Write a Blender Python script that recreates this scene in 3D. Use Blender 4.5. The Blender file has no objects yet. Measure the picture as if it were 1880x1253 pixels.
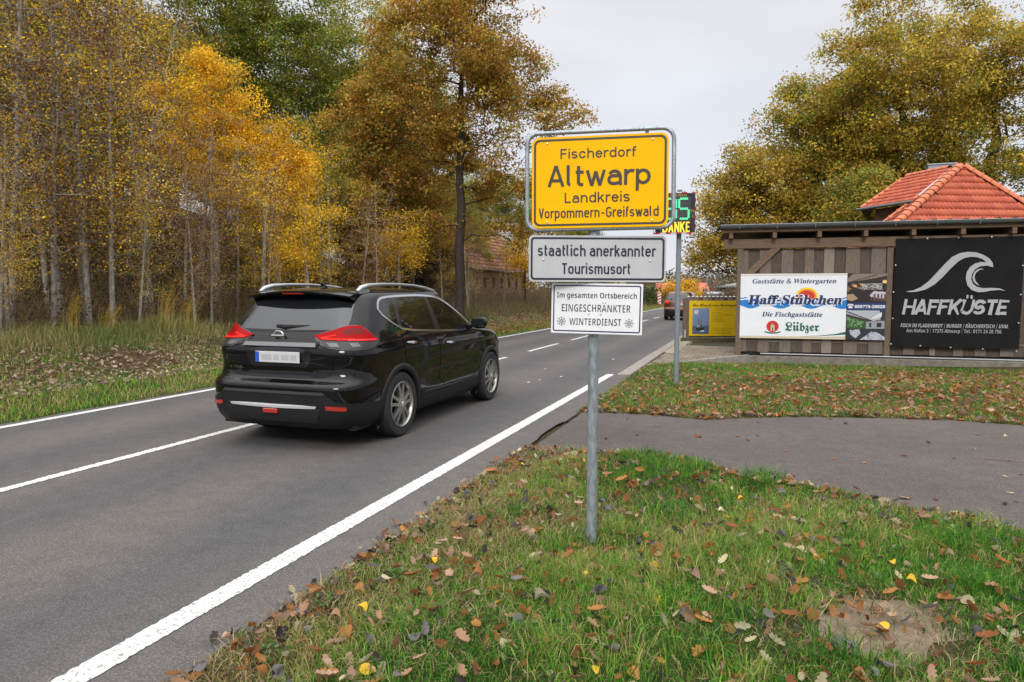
import bpy, bmesh, math, random, os
import numpy as np
from mathutils import Vector, Matrix
from mathutils.bvhtree import BVHTree
from mathutils.geometry import delaunay_2d_cdt
R = math.radians
S = bpy.context.scene
C = S.collection
random.seed(7)

# ---------------- camera, sky, sun, exposure (world: X right of the road, Y along it) ----------------
CAM_H = 1.73
cd = bpy.data.cameras.new('camera'); cd.lens = 24.0; cd.sensor_width = 36.0; cd.clip_start = 0.05; cd.clip_end = 3000
cam = bpy.data.objects.new('camera', cd); C.objects.link(cam)
cam.location = (0, 0, CAM_H); cam.rotation_euler = (R(90 - 4.176), 0, R(19.7)); S.camera = cam
W = bpy.data.worlds.new("World"); S.world = W; W.use_nodes = True
nt = W.node_tree; bg = nt.nodes['Background']; bg.inputs['Strength'].default_value = 0.1
sky = nt.nodes.new('ShaderNodeTexSky'); sky.sky_type = 'NISHITA'; sky.sun_disc = False
sky.sun_elevation = R(34); sky.sun_rotation = R(188)
tc = nt.nodes.new('ShaderNodeTexCoord'); sep = nt.nodes.new('ShaderNodeSeparateXYZ'); nt.links.new(tc.outputs['Generated'], sep.inputs[0])
cr = nt.nodes.new('ShaderNodeValToRGB'); cr.color_ramp.interpolation = 'EASE'
cr.color_ramp.elements[0].position = 0.0; cr.color_ramp.elements[0].color = (0.275, 0.281, 0.300, 1)
cr.color_ramp.elements[1].position = 1.0; cr.color_ramp.elements[1].color = (1.0, 1.0, 1.0, 1)
_e = cr.color_ramp.elements.new(0.18); _e.color = (0.252, 0.258, 0.280, 1)
_e = cr.color_ramp.elements.new(0.40); _e.color = (0.285, 0.288, 0.300, 1)
nt.links.new(sep.outputs['Z'], cr.inputs[0])
nz = nt.nodes.new('ShaderNodeTexNoise'); nz.inputs['Scale'].default_value = 1.6; nz.inputs['Detail'].default_value = 5; nz.inputs['Roughness'].default_value = 0.45
mpn = nt.nodes.new('ShaderNodeMapping'); mpn.inputs['Scale'].default_value = (1, 1, 3.2); nt.links.new(tc.outputs['Generated'], mpn.inputs[0]); nt.links.new(mpn.outputs[0], nz.inputs['Vector'])
mr = nt.nodes.new('ShaderNodeMapRange'); mr.inputs['From Min'].default_value = 0.3; mr.inputs['From Max'].default_value = 0.7; mr.inputs['To Min'].default_value = 23.0; mr.inputs['To Max'].default_value = 31.0
nt.links.new(nz.outputs['Fac'], mr.inputs['Value'])
vm = nt.nodes.new('ShaderNodeVectorMath'); vm.operation = 'SCALE'; nt.links.new(cr.outputs[0], vm.inputs[0]); nt.links.new(mr.outputs[0], vm.inputs['Scale'])
mx = nt.nodes.new('ShaderNodeMixRGB'); mx.inputs[0].default_value = 0.93
nt.links.new(sky.outputs[0], mx.inputs[1]); nt.links.new(vm.outputs[0], mx.inputs[2]); nt.links.new(mx.outputs[0], bg.inputs['Color'])
sl = bpy.data.lights.new('sun', 'SUN'); sl.energy = 1.45; sl.angle = R(16); sl.color = (1, 0.96, 0.9)
so = bpy.data.objects.new('sun', sl); C.objects.link(so)
so.rotation_euler = (R(56), 0, R(8)); so.location = (0, 0, 30)
S.view_settings.view_transform = 'Standard'; S.view_settings.look = 'None'; S.view_settings.gamma = 1.0
S.view_settings.exposure = 0.1; S.view_settings.use_curve_mapping = False
S.cycles.max_bounces = 8; S.cycles.transparent_max_bounces = 8; S.cycles.caustics_reflective = False; S.cycles.caustics_refractive = False

# ---------------- materials ----------------
_mats = {}
def mat(name, col, rough=0.6, metal=0.0, spec=0.5, var=0.0, vscale=4.0, bump=0.0, bscale=60.0, emit=0.0, coat=0.0, col2=None, stretch=None, attr=None, transl=0.0, streak=None):
    """procedural Principled material: colour broken up by noise, optional bump, optional colour attribute"""
    if name in _mats: return _mats[name]
    m = bpy.data.materials.new(name); m.use_nodes = True; n = m.node_tree.nodes; l = m.node_tree.links
    b = n['Principled BSDF']; b.inputs['Roughness'].default_value = rough; b.inputs['Metallic'].default_value = metal
    b.inputs['Specular IOR Level'].default_value = spec; b.inputs['Base Color'].default_value = (*col, 1)
    if coat: b.inputs['Coat Weight'].default_value = coat; b.inputs['Coat Roughness'].default_value = 0.03
    g = n.new('ShaderNodeTexCoord'); src = g.outputs['Object']
    if stretch:
        mp = n.new('ShaderNodeMapping'); mp.inputs['Scale'].default_value = stretch; l.new(src, mp.inputs[0]); src = mp.outputs[0]
    out = None
    if attr:
        a = n.new('ShaderNodeAttribute'); a.attribute_name = attr; out = a.outputs['Color']
    if var or col2:
        t = n.new('ShaderNodeTexNoise'); t.inputs['Scale'].default_value = vscale; t.inputs['Detail'].default_value = 6; t.inputs['Roughness'].default_value = 0.62; l.new(src, t.inputs['Vector'])
        r = n.new('ShaderNodeMapRange'); r.inputs['From Min'].default_value = 0.32; r.inputs['From Max'].default_value = 0.68; l.new(t.outputs['Fac'], r.inputs['Value'])
        x = n.new('ShaderNodeMixRGB'); l.new(r.outputs[0], x.inputs[0])
        if col2: x.inputs[1].default_value = (*col, 1); x.inputs[2].default_value = (*col2, 1)
        else:
            x.inputs[1].default_value = (*[c * (1 - var) for c in col], 1); x.inputs[2].default_value = (*[min(1, c * (1 + var)) for c in col], 1)
        if attr:
            x.inputs[1].default_value = (1 - var,) * 3 + (1,); x.inputs[2].default_value = (1 + var,) * 3 + (1,)
            y = n.new('ShaderNodeMixRGB'); y.blend_type = 'MULTIPLY'; y.inputs[0].default_value = 1; l.new(out, y.inputs[1]); l.new(x.outputs[0], y.inputs[2]); out = y.outputs[0]
        else: out = x.outputs[0]
    if out is not None: l.new(out, b.inputs['Base Color'])
    if emit:
        b.inputs['Emission Strength'].default_value = emit; b.inputs['Emission Color'].default_value = (*col, 1)
        if attr: l.new(out, b.inputs['Emission Color'])
    if bump:
        t2 = n.new('ShaderNodeTexNoise'); t2.inputs['Scale'].default_value = bscale; t2.inputs['Detail'].default_value = 4; l.new(src, t2.inputs['Vector'])
        bp = n.new('ShaderNodeBump'); bp.inputs['Strength'].default_value = bump; bp.inputs['Distance'].default_value = 0.01; l.new(t2.outputs['Fac'], bp.inputs['Height']); l.new(bp.outputs[0], b.inputs['Normal'])
    if transl:
        tr = n.new('ShaderNodeBsdfTranslucent'); ms = n.new('ShaderNodeMixShader'); ms.inputs[0].default_value = transl
        if out is not None: l.new(out, tr.inputs['Color'])
        else: tr.inputs['Color'].default_value = (*col, 1)
        l.new(b.outputs[0], ms.inputs[1]); l.new(tr.outputs[0], ms.inputs[2]); l.new(ms.outputs[0], n['Material Output'].inputs['Surface'])
    _mats[name] = m
    return m

# ---------------- mesh helpers ----------------
def mesh_from(name, v, f, m=None, smooth=False, cols=None):
    me = bpy.data.meshes.new(name); me.from_pydata([tuple(p) for p in v], [], [tuple(q) for q in f])
    if m: me.materials.append(m)
    if smooth: me.polygons.foreach_set('use_smooth', [True] * len(me.polygons))
    if cols is not None:
        a = me.color_attributes.new('Col', 'FLOAT_COLOR', 'POINT'); c = np.ones((len(v), 4), np.float32); c[:, :3] = cols; a.data.foreach_set('color', c.ravel())
    me.update(); return me
def fast_mesh(name, v, loops, starts, m, cols=None, smooth=False):
    me = bpy.data.meshes.new(name); me.vertices.add(len(v)); me.vertices.foreach_set('co', np.asarray(v, np.float32).ravel())
    me.loops.add(len(loops)); me.loops.foreach_set('vertex_index', np.asarray(loops, np.int32).ravel())
    me.polygons.add(len(starts)); me.polygons.foreach_set('loop_start', np.asarray(starts, np.int32))
    if smooth: me.polygons.foreach_set('use_smooth', np.ones(len(starts), bool))
    me.materials.append(m)
    if cols is not None:
        a = me.color_attributes.new('Col', 'FLOAT_COLOR', 'POINT'); c = np.ones((len(v), 4), np.float32); c[:, :3] = cols; a.data.foreach_set('color', c.ravel())
    me.update(calc_edges=True); return me
def link(name, me, parent=None, kind=None, loc=None, rot=None):
    o = bpy.data.objects.new(name, me); C.objects.link(o)
    if parent: o.parent = parent
    if kind: o['kind'] = kind
    if loc is not None: o.location = loc
    if rot is not None: o.rotation_euler = rot
    return o
def tag(o, label, cat, group=None):
    o['label'] = label; o['category'] = cat
    if group: o['group'] = group
    return o
def thing(name, label, cat, loc=(0, 0, 0), rz=0.0, group=None):
    o = bpy.data.objects.new(name, None); o.empty_display_size = 0.2; C.objects.link(o); o.location = loc; o.rotation_euler = (0, 0, rz)
    return tag(o, label, cat, group)
def copy_tree(o, parent=None):
    c = o.copy(); C.objects.link(c); c.parent = parent
    for ch in o.children: copy_tree(ch, c)
    return c
class MB:
    def __init__(s): s.v = []; s.f = []
    def add(s, v, f):
        b = len(s.v); s.v += [tuple(p) for p in v]; s.f += [tuple(i + b for i in q) for q in f]; return s
    def box(s, x0, x1, y0, y1, z0, z1):
        return s.add([(x0, y0, z0), (x1, y0, z0), (x1, y1, z0), (x0, y1, z0), (x0, y0, z1), (x1, y0, z1), (x1, y1, z1), (x0, y1, z1)],
                     [(0, 3, 2, 1), (4, 5, 6, 7), (0, 1, 5, 4), (1, 2, 6, 5), (2, 3, 7, 6), (3, 0, 4, 7)])
    def tube(s, pts, rad, n=8, cap=True):
        pts = [Vector(p) for p in pts]; rr = rad if hasattr(rad, '__len__') else [rad] * len(pts)
        vs = []; fs = []; prev = None
        for i, p in enumerate(pts):
            d = (pts[min(i + 1, len(pts) - 1)] - pts[max(i - 1, 0)])
            if d.length < 1e-9: d = Vector((0, 0, 1))
            d.normalize()
            if prev is None: prev = d.orthogonal().normalized()
            a = prev - d * prev.dot(d)
            a = a.normalized() if a.length > 1e-6 else d.orthogonal().normalized()
            prev = a; b = d.cross(a)
            for k in range(n):
                t = 2 * math.pi * k / n; vs.append(p + (a * math.cos(t) + b * math.sin(t)) * rr[i])
        for i in range(len(pts) - 1):
            for k in range(n):
                k2 = (k + 1) % n; fs.append((i * n + k, i * n + k2, (i + 1) * n + k2, (i + 1) * n + k))
        if cap: fs.append(tuple(range(n))[::-1]); fs.append(tuple(range((len(pts) - 1) * n, len(pts) * n)))
        return s.add(vs, fs)
    def prism(s, poly, y0, y1):
        """outline in x,z extruded along y"""
        n = len(poly); a = sum(poly[i][0] * poly[(i + 1) % n][1] - poly[(i + 1) % n][0] * poly[i][1] for i in range(n))
        if a < 0: poly = poly[::-1]
        v = [(p[0], y0, p[1]) for p in poly] + [(p[0], y1, p[1]) for p in poly]
        f = [tuple(range(n)), tuple(range(2 * n - 1, n - 1, -1))] + [(i, i + n, (i + 1) % n + n, (i + 1) % n) for i in range(n)]
        return s.add(v, f)
    def lathe(s, prof, n=24, axis='x', c=(0, 0, 0), cap=False):
        vs = []; fs = []
        for r, h in prof:
            for k in range(n):
                t = 2 * math.pi * k / n; a, b = r * math.cos(t), r * math.sin(t)
                p = (h, a, b) if axis == 'x' else ((a, h, b) if axis == 'y' else (a, b, h))
                vs.append((p[0] + c[0], p[1] + c[1], p[2] + c[2]))
        for i in range(len(prof) - 1):
            for k in range(n): fs.append((i * n + k, i * n + (k + 1) % n, (i + 1) * n + (k + 1) % n, (i + 1) * n + k))
        if cap: fs.append(tuple(range(n))); fs.append(tuple(range((len(prof) - 1) * n, len(prof) * n)))
        return s.add(vs, fs)
    def build(s, name, m, parent=None, smooth=False, kind=None, bevel=0.0, loc=None, rot=None):
        me = mesh_from(name, s.v, s.f, m)
        if bevel:
            bm = bmesh.new(); bm.from_mesh(me); bmesh.ops.bevel(bm, geom=[e for e in bm.edges if e.calc_face_angle(0) > 0.6], offset=bevel, segments=1, affect='EDGES'); bm.to_mesh(me); bm.free()
        if smooth:
            bm = bmesh.new(); bm.from_mesh(me); bmesh.ops.recalc_face_normals(bm, faces=bm.faces)
            for f in bm.faces: f.smooth = True
            for e in bm.edges:
                if e.calc_face_angle(0) > 0.7: e.smooth = False
            bm.to_mesh(me); bm.free()
        return link(name, me, parent, kind, loc, rot)
def rrect(w, h, r, n=6, cx=0, cy=0):
    p = []
    for sx, sy, a0 in ((1, 1, 0), (-1, 1, 90), (-1, -1, 180), (1, -1, 270)):
        for k in range(n + 1):
            a = R(a0 + 90 * k / n); p.append((cx + sx * (w / 2 - r) + r * math.cos(a), cy + sy * (h / 2 - r) + r * math.sin(a)))
    return p
def flat(polys, y, name, m, parent, step=0.00006):
    """flat print: polygons (x,z) just proud of a board whose face looks to -y"""
    v = []; f = []
    for k, p in enumerate(polys):
        n = len(p); a = sum(p[i][0] * p[(i + 1) % n][1] - p[(i + 1) % n][0] * p[i][1] for i in range(n))
        if a < 0: p = p[::-1]
        b = len(v); v += [(q[0], y - step * (k % 7), q[1]) for q in p]; f.append(tuple(range(b, b + n)))
    return link(name, mesh_from(name, v, f, m), parent)
def ring(po, pi_, y, name, m, parent):
    n = len(po); v = [(p[0], y, p[1]) for p in po] + [(p[0], y, p[1]) for p in pi_]
    return link(name, mesh_from(name, v, [(i, (i + 1) % n, (i + 1) % n + n, i + n) for i in range(n)], m), parent)

# ---------------- lettering ----------------
FD = bpy.utils.system_resource('DATAFILES', path='fonts') or ''
_fonts = {}
def font(key):
    if key not in _fonts:
        _fonts[key] = None
        try:
            for fn in sorted(os.listdir(FD)):
                if key in fn: _fonts[key] = bpy.data.fonts.load(os.path.join(FD, fn)); break
        except Exception: pass
    return _fonts[key]
STY = {'serif': (0x1D400, 0x1D41A, None), 'serifit': (0x1D468, 0x1D482, None), 'fraktur': (0x1D56C, 0x1D586, None), 'script': (0x1D4D0, 0x1D4EA, None), 'sansb': (0x1D5D4, 0x1D5EE, 0x1D7EC), 'serifd': (0x1D400, 0x1D41A, 0x1D7CE)}
def _raw(body, fnt, size=1, shear=0, off=0, space=1):
    c = bpy.data.curves.new('lettering', 'FONT'); c.body = body; c.size = size; c.shear = shear; c.offset = off; c.space_character = space; c.resolution_u = 4
    if fnt: c.font = fnt
    o = bpy.data.objects.new('lettering', c); C.objects.link(o); dg = bpy.context.evaluated_depsgraph_get(); dg.update()
    me = bpy.data.meshes.new_from_object(o.evaluated_get(dg)); v = np.zeros(len(me.vertices) * 3); me.vertices.foreach_get('co', v); v = v.reshape(-1, 3)[:, :2]
    f = [tuple(p.vertices) for p in me.polygons]; bpy.data.objects.remove(o); bpy.data.curves.remove(c); bpy.data.meshes.remove(me)
    return v, f
def text(body, x0, x1, zb, cap, y, m, parent, style='inter', shear=0, off=0, space=1, name='lettering'):
    """lettering fitted between x0 and x1 on baseline zb with capitals cap high, on a board facing -y"""
    uml = {'ä': 'a', 'ö': 'o', 'ü': 'u', 'Ä': 'A', 'Ü': 'U', 'Ö': 'O'}
    base = ''.join(uml.get(ch, ch) for ch in body)
    if style in STY:
        up, lo, di = STY[style]
        mp = lambda s: ''.join(chr(up + ord(c) - 65) if 'A' <= c <= 'Z' else chr(lo + ord(c) - 97) if 'a' <= c <= 'z' else (chr(di + int(c)) if di and c.isdigit() else c) for c in s)
        fnt = font('Math'); kw = {}
    else:
        mp = lambda s: s; fnt = font('Inter') if style == 'inter' else None
    if style in STY and fnt is None: mp = lambda s: s
    v, f = _raw(mp(base), fnt, 1, shear, off, space)
    cv, _ = _raw(mp('H'), fnt, 1, 0, off); ch = cv[:, 1].max() - max(0, cv[:, 1].min()); b0 = 0
    dots = []
    for i, c in enumerate(body):
        if c in uml:
            a, _ = _raw(mp(base[:i + 1]), fnt, 1, shear, off, space); g, _ = _raw(mp(base[i]), fnt, 1, 0, off)
            w = g[:, 0].max() - g[:, 0].min(); xr = a[:, 0].max(); top = g[:, 1].max(); r = 0.052 + off
            xr = xr - (shear * top * 0.3)
            for t in (0.28, 0.78): dots.append((xr - w * t + shear * (top + .08) * .45, top + 0.11, r))
    v = np.array(v); nb = len(v); v = v.tolist(); f = list(f)
    for cx, cy, r in dots:
        b = len(v); v += [[cx + r * math.cos(k * math.pi / 4), cy + r * math.sin(k * math.pi / 4)] for k in range(8)]; f.append(tuple(range(b, b + 8)))
    v = np.array(v); mn, mx_ = v[:nb, 0].min(), v[:nb, 0].max()
    X = x0 + (v[:, 0] - mn) / (mx_ - mn) * (x1 - x0); Z = zb + v[:, 1] / ch * cap
    return link(name, mesh_from(name, np.stack([X, np.full(len(X), y), Z], 1), f, m), parent)

# road-sign stroke alphabet: constant-width strokes drawn from arcs and straight bars, 7 units = cap height
def _arc(cx, cy, rx, ry, a0, a1, n=9): return [(cx + rx * math.cos(R(a0 + (a1 - a0) * k / n)), cy + ry * math.sin(R(a0 + (a1 - a0) * k / n))) for k in range(n + 1)]
def glyph(ch, W, t):
    h = t / 2; r = W / 2; T = 7 - h; X = 5.1 - h; B = h
    q = min(r, 1.5)
    if ch == 'o': return W, [_arc(r, X - r, r, r, 0, 180) + _arc(r, B + r, r, r, 180, 360) + [(W, X - r)]]
    if ch == 'c': return W, [_arc(r, X - r, r, r, 18, 180) + _arc(r, B + r, r, r, 180, 342)]
    if ch == 'e': return W, [[(0, 2.75), (W, 2.75)] + _arc(r, X - r, r, r, 0, 180) + _arc(r, B + r, r, r, 180, 335)]
    if ch == 's': return W * .9, [_arc(r * .9, X - 1.05, r * .9, 1.05, 25, 180, 7) + _arc(r * .9, B + 1.0, r * .9, 1.15, 90, -155, 12)] if False else [_arc(r * .9, X - 1.03, r * .9, 1.03, 20, 255, 10) + _arc(r * .9, B + 1.03, r * .9, 1.03, 75, -160, 10)]
    if ch in 'ad':
        bowl_top = 3.05 if ch == 'a' else X
        if ch == 'a': return W, [[(W, 0)] + [(W, X - r)] + _arc(r, X - r, r, r, 0, 150), [(W, 3.05), (q, 3.05)] + _arc(q * .95, (3.05 + B) / 2, q * .95, (3.05 - B) / 2, 90, 270) + [(r, B), (W, B + .35)]]
        return W, [[(W, 0), (W, 7)], [(W, X - r)] + _arc(r, X - r, r, r, 0, 180) + _arc(r, B + r, r, r, 180, 360) + [(W, X - r)]]
    if ch == 'p': return W, [[(0, -2), (0, 5.1)], [(W, X - r)] + _arc(r, X - r, r, r, 0, 180)[0:] + _arc(r, B + r, r, r, 180, 360) + [(W, X - r)]]
    if ch == 'g': return W, [[(W, 5.1), (W, -.6)] + _arc(r, -.6, r, 1.0, 0, -150), [(W, X - r)] + _arc(r, X - r, r, r, 0, 180) + _arc(r, B + r, r, r, 180, 360)]
    if ch == 'h': return W, [[(0, 0), (0, 7)], [(0, X - r)] + _arc(r, X - r, r, r, 180, 0) + [(W, 0)]]
    if ch == 'n': return W, [[(0, 0), (0, 5.1)], [(0, X - r)] + _arc(r, X - r, r, r, 180, 0) + [(W, 0)]]
    if ch == 'u': return W, [[(W, 5.1), (W, 0)], [(0, 5.1), (0, B + r)] + _arc(r, B + r, r, r, 180, 360)]
    if ch == 'm':
        w = W * .86; k = w / 2
        return 2 * w, [[(0, 0), (0, 5.1)], [(0, X - k)] + _arc(k, X - k, k, k, 180, 0) + [(w, 0)], [(w, X - k)] + _arc(w + k, X - k, k, k, 180, 0) + [(2 * w, 0)]]
    if ch == 'r': return W * .72, [[(0, 0), (0, 5.1)], [(0, X - r)] + _arc(r, X - r, r, r, 180, 62)]
    if ch == 'i': return 0, [[(0, 0), (0, 5.1)], [(0, 6.05), (0, 7.05)]]
    if ch == 'l': return W * .34, [[(0, 7), (0, 1.4)] + _arc(.9, 1.4, .9, .9, 180, 260)]
    if ch == 't': return W * .5, [[(W * .12, 6.6), (W * .12, 1.4)] + _arc(W * .12 + .9, 1.4, .9, .9, 180, 270) + [(W * .55, B)], [(-W * .12, X), (W * .58, X)]]
    if ch == 'f': return W * .5, [[(W * .12, 0), (W * .12, 5.6)] + _arc(W * .12 + .9, 5.6, .9, .9, 180, 95) + [(W * .62, T)], [(-W * .12, X - .1), (W * .55, X - .1)]]
    if ch == 'k': return W, [[(0, 0), (0, 7)], [(W * .93, 5.1), (0, 1.9)], [(W * .36, 3.1), (W, 0)]]
    if ch == 'w': return W * 1.5, [[(0, 5.1), (W * .4, 0)], [(W * .4, 0), (W * .75, 4.7)], [(W * .75, 4.7), (W * 1.1, 0)], [(W * 1.1, 0), (W * 1.5, 5.1)]]
    if ch == 'v': return W, [[(0, 5.1), (r, 0), (W, 5.1)]]
    if ch == '-': return W * .8, [[(0, 2.9), (W * .8, 2.9)]]
    W2 = W * 1.14; r = W2 / 2
    if ch == 'A': return W2 * 1.1, [[(0, 0), (W2 * .55, 6.9)], [(W2 * .55, 6.9), (W2 * 1.1, 0)], [(W2 * .2, 2.0), (W2 * .9, 2.0)]]
    if ch == 'F': return W2 * .85, [[(0, 0), (0, 7)], [(0, T), (W2 * .92, T)], [(0, 3.6), (W2 * .8, 3.6)]]
    if ch == 'E': return W2 * .85, [[(0, 0), (0, 7)], [(0, T), (W2 * .92, T)], [(0, 3.6), (W2 * .8, 3.6)], [(0, B), (W2 * .92, B)]]
    if ch == 'L': return W2 * .82, [[(0, 7), (0, 0)], [(0, B), (W2 * .88, B)]]
    if ch == 'T': return W2, [[(r, 0), (r, 7)], [(-.2, T), (W2 + .2, T)]]
    if ch == 'V': return W2 * .95, [[(0, 7), (W2 * .475, 0.1)], [(W2 * .475, 0.1), (W2 * .95, 7)]]
    if ch == 'H': return W2, [[(0, 0), (0, 7)], [(W2, 0), (W2, 7)], [(0, 3.6), (W2, 3.6)]]
    if ch == 'N': return W2, [[(0, 0), (0, 7)], [(W2, 0), (W2, 7)], [(0, 6.7), (W2, .3)]]
    if ch == 'I': return 0, [[(0, 0), (0, 7)]]
    if ch == 'K': return W2, [[(0, 0), (0, 7)], [(W2 * .97, 7), (0, 2.6)], [(W2 * .36, 4.0), (W2, 0)]]
    if ch == 'D': return W2, [[(0, 0), (0, 7)], [(0, T), (W2 - 1.5, T)] + _arc(W2 - 1.5, T - 1.7, 1.5, 1.7, 90, 0) + _arc(W2 - 1.5, B + 1.7, 1.5, 1.7, 0, -90) + [(0, B)]]
    if ch == 'R': return W2, [[(0, 0), (0, 7)], [(0, T), (W2 - 1.6, T)] + _arc(W2 - 1.6, (T + 3.2) / 2, 1.6, (T - 3.2) / 2, 90, -90) + [(0, 3.2)], [(W2 * .5, 3.2), (W2, 0)]]
    if ch == 'S': return W2 * .95, [_arc(r * .95, T - 1.55, r * .95, 1.55, 20, 255, 10) + _arc(r * .95, B + 1.6, r * .95, 1.6, 75, -160, 10)]
    if ch == 'G': return W2, [_arc(r, T - r, r, r, 22, 180) + _arc(r, B + r, r, r, 180, 360) + [(W2, 3.3), (r, 3.3)]]
    if ch == 'U': return W2, [[(0, 7), (0, B + r)] + _arc(r, B + r, r, r, 180, 360) + [(W2, 7)]]
    return W * .6, []
def strip(pts, w0, w1=None):
    """polyline to quads of constant width (mitred)"""
    pts = [p for i, p in enumerate(pts) if i == 0 or math.hypot(p[0] - pts[i - 1][0], p[1] - pts[i - 1][1]) > 1e-5]
    n = len(pts); L = []; Rr = []
    for i in range(n):
        a = pts[max(i - 1, 0)]; b = pts[min(i + 1, n - 1)]; p = pts[i]
        def nd(u, v_):
            dx, dy = v_[0] - u[0], v_[1] - u[1]; l = math.hypot(dx, dy) or 1; return dx / l, dy / l
        d0 = nd(a, p) if i else nd(p, b); d1 = nd(p, b) if i < n - 1 else d0
        mx_, my = d0[0] + d1[0], d0[1] + d1[1]; l = math.hypot(mx_, my) or 1; mx_ /= l; my /= l
        c = max(0.45, mx_ * d0[0] + my * d0[1]); w = (w0 if w1 is None else w0 + (w1 - w0) * i / (n - 1)) / 2 / c
        L.append((p[0] - my * w, p[1] + mx_ * w)); Rr.append((p[0] + my * w, p[1] - mx_ * w))
    return [[L[i], L[i + 1], Rr[i + 1], Rr[i]] for i in range(n - 1)]
def din(body, x0, x1, zb, cap, y, m, parent, W=3.3, t=1.0, gap=1.45, slant=0.0, rough=0.0, uml=()):
    rnd = random.Random(hash(body) & 7 if False else len(body)); cx = 0; strokes = []
    for k, ch in enumerate(body):
        if ch == ' ': cx += W * .75; continue
        w, st = glyph(ch, W, t)
        for s_ in st: strokes.append(([(cx + p[0], p[1]) for p in s_], ch))
        if k in uml:
            for u in (.28, .72): strokes.append(([(cx + w * u - .42, 8.15), (cx + w * u + .42, 8.15)], ch))
        cx += w + gap * (.45 if ch in 'r' else .8 if ch in 'ftkLTVw' else 1) + t * .55
    xs = [p[0] for s_, _ in strokes for p in s_]; mn, mx_ = min(xs) - t / 2, max(xs) + t / 2
    sx = (x1 - x0) / (mx_ - mn); sz = cap / 7; polys = []
    # strokes are widened in sign metres so that their width stays even when letters are narrowed
    tw = t * (sz * .55 + sx * .45)
    for k, (s_, ch) in enumerate(strokes):
        pp = [(x0 + (p[0] - mn) * sx + slant * p[1] * sz, zb + p[1] * sz) for p in s_]
        if rough: pp = [(p[0] + rnd.uniform(-1, 1) * rough, p[1] + rnd.uniform(-1, 1) * rough) for p in pp]; polys.append(strip(pp, tw * rnd.uniform(.8, 1.15), tw * rnd.uniform(.55, 1.1)))
        else: polys.append(strip(pp, tw))
    v = []; f = []
    for k, st in enumerate(polys):
        for q in st:
            b = len(v); v += [(p[0], y - 0.00008 * (k % 9), p[1]) for p in q]; f.append((b + 3, b + 2, b + 1, b))
    return link('lettering', mesh_from('lettering', v, f, m), parent)

# ---------------- terrain ----------------
def sm(x, a, b):
    t = np.clip((np.asarray(x, float) - a) / (b - a), 0, 1); return t * t * (3 - 2 * t)
PATH_N = [(-2.36, 6.9), (-2.2, 6.98), (-1.54, 7.03), (-.68, 6.97), (.09, 6.61), (.75, 6.39), (1.28, 5.97), (1.62, 5.85), (1.85, 5.55), (2.3, 5.0), (3, 4.45), (5, 3.6), (9, 3.0), (30, 2)]
PATH_F = [(-2.36, 9.46), (-1.32, 9.57), (-.58, 9.43), (-.1, 9.75), (.47, 10.05), (1.51, 10.35), (2.52, 10.5), (3.28, 10.41), (5, 9.9), (9, 9.2), (30, 8)]
def pth(x, y):
    a = np.interp(x, [p[0] for p in PATH_N], [p[1] for p in PATH_N]); b = np.interp(x, [p[0] for p in PATH_F], [p[1] for p in PATH_F]); return sm(y, a - .01, a + .12) * (1 - sm(y, b - .12, b + .01)) * (np.asarray(x) > -2.5)
def terr(x, y):
    x = np.asarray(x, float); y = np.asarray(y, float)
    z = -0.035 * np.ones(np.broadcast(x, y).shape)
    L = -9.3 - x
    z = z + np.where(L > 0, 0.03 + 0.10 * sm(L, 0.0, 1.2) + 0.62 * sm(L, 1.3, 4.6) + 0.1 * sm(L, 5, 9), 0)
    hill = sm(L, 7.5, 25) * 6.4 + sm(L, 27, 60) * 1.5
    z = z + np.where(L > 0, hill * (1 - sm(y, 26, 66)), 0)
    rt = x + 2.36
    z = z + np.where(rt > -.13, 0.046 * sm(rt + .02 * np.sin(y * 5.3) + .012 * np.sin(y * 13), -.11, .02) * (1 - 1.2 * pth(x, y)) - 0.2 * sm(rt, .3, 2.5) * sm(y, 13.5, 18.5) * (1 - sm(y, 19.6, 20.4)), 0)
    z = z - .06 * ((x > -2.44) & (x < 1.3) & (y > 16.1 + (x + 2.42) * 1.41) & (y > 16.1) & (y < 31))
    near = np.where((rt > 0) & (y < 7.5), 0.02 * np.sin(x * 2.1 + 1) * np.sin(y * 1.7) * sm(rt, 0.1, .6) * (1 - pth(x, y)), 0)
    return z + near
def tz(x, y): return float(terr(x, y))
def on_path(x, y): return (x > -2.36) & (y > np.interp(x, [p[0] for p in PATH_N], [p[1] for p in PATH_N])) & (y < np.interp(x, [p[0] for p in PATH_F], [p[1] for p in PATH_F]))
xs = np.concatenate([np.linspace(-160, -40, 25), np.linspace(-38, -9.4, 90), [-9.3, -9.2], [-2.6, -2.48, -2.45, -2.42, -2.40, -2.38], np.linspace(-2.36, 8, 100), np.linspace(9, 160, 30)])
ys = np.concatenate([np.linspace(-40, -2, 20), np.linspace(-1, 12, 150), np.linspace(12.2, 22, 50), np.linspace(23, 70, 50), np.linspace(75, 420, 30)])
gx, gy = np.meshgrid(xs, ys); gz = terr(gx, gy); nx, ny = len(xs), len(ys)
idx = np.arange(nx * ny).reshape(ny, nx)
q = np.stack([idx[:-1, :-1], idx[:-1, 1:], idx[1:, 1:], idx[1:, :-1]], -1).reshape(-1, 4)
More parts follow.
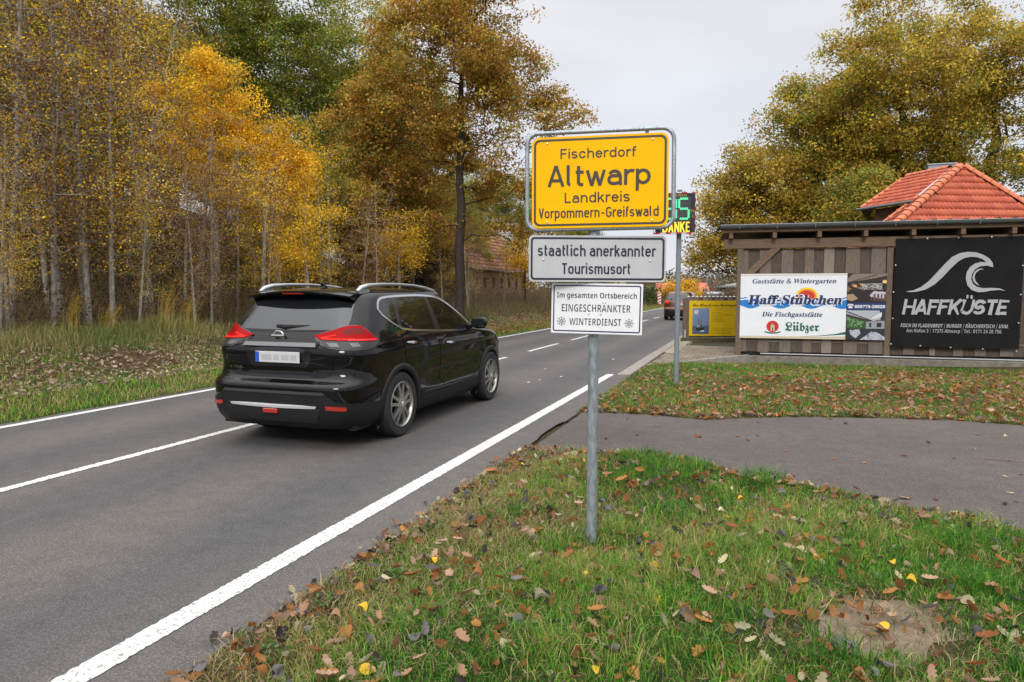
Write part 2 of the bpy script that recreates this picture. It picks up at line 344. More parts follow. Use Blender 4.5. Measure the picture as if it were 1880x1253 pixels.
# ground material: soil, moss and litter mixed by noise
def ground_mat():
    m = bpy.data.materials.new('ground'); m.use_nodes = True; n = m.node_tree.nodes; l = m.node_tree.links; b = n['Principled BSDF']; b.inputs['Roughness'].default_value = 0.95; b.inputs['Specular IOR Level'].default_value = 0.1
    g = n.new('ShaderNodeTexCoord')
    def noise(s, d=6, r=.65):
        t = n.new('ShaderNodeTexNoise'); t.inputs['Scale'].default_value = s; t.inputs['Detail'].default_value = d; t.inputs['Roughness'].default_value = r; l.new(g.outputs['Object'], t.inputs['Vector']); return t.outputs['Fac']
    def ramp(f, els):
        c = n.new('ShaderNodeValToRGB'); l.new(f, c.inputs[0]); e = c.color_ramp.elements
        e[0].position, e[0].color = els[0][0], (*els[0][1], 1); e[1].position, e[1].color = els[-1][0], (*els[-1][1], 1)
        for p, k in els[1:-1]: x = e.new(p); x.color = (*k, 1)
        return c.outputs[0]
    a = ramp(noise(55, 8, .8), [(.3, (.03, .022, .014)), (.45, (.075, .05, .03)), (.58, (.12, .078, .045)), (.72, (.24, .16, .10))])
    c = ramp(noise(30, 8, .75), [(.32, (.02, .03, .008)), (.55, (.055, .075, .018)), (.72, (.12, .115, .045))])
    k = ramp(noise(.9, 5, .6), [(.42, (0, 0, 0)), (.58, (1, 1, 1))])
    mx = n.new('ShaderNodeMixRGB'); l.new(k, mx.inputs[0]); l.new(a, mx.inputs[1]); l.new(c, mx.inputs[2]); l.new(mx.outputs[0], b.inputs['Base Color'])
    bp = n.new('ShaderNodeBump'); bp.inputs['Strength'].default_value = .9; bp.inputs['Distance'].default_value = .03; l.new(noise(60, 6, .7), bp.inputs['Height']); l.new(bp.outputs[0], b.inputs['Normal'])
    return m
GM = ground_mat()
gme = fast_mesh('ground', np.stack([gx, gy, gz], -1).reshape(-1, 3), q.ravel(), np.arange(len(q)) * 4, GM, smooth=True)
ground = link('ground', gme, kind='structure')

# ---------------- road ----------------
def asphalt(name, c_dark, c_warm, bands=True, scl=1.0):
    m = bpy.data.materials.new(name); m.use_nodes = True; n = m.node_tree.nodes; l = m.node_tree.links; b = n['Principled BSDF']; b.inputs['Roughness'].default_value = 0.82; b.inputs['Specular IOR Level'].default_value = 0.35
    g = n.new('ShaderNodeTexCoord')
    def noise(s, d=3, r=.6, vec=None):
        t = n.new('ShaderNodeTexNoise'); t.inputs['Scale'].default_value = s; t.inputs['Detail'].default_value = d; t.inputs['Roughness'].default_value = r; l.new(vec or g.outputs['Object'], t.inputs['Vector']); return t.outputs['Fac']
    def math_(op, a, b_, c=None):
        t = n.new('ShaderNodeMath'); t.operation = op
        for i, v in enumerate((a, b_, c)):
            if v is None: continue
            if isinstance(v, (int, float)): t.inputs[i].default_value = v
            else: l.new(v, t.inputs[i])
        return t.outputs[0]
    big = noise(.55, 4, .55); mid = noise(5, 5, .6); fine = noise(105 * scl, 4, .85); v_ = n.new('ShaderNodeTexVoronoi'); v_.inputs['Scale'].default_value = 75 * scl; l.new(g.outputs['Object'], v_.inputs['Vector'])
    f = math_('MULTIPLY_ADD', math_('SUBTRACT', big, .5), 1.6, .5)
    if bands:
        s = n.new('ShaderNodeSeparateXYZ'); l.new(g.outputs['Object'], s.inputs[0])
        x = math_('MULTIPLY', math_('ADD', s.outputs['X'], 4.35), 2 * math.pi / 1.75)
        w = math_('COSINE', x, 0); f = math_('MULTIPLY_ADD', w, .42, f)
    mx = n.new('ShaderNodeMixRGB'); mx.use_clamp = True; l.new(f, mx.inputs[0]); mx.inputs[1].default_value = (*c_dark, 1); mx.inputs[2].default_value = (*c_warm, 1)
    sp = math_('ADD', math_('MULTIPLY_ADD', fine, 3.0, -.5), math_('MULTIPLY', math_('SUBTRACT', mid, .5), .6))
    dk = n.new('ShaderNodeMapRange'); dk.inputs['From Min'].default_value = .0; dk.inputs['From Max'].default_value = .55; dk.inputs['To Min'].default_value = 1.4; dk.inputs['To Max'].default_value = .75; l.new(v_.outputs['Distance'], dk.inputs['Value'])
    sp = math_('MULTIPLY', sp, dk.outputs[0])
    vm_ = n.new('ShaderNodeVectorMath'); vm_.operation = 'SCALE'; l.new(mx.outputs[0], vm_.inputs[0]); l.new(sp, vm_.inputs['Scale']); l.new(vm_.outputs[0], b.inputs['Base Color'])
    bp = n.new('ShaderNodeBump'); bp.inputs['Strength'].default_value = .5; bp.inputs['Distance'].default_value = .004; l.new(v_.outputs['Distance'], bp.inputs['Height']); l.new(bp.outputs[0], b.inputs['Normal'])
    return m
A_ROAD = asphalt('asphalt_road', (.092, .089, .092), (.134, .121, .115)); A_PATH = asphalt('asphalt_path', (.082, .069, .064), (.138, .115, .104), False, .8)
rnd = random.Random(3)
# road sheet with slightly uneven edges
yy = [-30 + i * .25 for i in range(330)] + [52.5 + i * 3 for i in range(60)]
v = []; 
for y in yy:
    v.append((-9.22 - rnd.uniform(0, .05), y, 0)); v.append((-6, y, 0.0)); v.append((-2.4 + rnd.uniform(-.02, .05) if y < 14 else -2.72, y, 0))
f = []
for i in range(len(yy) - 1): f += [(3 * i, 3 * i + 1, 3 * i + 4, 3 * i + 3), (3 * i + 1, 3 * i + 2, 3 * i + 5, 3 * i + 4)]
link('road', mesh_from('road', v, f, A_ROAD), kind='structure')
# side path joining the road
px_ = sorted(set([-2.3 + i * .1 for i in range(110)] + [9, 14, 20, 30]))
v = []; f = []
for x in px_:
    a = np.interp(x, [p[0] for p in PATH_N], [p[1] for p in PATH_N]) + rnd.uniform(-.03, .03); b_ = np.interp(x, [p[0] for p in PATH_F], [p[1] for p in PATH_F]) + rnd.uniform(-.03, .03)
    for k in range(5): v.append((x, a + (b_ - a) * k / 4, 0.004))
for i in range(len(px_) - 1):
    for k in range(4): f.append((5 * i + k, 5 * i + k + 5, 5 * i + k + 6, 5 * i + k + 1))
link('path', mesh_from('path', v, f, A_PATH), kind='structure')
# dark joint between road and path
cm = mat('tar_joint', (.022, .02, .019), .9, bump=.4)
pts = [(-2.33 + .02 * math.sin(i * 1.3) + .012 * math.sin(i * 3.1), 6.85 + i * .1) for i in range(28)]
v = []; f = []
for i, (x, y) in enumerate(pts):
    w = .004 + .006 * abs(math.sin(i * .7)); v += [(x - w, y, .0075), (x + w, y, .0075)]
for i in range(len(pts) - 1): f.append((2 * i, 2 * i + 1, 2 * i + 3, 2 * i + 2))
link('road_joint', mesh_from('road_joint', v, f, cm), kind='structure')
# markings: worn white paint with ragged edges
def paint_mat():
    m = bpy.data.materials.new('road_paint'); m.use_nodes = True; n = m.node_tree.nodes; l = m.node_tree.links; b = n['Principled BSDF']; b.inputs['Roughness'].default_value = .7
    g = n.new('ShaderNodeTexCoord'); t = n.new('ShaderNodeTexNoise'); t.inputs['Scale'].default_value = 45; t.inputs['Detail'].default_value = 5; t.inputs['Roughness'].default_value = .7; l.new(g.outputs['Object'], t.inputs[0])
    c = n.new('ShaderNodeValToRGB'); e = c.color_ramp.elements; e[0].position = .36; e[0].color = (.2, .19, .185, 1); e[1].position = .47; e[1].color = (.62, .61, .59, 1); x = e.new(.7); x.color = (.74, .73, .71, 1)
    l.new(t.outputs['Fac'], c.inputs[0]); l.new(c.outputs[0], b.inputs['Base Color'])
    bp = n.new('ShaderNodeBump'); bp.inputs['Strength'].default_value = .8; bp.inputs['Distance'].default_value = .006; l.new(t.outputs['Fac'], bp.inputs['Height']); l.new(bp.outputs[0], b.inputs['Normal'])
    return m
PM = paint_mat()
def marking(x, w, y0, y1, jag=.006, z=.005):
    n = max(2, int((y1 - y0) / (.02 if y1 < 16 else .15))); v = []; f = []
    for i in range(n + 1):
        y = y0 + (y1 - y0) * i / n; j = jag if y < 16 else .004
        v += [(x - w / 2 + rnd.uniform(-j, j), y, z), (x + w / 2 + rnd.uniform(-j, j), y, z)]
    for i in range(n): f.append((2 * i, 2 * i + 1, 2 * i + 3, 2 * i + 2))
    return link('road_marking', mesh_from('road_marking', v, f, PM), kind='structure')
marking(-2.83, .155, -4, 14.0); marking(-9.0, .14, -4, 15.99, .004); marking(-9.0, .14, 15.995, 110)
marking(-6.15, .12, 2.6, 7.3, .012); marking(-6.15, .12, -4, -.5)
y = 11.9
for a, b_ in ((12.0, 16.72), (18.6, 21.7), (23.4, 26.3), (28.5, 31.5), (34.0, 37.0), (39.0, 41.4), (43.9, 46.5), (49, 52), (55, 58), (61, 64), (67, 70)): marking(-6.15, .12, a, b_, .01)
# scuffs of old paint on the lane
for (x, y, w, l_) in ((-4.05, 12.2, .05, .10), (-3.95, 12.6, .04, .08), (-3.7, 13.2, .03, .16), (-4.4, 14.4, .03, .12), (-3.4, 17, .03, .3)):
    marking(x, w, y, y + l_, .012)
# concrete gutter kerb on the right, from where the edge line ends
km = mat('concrete', (.27, .245, .215), .9, var=.25, vscale=9, bump=.4, bscale=50)
kerb = link('kerb', None, kind='structure')
for i in range(46):
    y0 = 14.05 + i * 1.0; MB().box(-2.71, -2.44, y0 + .006, y0 + .994, -.1, .012 + .02 * min(1, i / 6)).build('kerb_stone', km, kerb, bevel=.012)
# ---------------- town sign on its galvanised post ----------------
GALV = mat('galvanised_steel', (.33, .37, .41), .48, metal=.55, var=.28, vscale=55, bump=.15, bscale=180, stretch=(1, 1, .35))
GALVP = mat('galvanised_post', (.30, .335, .365), .55, metal=.45, var=.35, vscale=38, bump=.2, bscale=140, stretch=(1, 1, .3))
YEL = mat('sign_yellow', (.98, .50, .0), .5, spec=.1, var=.07, vscale=3); BLK = mat('sign_black', (.035, .028, .02), .5)
BACKG = mat('sign_back', (.25, .25, .25), .6); BOLT = mat('bolt', (.6, .6, .6), .4, metal=.8)
GREYW = mat('sign_reflective_white', (.52, .525, .55), .4, var=.08, vscale=5); INK = mat('sign_ink', (.016, .018, .035), .45)
WHT = mat('sign_white', (.84, .84, .87), .4, var=.05, vscale=4); NAVY = mat('sign_navy', (.012, .014, .09), .4)
def panel(parent, name, w, h, r, m, pos, rz, tilt, roll, label=None):
    o = MB().prism(rrect(w, h, r), 0.0, 0.004).build(name, m, parent); o.location = pos; o.rotation_euler = (tilt, roll, rz)
    if label: o['label'] = label
    return o
sg = thing('town_sign', 'tall galvanised post carrying the yellow place name board and two white boards under it', 'town sign', (-1.045, 4.556, 0))
MB().tube([(0, 0, -.05), (.004, .0, 1.2), (.0, .0, 2.17)], .036, 20).build('post', GALVP, sg, smooth=True)
MB().tube([(.0, 0, 2.05), (0, 0, 2.165), (0, 0, 2.17)], [.040, .040, .03], 20).build('post_cap', GALV, sg, smooth=True)
def P(x, y, z): return (x + 1.045, y - 4.556, z)
rot = (-.03, -.006, .161)
fr = rrect(.965, .643, .075, 8); pts = [(p[0], 0, p[1]) for p in fr]; pts = pts[:4] + pts[4:] + pts[:2]
o = MB().tube(pts, .0145, 10, cap=False).build('tube_frame', GALV, sg, smooth=True); o.location = P(-1.0043, 4.518, 2.4657); o.rotation_euler = rot
for (x, z) in ((.31, .305), (.31, -.305), (-.33, .305), (-.33, -.305)): MB().box(x - .012, x + .012, -.004, .006, z - .028, z + .028).build('bracket', mat('bracket', (.1, .1, .1), .6), o)
b = panel(sg, 'name_board', .896, .602, .05, YEL, P(-.9991, 4.4935, 2.4519), .161, -.024, -.003)
def lp(u, v, w=.896, h=.602): return (-w / 2 + u * w, h / 2 - v * h)
ring(rrect(.896 - .028, .602 - .028, .04), rrect(.896 - .056, .602 - .056, .03), -.0012, 'border', BLK, b)
def line(bd, txt, u0, u1, vb, vt, w, h, fn, **k):
    x0, zb = lp(u0, vb, w, h); x1, zt = lp(u1, vt, w, h); return fn(txt, x0, x1, zb, zt - zb, -.0016, k.pop('m'), bd, **k)
line(b, 'Fischerdorf', .214, .773, .242, .133, .896, .602, din, m=BLK, W=3.5, t=.98, gap=1.35)
line(b, 'Altwarp', .118, .872, .545, .312, .896, .602, din, m=BLK, W=3.9, t=1.05, gap=1.2)
line(b, 'Landkreis', .247, .724, .7257, .611, .896, .602, din, m=BLK, W=3.6, t=.98, gap=1.45)
line(b, 'Vorpommern-Greifswald', .0525, .932, .8894, .778, .896, .602, din, m=BLK, W=2.5, t=.98, gap=1.1)
for x, z in ((-.345, .26), (.345, .26), (-.345, -.26), (.345, -.26)):
    MB().lathe([(.006, 0), (.006, -.003), (.0, -.0045)], 10, 'y', (x, -.001, z)).build('rivet', BOLT, b, smooth=True)
b = panel(sg, 'spa_status_board', .914, .305, .028, GREYW, P(-.9994, 4.476, 1.9436), .3816, .001, .004)
ring(rrect(.914 - .024, .305 - .024, .024), rrect(.914 - .050, .305 - .050, .014), -.0012, 'border', INK, b)
line(b, 'staatlich anerkannter', .064, .929, .447, .2, .914, .305, din, m=INK, W=2.45, t=1.0, gap=1.15)
line(b, 'Tourismusort', .235, .745, .83, .594, .914, .305, din, m=INK, W=2.45, t=1.0, gap=1.15)
for x, z in ((-.362, -.008), (.352, -.012)): MB().lathe([(.0065, 0), (.0065, -.003), (.0, -.005)], 10, 'y', (x, -.001, z)).build('rivet', BOLT, b, smooth=True)
b = panel(sg, 'winter_service_board', .607, .336, .004, WHT, P(-1.0064, 4.478, 1.6131), .1029, -.005, .0153)
ring(rrect(.607 - .024, .336 - .024, .014), rrect(.607 - .040, .336 - .040, .008), -.0012, 'border', NAVY, b)
line(b, 'Im gesamten Ortsbereich', .06, .935, .292, .185, .607, .336, text, m=INK, style='sansb', off=-.006)
line(b, 'EINGESCHRÄNKTER', .117, .872, .565, .425, .607, .336, text, m=INK, style='sansb', off=-.012)
line(b, 'WINTERDIENST', .205, .775, .832, .70, .607, .336, text, m=INK, style='sansb', off=-.012)
for (u, v) in ((.116, .765), (.86, .775)):
    cx, cz = lp(u, v, .607, .336); pl = []
    for k in range(8):
        a = k * math.pi / 4; d = (math.cos(a), math.sin(a)); e = (-d[1], d[0]); pl += strip([(cx + d[0] * .004, cz + d[1] * .004), (cx + d[0] * .031, cz + d[1] * .031)], .0022)
        for s_ in (-1, 1): pl += strip([(cx + d[0] * .021, cz + d[1] * .021), (cx + d[0] * .029 + s_ * e[0] * .007, cz + d[1] * .029 + s_ * e[1] * .007)], .0018)
        a2 = a + math.pi / 4; pl += strip([(cx + d[0] * .014, cz + d[1] * .014), (cx + math.cos(a2) * .014, cz + math.sin(a2) * .014)], .0018)
    flat(pl, -.0016, 'snowflake', INK, b)
for u, v in ((.418, .60), (.55, .605)):
    x, z = lp(u, v, .607, .336); MB().lathe([(.0055, 0), (.0055, -.003), (.0, -.005)], 10, 'y', (x, -.001, z)).build('rivet', BOLT, b, smooth=True)
for z in (1.70, 1.53, 1.99, 1.88): MB().tube([(0, 0, z - .012), (0, 0, z + .012)], .041, 18).build('clamp', GALV, sg, smooth=True)

# ---------------- radar speed display ----------------
sd = thing('speed_display', 'black LED speed display with red and white edge on its own grey post', 'speed display', (-1.38, 12.91, 0))
MB().tube([(0, 0, -.1), (0.01, .0, 3.57)], .045, 16).build('post', mat('painted_grey_post', (.20, .235, .27), .5, var=.12, vscale=8), sd, smooth=True)
DSP = mat('display_black', (.012, .013, .015), .25); DSG = mat('display_grey', (.05, .052, .056), .5)
def dbow(x, w=.76):   # bowed cabinet face: flat middle, right and left rounded back
    a = max(0, abs(x) - .19) / .19; return .10 * a ** 2.2
prof = [(-.38 + .76 * i / 24) for i in range(25)]
hd = MB(); v = []; f = []
for x in prof:
    for z, dy in ((-.37, 0), (.37, 0)): v.append((x, dbow(x), z))
for x in prof:
    for z in (-.37, .37): v.append((x, .16, z))
n = len(prof)
for i in range(n - 1):
    a = 2 * i; f.append((a, a + 2, a + 3, a + 1)); c_ = 2 * n + 2 * i; f.append((c_, c_ + 1, c_ + 3, c_ + 2)); f.append((a, c_, c_ + 2, a + 2)); f.append((a + 1, a + 3, c_ + 3, c_ + 1))
f += [(0, 1, 2 * n + 1, 2 * n), (2 * n - 2, 4 * n - 2, 4 * n - 1, 2 * n - 1)]
hous = hd.add(v, f).build('housing', DSP, sd); hous.location = (-1.4052 + 1.38, 12.78 - 12.91 - .06, 3.1377); hous.rotation_euler = (.017, -.013, .36)
def dpan(x0, x1, z0, z1, off, name, m, parent=None):
    xs_ = np.linspace(x0, x1, 10); vv = []; ff = []
    for x in xs_: vv += [(x, dbow(x) - off, z0), (x, dbow(x) - off, z1)]
    for i in range(9): ff.append((2 * i, 2 * i + 2, 2 * i + 3, 2 * i + 1))
    return link(name, mesh_from(name, vv, ff, m, True), parent or hous)
dpan(-.225, .275, -.145, .30, .002, 'digit_screen', DSG); dpan(-.28, .375, -.365, -.15, .002, 'text_screen', mat('text_screen', (.035, .032, .028), .5))
RT = mat('red_tape', (.62, .02, .03), .4); WT = mat('white_tape', (.72, .72, .74), .4)
for i in range(8):
    x0 = -.38 + .095 * i; m_ = RT if i % 2 else WT
    for z0, z1 in ((.352, .372), (-.372, -.352)): dpan(x0, x0 + .095, z0, z1, .003, 'edge_stripe', m_ if z0 > 0 else (WT if i % 2 else RT))
for i in range(9):
    z0 = -.35 + .078 * i; m_ = RT if i % 2 else WT
    for s_ in (-1, 1): MB().box(s_ * .381 - .0015, s_ * .381 + .0015, .09, .13, z0, z0 + .0775).build('edge_stripe', m_, hous); dpan(min(s_ * .381, s_ * .362), max(s_ * .381, s_ * .362), z0, z0 + .0775, .003, 'edge_stripe', m_)
GRN = mat('led_green', (.12, .9, .42), .5, emit=.55); AMB = mat('led_amber', (1, .62, .04), .5, emit=.75); OLV = mat('display_print', (.42, .31, .06), .6)
LW, LH = .76, .74
def dp(u, v): return (-LW / 2 + u * LW, LH / 2 - v * LH)
def bow_obj(o):
    for vv in o.data.vertices: vv.co.y = dbow(vv.co.x) + vv.co.y
    return o
x0, zb = dp(.16, .105); x1, zt = dp(.744, .05); bow_obj(din('SIE FAHREN', x0, x1, zb, zt - zb, -.004, OLV, hous, W=3.2, t=1.1))
x0, zb = dp(.175, .965); x1, zt = dp(.835, .715); bow_obj(din('DANKE', x0, x1, zb, zt - zb, -.004, AMB, hous, W=2.7, t=1.0, gap=1.3))
x0, zb = dp(.845, .485); x1, zt = dp(.975, .40); bow_obj(din('km', x0, x1, zb, zt - zb, -.004, OLV, hous, W=3.0, t=1.0, gap=1.2))
x0, zb = dp(.885, .62); x1, zt = dp(.94, .54); bow_obj(din('h', x0, x1, zb, zt - zb, -.004, OLV, hous, W=3.0, t=1.0))
x0, zb = dp(.845, .52); x1, zt = dp(.975, .507); bow_obj(flat([[(x0, zb), (x1, zb), (x1, zt), (x0, zt)]], -.004, 'fraction_bar', OLV, hous))
def digit(segs, u0, u1, v0, v1):
    pl = []; (x0, z1), (x1, z0) = dp(u0, v0), dp(u1, v1); zm = (z0 + z1) / 2; t = .036
    def bars(ax, bx, az, bz, vert):
        k = 7
        for i in range(k):
            if vert: a = az + (bz - az) * (i + .12) / k; c_ = az + (bz - az) * (i + .88) / k; pl.append([(ax, a), (bx, a), (bx, c_), (ax, c_)])
            else: a = ax + (bx - ax) * (i + .12) / k; c_ = ax + (bx - ax) * (i + .88) / k; pl.append([(a, az), (c_, az), (c_, bz), (a, bz)])
    if 'a' in segs: bars(x0 + t * .8, x1 - t * .8, z1 - t, z1, 0)
    if 'g' in segs: bars(x0 + t * .8, x1 - t * .8, zm - t / 2, zm + t / 2, 0)
    if 'd' in segs: bars(x0 + t * .8, x1 - t * .8, z0, z0 + t, 0)
    if 'f' in segs: bars(x0, x0 + t, zm + t * .4, z1 - t * .8, 1)
    if 'b' in segs: bars(x1 - t, x1, zm + t * .4, z1 - t * .8, 1)
    if 'e' in segs: bars(x0, x0 + t, z0 + t * .8, zm - t * .4, 1)
    if 'c' in segs: bars(x1 - t, x1, z0 + t * .8, zm - t * .4, 1)
    bow_obj(flat(pl, -.004, 'digit', GRN, hous))
digit('abgcd', .24, .515, .135, .665); digit('afgcd', .54, .815, .135, .665)

# ---------------- timber shed with its banners ----------------
SH = (-.49, 19.5); SA = R(4.8)
shed = thing('timber_shed', 'low weathered timber shed with grey gutter behind the banners', 'shed', (SH[0], SH[1], 0), SA)
def wood(name, a, b_, s=1.0): return mat(name, a, .85, spec=.2, col2=b_, vscale=7, stretch=(9 * s, 9 * s, .8), bump=.45, bscale=30)
WD = [wood('weathered_board_%s' % k, a, c_) for k, a, c_ in (('grey', (.13, .105, .088), (.25, .205, .175)), ('brown', (.14, .105, .082), (.26, .20, .16)), ('pale', (.20, .165, .138), (.34, .285, .24)))]
WDK = wood('dark_recessed_board', (.07, .053, .043), (.16, .125, .10)); BEAM = mat('timber_beam', (.135, .09, .062), .85, spec=.2, col2=(.25, .175, .125), vscale=7, stretch=(.8, 9, 9), bump=.4, bscale=30)
POSTM = wood('timber_post', (.12, .088, .065), (.22, .165, .125))
edges = [.11, .25, .53, .82, 1.08, 1.37, 1.65, 1.88, 2.12, 2.37, 2.64, 2.98, 3.24, 3.59]
x = 3.75
edges2 = [3.78, 4.06, 4.32, 4.66, 4.79, 5.19, 5.42, 5.67, 5.92, 6.22, 6.52, 6.76, 7.05, 7.3]
for ed, st in ((edges, 0), (edges2, 1)):
    for i in range(len(ed) - 1):
        rec = (i + st) % 2 == 1
        if ed is edges and i == 8: rec = False
        d = (.0 if rec else -.035) + rnd.uniform(-.004, .004); zt = 2.85
        MB().box(ed[i] + (-.02 if rec else .004), ed[i + 1] - (-.02 if rec else .004), d, d + .022, .10 + rnd.uniform(-.01, .01), zt).build('plank', WDK if rec else rnd.choice(WD), shed)
        if rec: MB().box(ed[i] + .002, ed[i + 1] - .002, -.018, -.001, .37, .42).build('cross_piece', rnd.choice(WD), shed)
MB().box(-.04, .11, -.11, .04, .0, 2.86).build('corner_post', POSTM, shed, bevel=.006)
MB().box(3.60, 3.75, -.075, .04, .05, 2.86).build('post', POSTM, shed, bevel=.006)
MB().box(7.3, 7.45, -.11, .04, .05, 2.86).build('post', POSTM, shed, bevel=.006)
MB().box(-.38, 7.6, -.12, .03, 2.865, 3.115).build('top_beam', BEAM, shed, bevel=.006)
MB().prism([(.80, 2.86), (1.05, 2.86), (.40, 2.2), (.15, 2.2)], -.105, -.04).build('diagonal_brace', BEAM, shed)
for i in range(8): xx = -.22 + 1.085 * i; MB().box(xx - .05, xx + .05, -.34, 2.5, 3.12, 3.27).build('rafter', BEAM, shed, bevel=.005)
MB().box(-.42, 7.7, -.335, 2.5, 3.274, 3.30).build('roof_boarding', BEAM, shed)
MB().add([(-.5, -.47, 3.45), (7.8, -.47, 3.45), (7.8, 3.0, 3.62), (-.5, 3.0, 3.62), (-.5, -.47, 3.47), (7.8, -.47, 3.47), (7.8, 3.0, 3.64), (-.5, 3.0, 3.64)], [(0, 3, 2, 1), (4, 5, 6, 7), (0, 1, 5, 4), (1, 2, 6, 5), (2, 3, 7, 6), (3, 0, 4, 7)]).build('roof_sheet', mat('roof_felt', (.05, .05, .05), .9), shed)
MB().box(-.42, 7.7, -.36, -.337, 3.28, 3.44).build('fascia', BEAM, shed)
g_ = MB(); pr = [(.065 * math.cos(R(a)), .065 * math.sin(R(a))) for a in range(180, 361, 15)]
v = []; f = []
for xx in (-.5, 7.8):
    for a, c_ in pr: v.append((xx, -.44 + a, 3.455 + c_ * 1.4))
k = len(pr)
for i in range(k - 1): f.append((i, i + 1, i + 1 + k, i + k))
f += [tuple(range(k)), tuple(range(2 * k - 1, k - 1, -1))]
gut = g_.add(v, f).build('gutter', mat('zinc_gutter', (.12, .135, .145), .45, metal=.4, var=.2, vscale=6, stretch=(.6, 3, 3)), shed, smooth=True)
MB().tube([(-.5, -.505, 3.462), (7.8, -.505, 3.462)], .009, 6).build('gutter_bead', mat('zinc_edge', (.35, .37, .38), .35, metal=.6), gut)
for i in range(9):
    xx = -.02 + i * .92; MB().box(xx - .008, xx + .008, -.508, -.372, 3.35, 3.457).build('gutter_joint', mat('zinc_joint', (.14, .15, .155), .5, metal=.5), gut)
for i in range(24): MB().box(-.35 + .345 * i, -.27 + .345 * i, -.49, -.36, 3.471, 3.497).build('roof_rib', mat('roof_rib', (.02, .02, .022), .8), shed)
MB().box(-.3, 7.8, -.16, .1, -.32, .0).build('plinth', mat('concrete_plinth', (.19, .17, .14), .9, var=.3, vscale=7, bump=.5), shed, bevel=.015)
MB().tube([(.6, -.14, .065), (3.8, -.15, .05), (7.6, -.14, .03)], .016, 8).build('cable_pipe', mat('grey_plastic_pipe', (.45, .46, .48), .4), shed, smooth=True)
MB().box(.12, 7.3, .03, 2.6, .02, 2.85).build('wall_core', mat('dark_interior', (.02, .017, .014), .9), shed)

def local(o, y=-.12):   # a board hung on the shed wall
    o.location = (SH[0] - y * -math.sin(SA) * -1 if False else SH[0] + y * -math.sin(SA), SH[1] + y * math.cos(SA), 0); o.rotation_euler = (0, 0, SA)
# white restaurant board
BW = mat('banner_white', (.80, .82, .87), .45, var=.03, vscale=3); BN = mat('print_navy', (.013, .022, .10), .45); BLUE = mat('print_blue', (.01, .20, .58), .45); BLU2 = mat('print_light_blue', (.06, .36, .72), .45)
wb = MB().box(.06, 2.675, 0, .02, .475, 2.19).build('restaurant_board', BW); local(wb, -.135); tag(wb, 'wide white restaurant board with blue wave and lettering on the shed', 'advertising board')
def cc(a, b_): return (.06 + (a - 246.5) / (1052.5 - 246.5) * 2.615, 2.19 - (b_ - 512.5) / (1009 - 512.5) * 1.715)
def T1(s_, a0, a1, bb, bt, m, y=-.003, **k): p, q_ = cc(a0, bb), cc(a1, bt); return text(s_, p[0], q_[0], p[1], q_[1] - p[1], y, m, wb, **k)
T1('Gaststätte & Wintergarten', 338, 972, 586, 552, BN, style='serif', shear=.22, off=.004)
sunp = lambda r, k=1: [(cc(757, 0)[0] + r * math.cos(R(a)) * 1.0, cc(0, 683)[1] + r * math.sin(R(a)) * k) for a in range(0, 361, 10)]
flat([sunp(.272, .84)], -.001, 'sun_glow', mat('print_yellow', (.92, .70, .04), .45), wb); flat([sunp(.232, .8)], -.0016, 'sun_ring', mat('print_orange', (.85, .25, .02), .45), wb); flat([sunp(.185, .78)], -.0022, 'sun_disc', mat('print_red', (.62, .03, .02), .45), wb)
top = [(a, 708 + 6 * math.sin((a - 246) / 60)) for a in range(246, 1054, 12)] + [(1053, 706)]
bot = [(a, 764 + 15 * math.cos((a - 330) / 232 * 2 * math.pi)) for a in range(246, 1054, 12)] + [(1053, 775)]
for i in range(len(top) - 1):
    pass
flat([[cc(*top[i]), cc(*top[i + 1]), cc(*bot[i + 1]), cc(*bot[i])] for i in range(len(top) - 1)], -.0027, 'blue_wave', BLUE, wb, 0)
def band(a0, a1, b0, b1, w, m, y): pts = [cc(a0 + (a1 - a0) * i / 10, b0 + (b1 - b0) * i / 10 + 4 * math.sin(i * .6)) for i in range(11)]; flat(strip(pts, w), y, 'wave_line', m, wb, 0)
for a0, a1 in ((246, 300), (505, 560), (1022, 1053)):
    band(a0, a1, 697, 699, .028, BLUE, -.0032); band(a0, a1, 708, 710, .022, BW, -.0037)
T1('Haff-Stübchen', 296, 1022, 748, 676, BW, -.0042, style='serif', shear=.2, off=.05)
T1('Haff-Stübchen', 303, 1017, 745, 676, BN, -.0048, style='serif', shear=.2, off=.013)
T1('Die Fischgaststätte', 418, 878, 840, 805, BN, style='serif', shear=.22, off=.006)
GRNP = mat('print_green', (.01, .12, .07), .45); T1('Lübzer', 597, 857, 948, 882, GRNP, style='fraktur', off=.012)
circ = lambda a, b_, r, k=1.0: [(cc(a, b_)[0] + r * math.cos(R(t)), cc(a, b_)[1] + r * k * math.sin(R(t))) for t in range(0, 360, 15)]
flat([circ(503, 917, .155)], -.002, 'emblem_ring', mat('print_red2', (.66, .03, .03), .45), wb); flat([circ(503, 917, .125)], -.0026, 'emblem_field', mat('print_red3', (.50, .02, .02), .45), wb)
flat([[cc(488, 950), cc(520, 950), cc(517, 905), cc(503, 888), cc(489, 905)]], -.0032, 'emblem_tower', mat('print_sand', (.62, .52, .33), .45), wb)
flat([[cc(500, 948), cc(508, 948), cc(508, 925), cc(500, 925)], [cc(496, 905), cc(512, 905), cc(503, 890)]], -.0037, 'emblem_gate', GRNP, wb)
flat(strip([cc(443, 957), cc(470, 966), cc(503, 968), cc(536, 966), cc(565, 957)], .035), -.0038, 'emblem_ribbon', GRNP, wb, 0)
SAND = mat('print_beige', (.62, .53, .38), .45)
flat([[cc(246, 1009), cc(1052, 1009), cc(1052, 984), cc(900, 990), cc(246, 992)]], -.001, 'beige_strip', SAND, wb); flat([[cc(247, 527), cc(1052, 527), cc(1052, 520), cc(247, 520)]], -.001, 'beige_strip', SAND, wb)
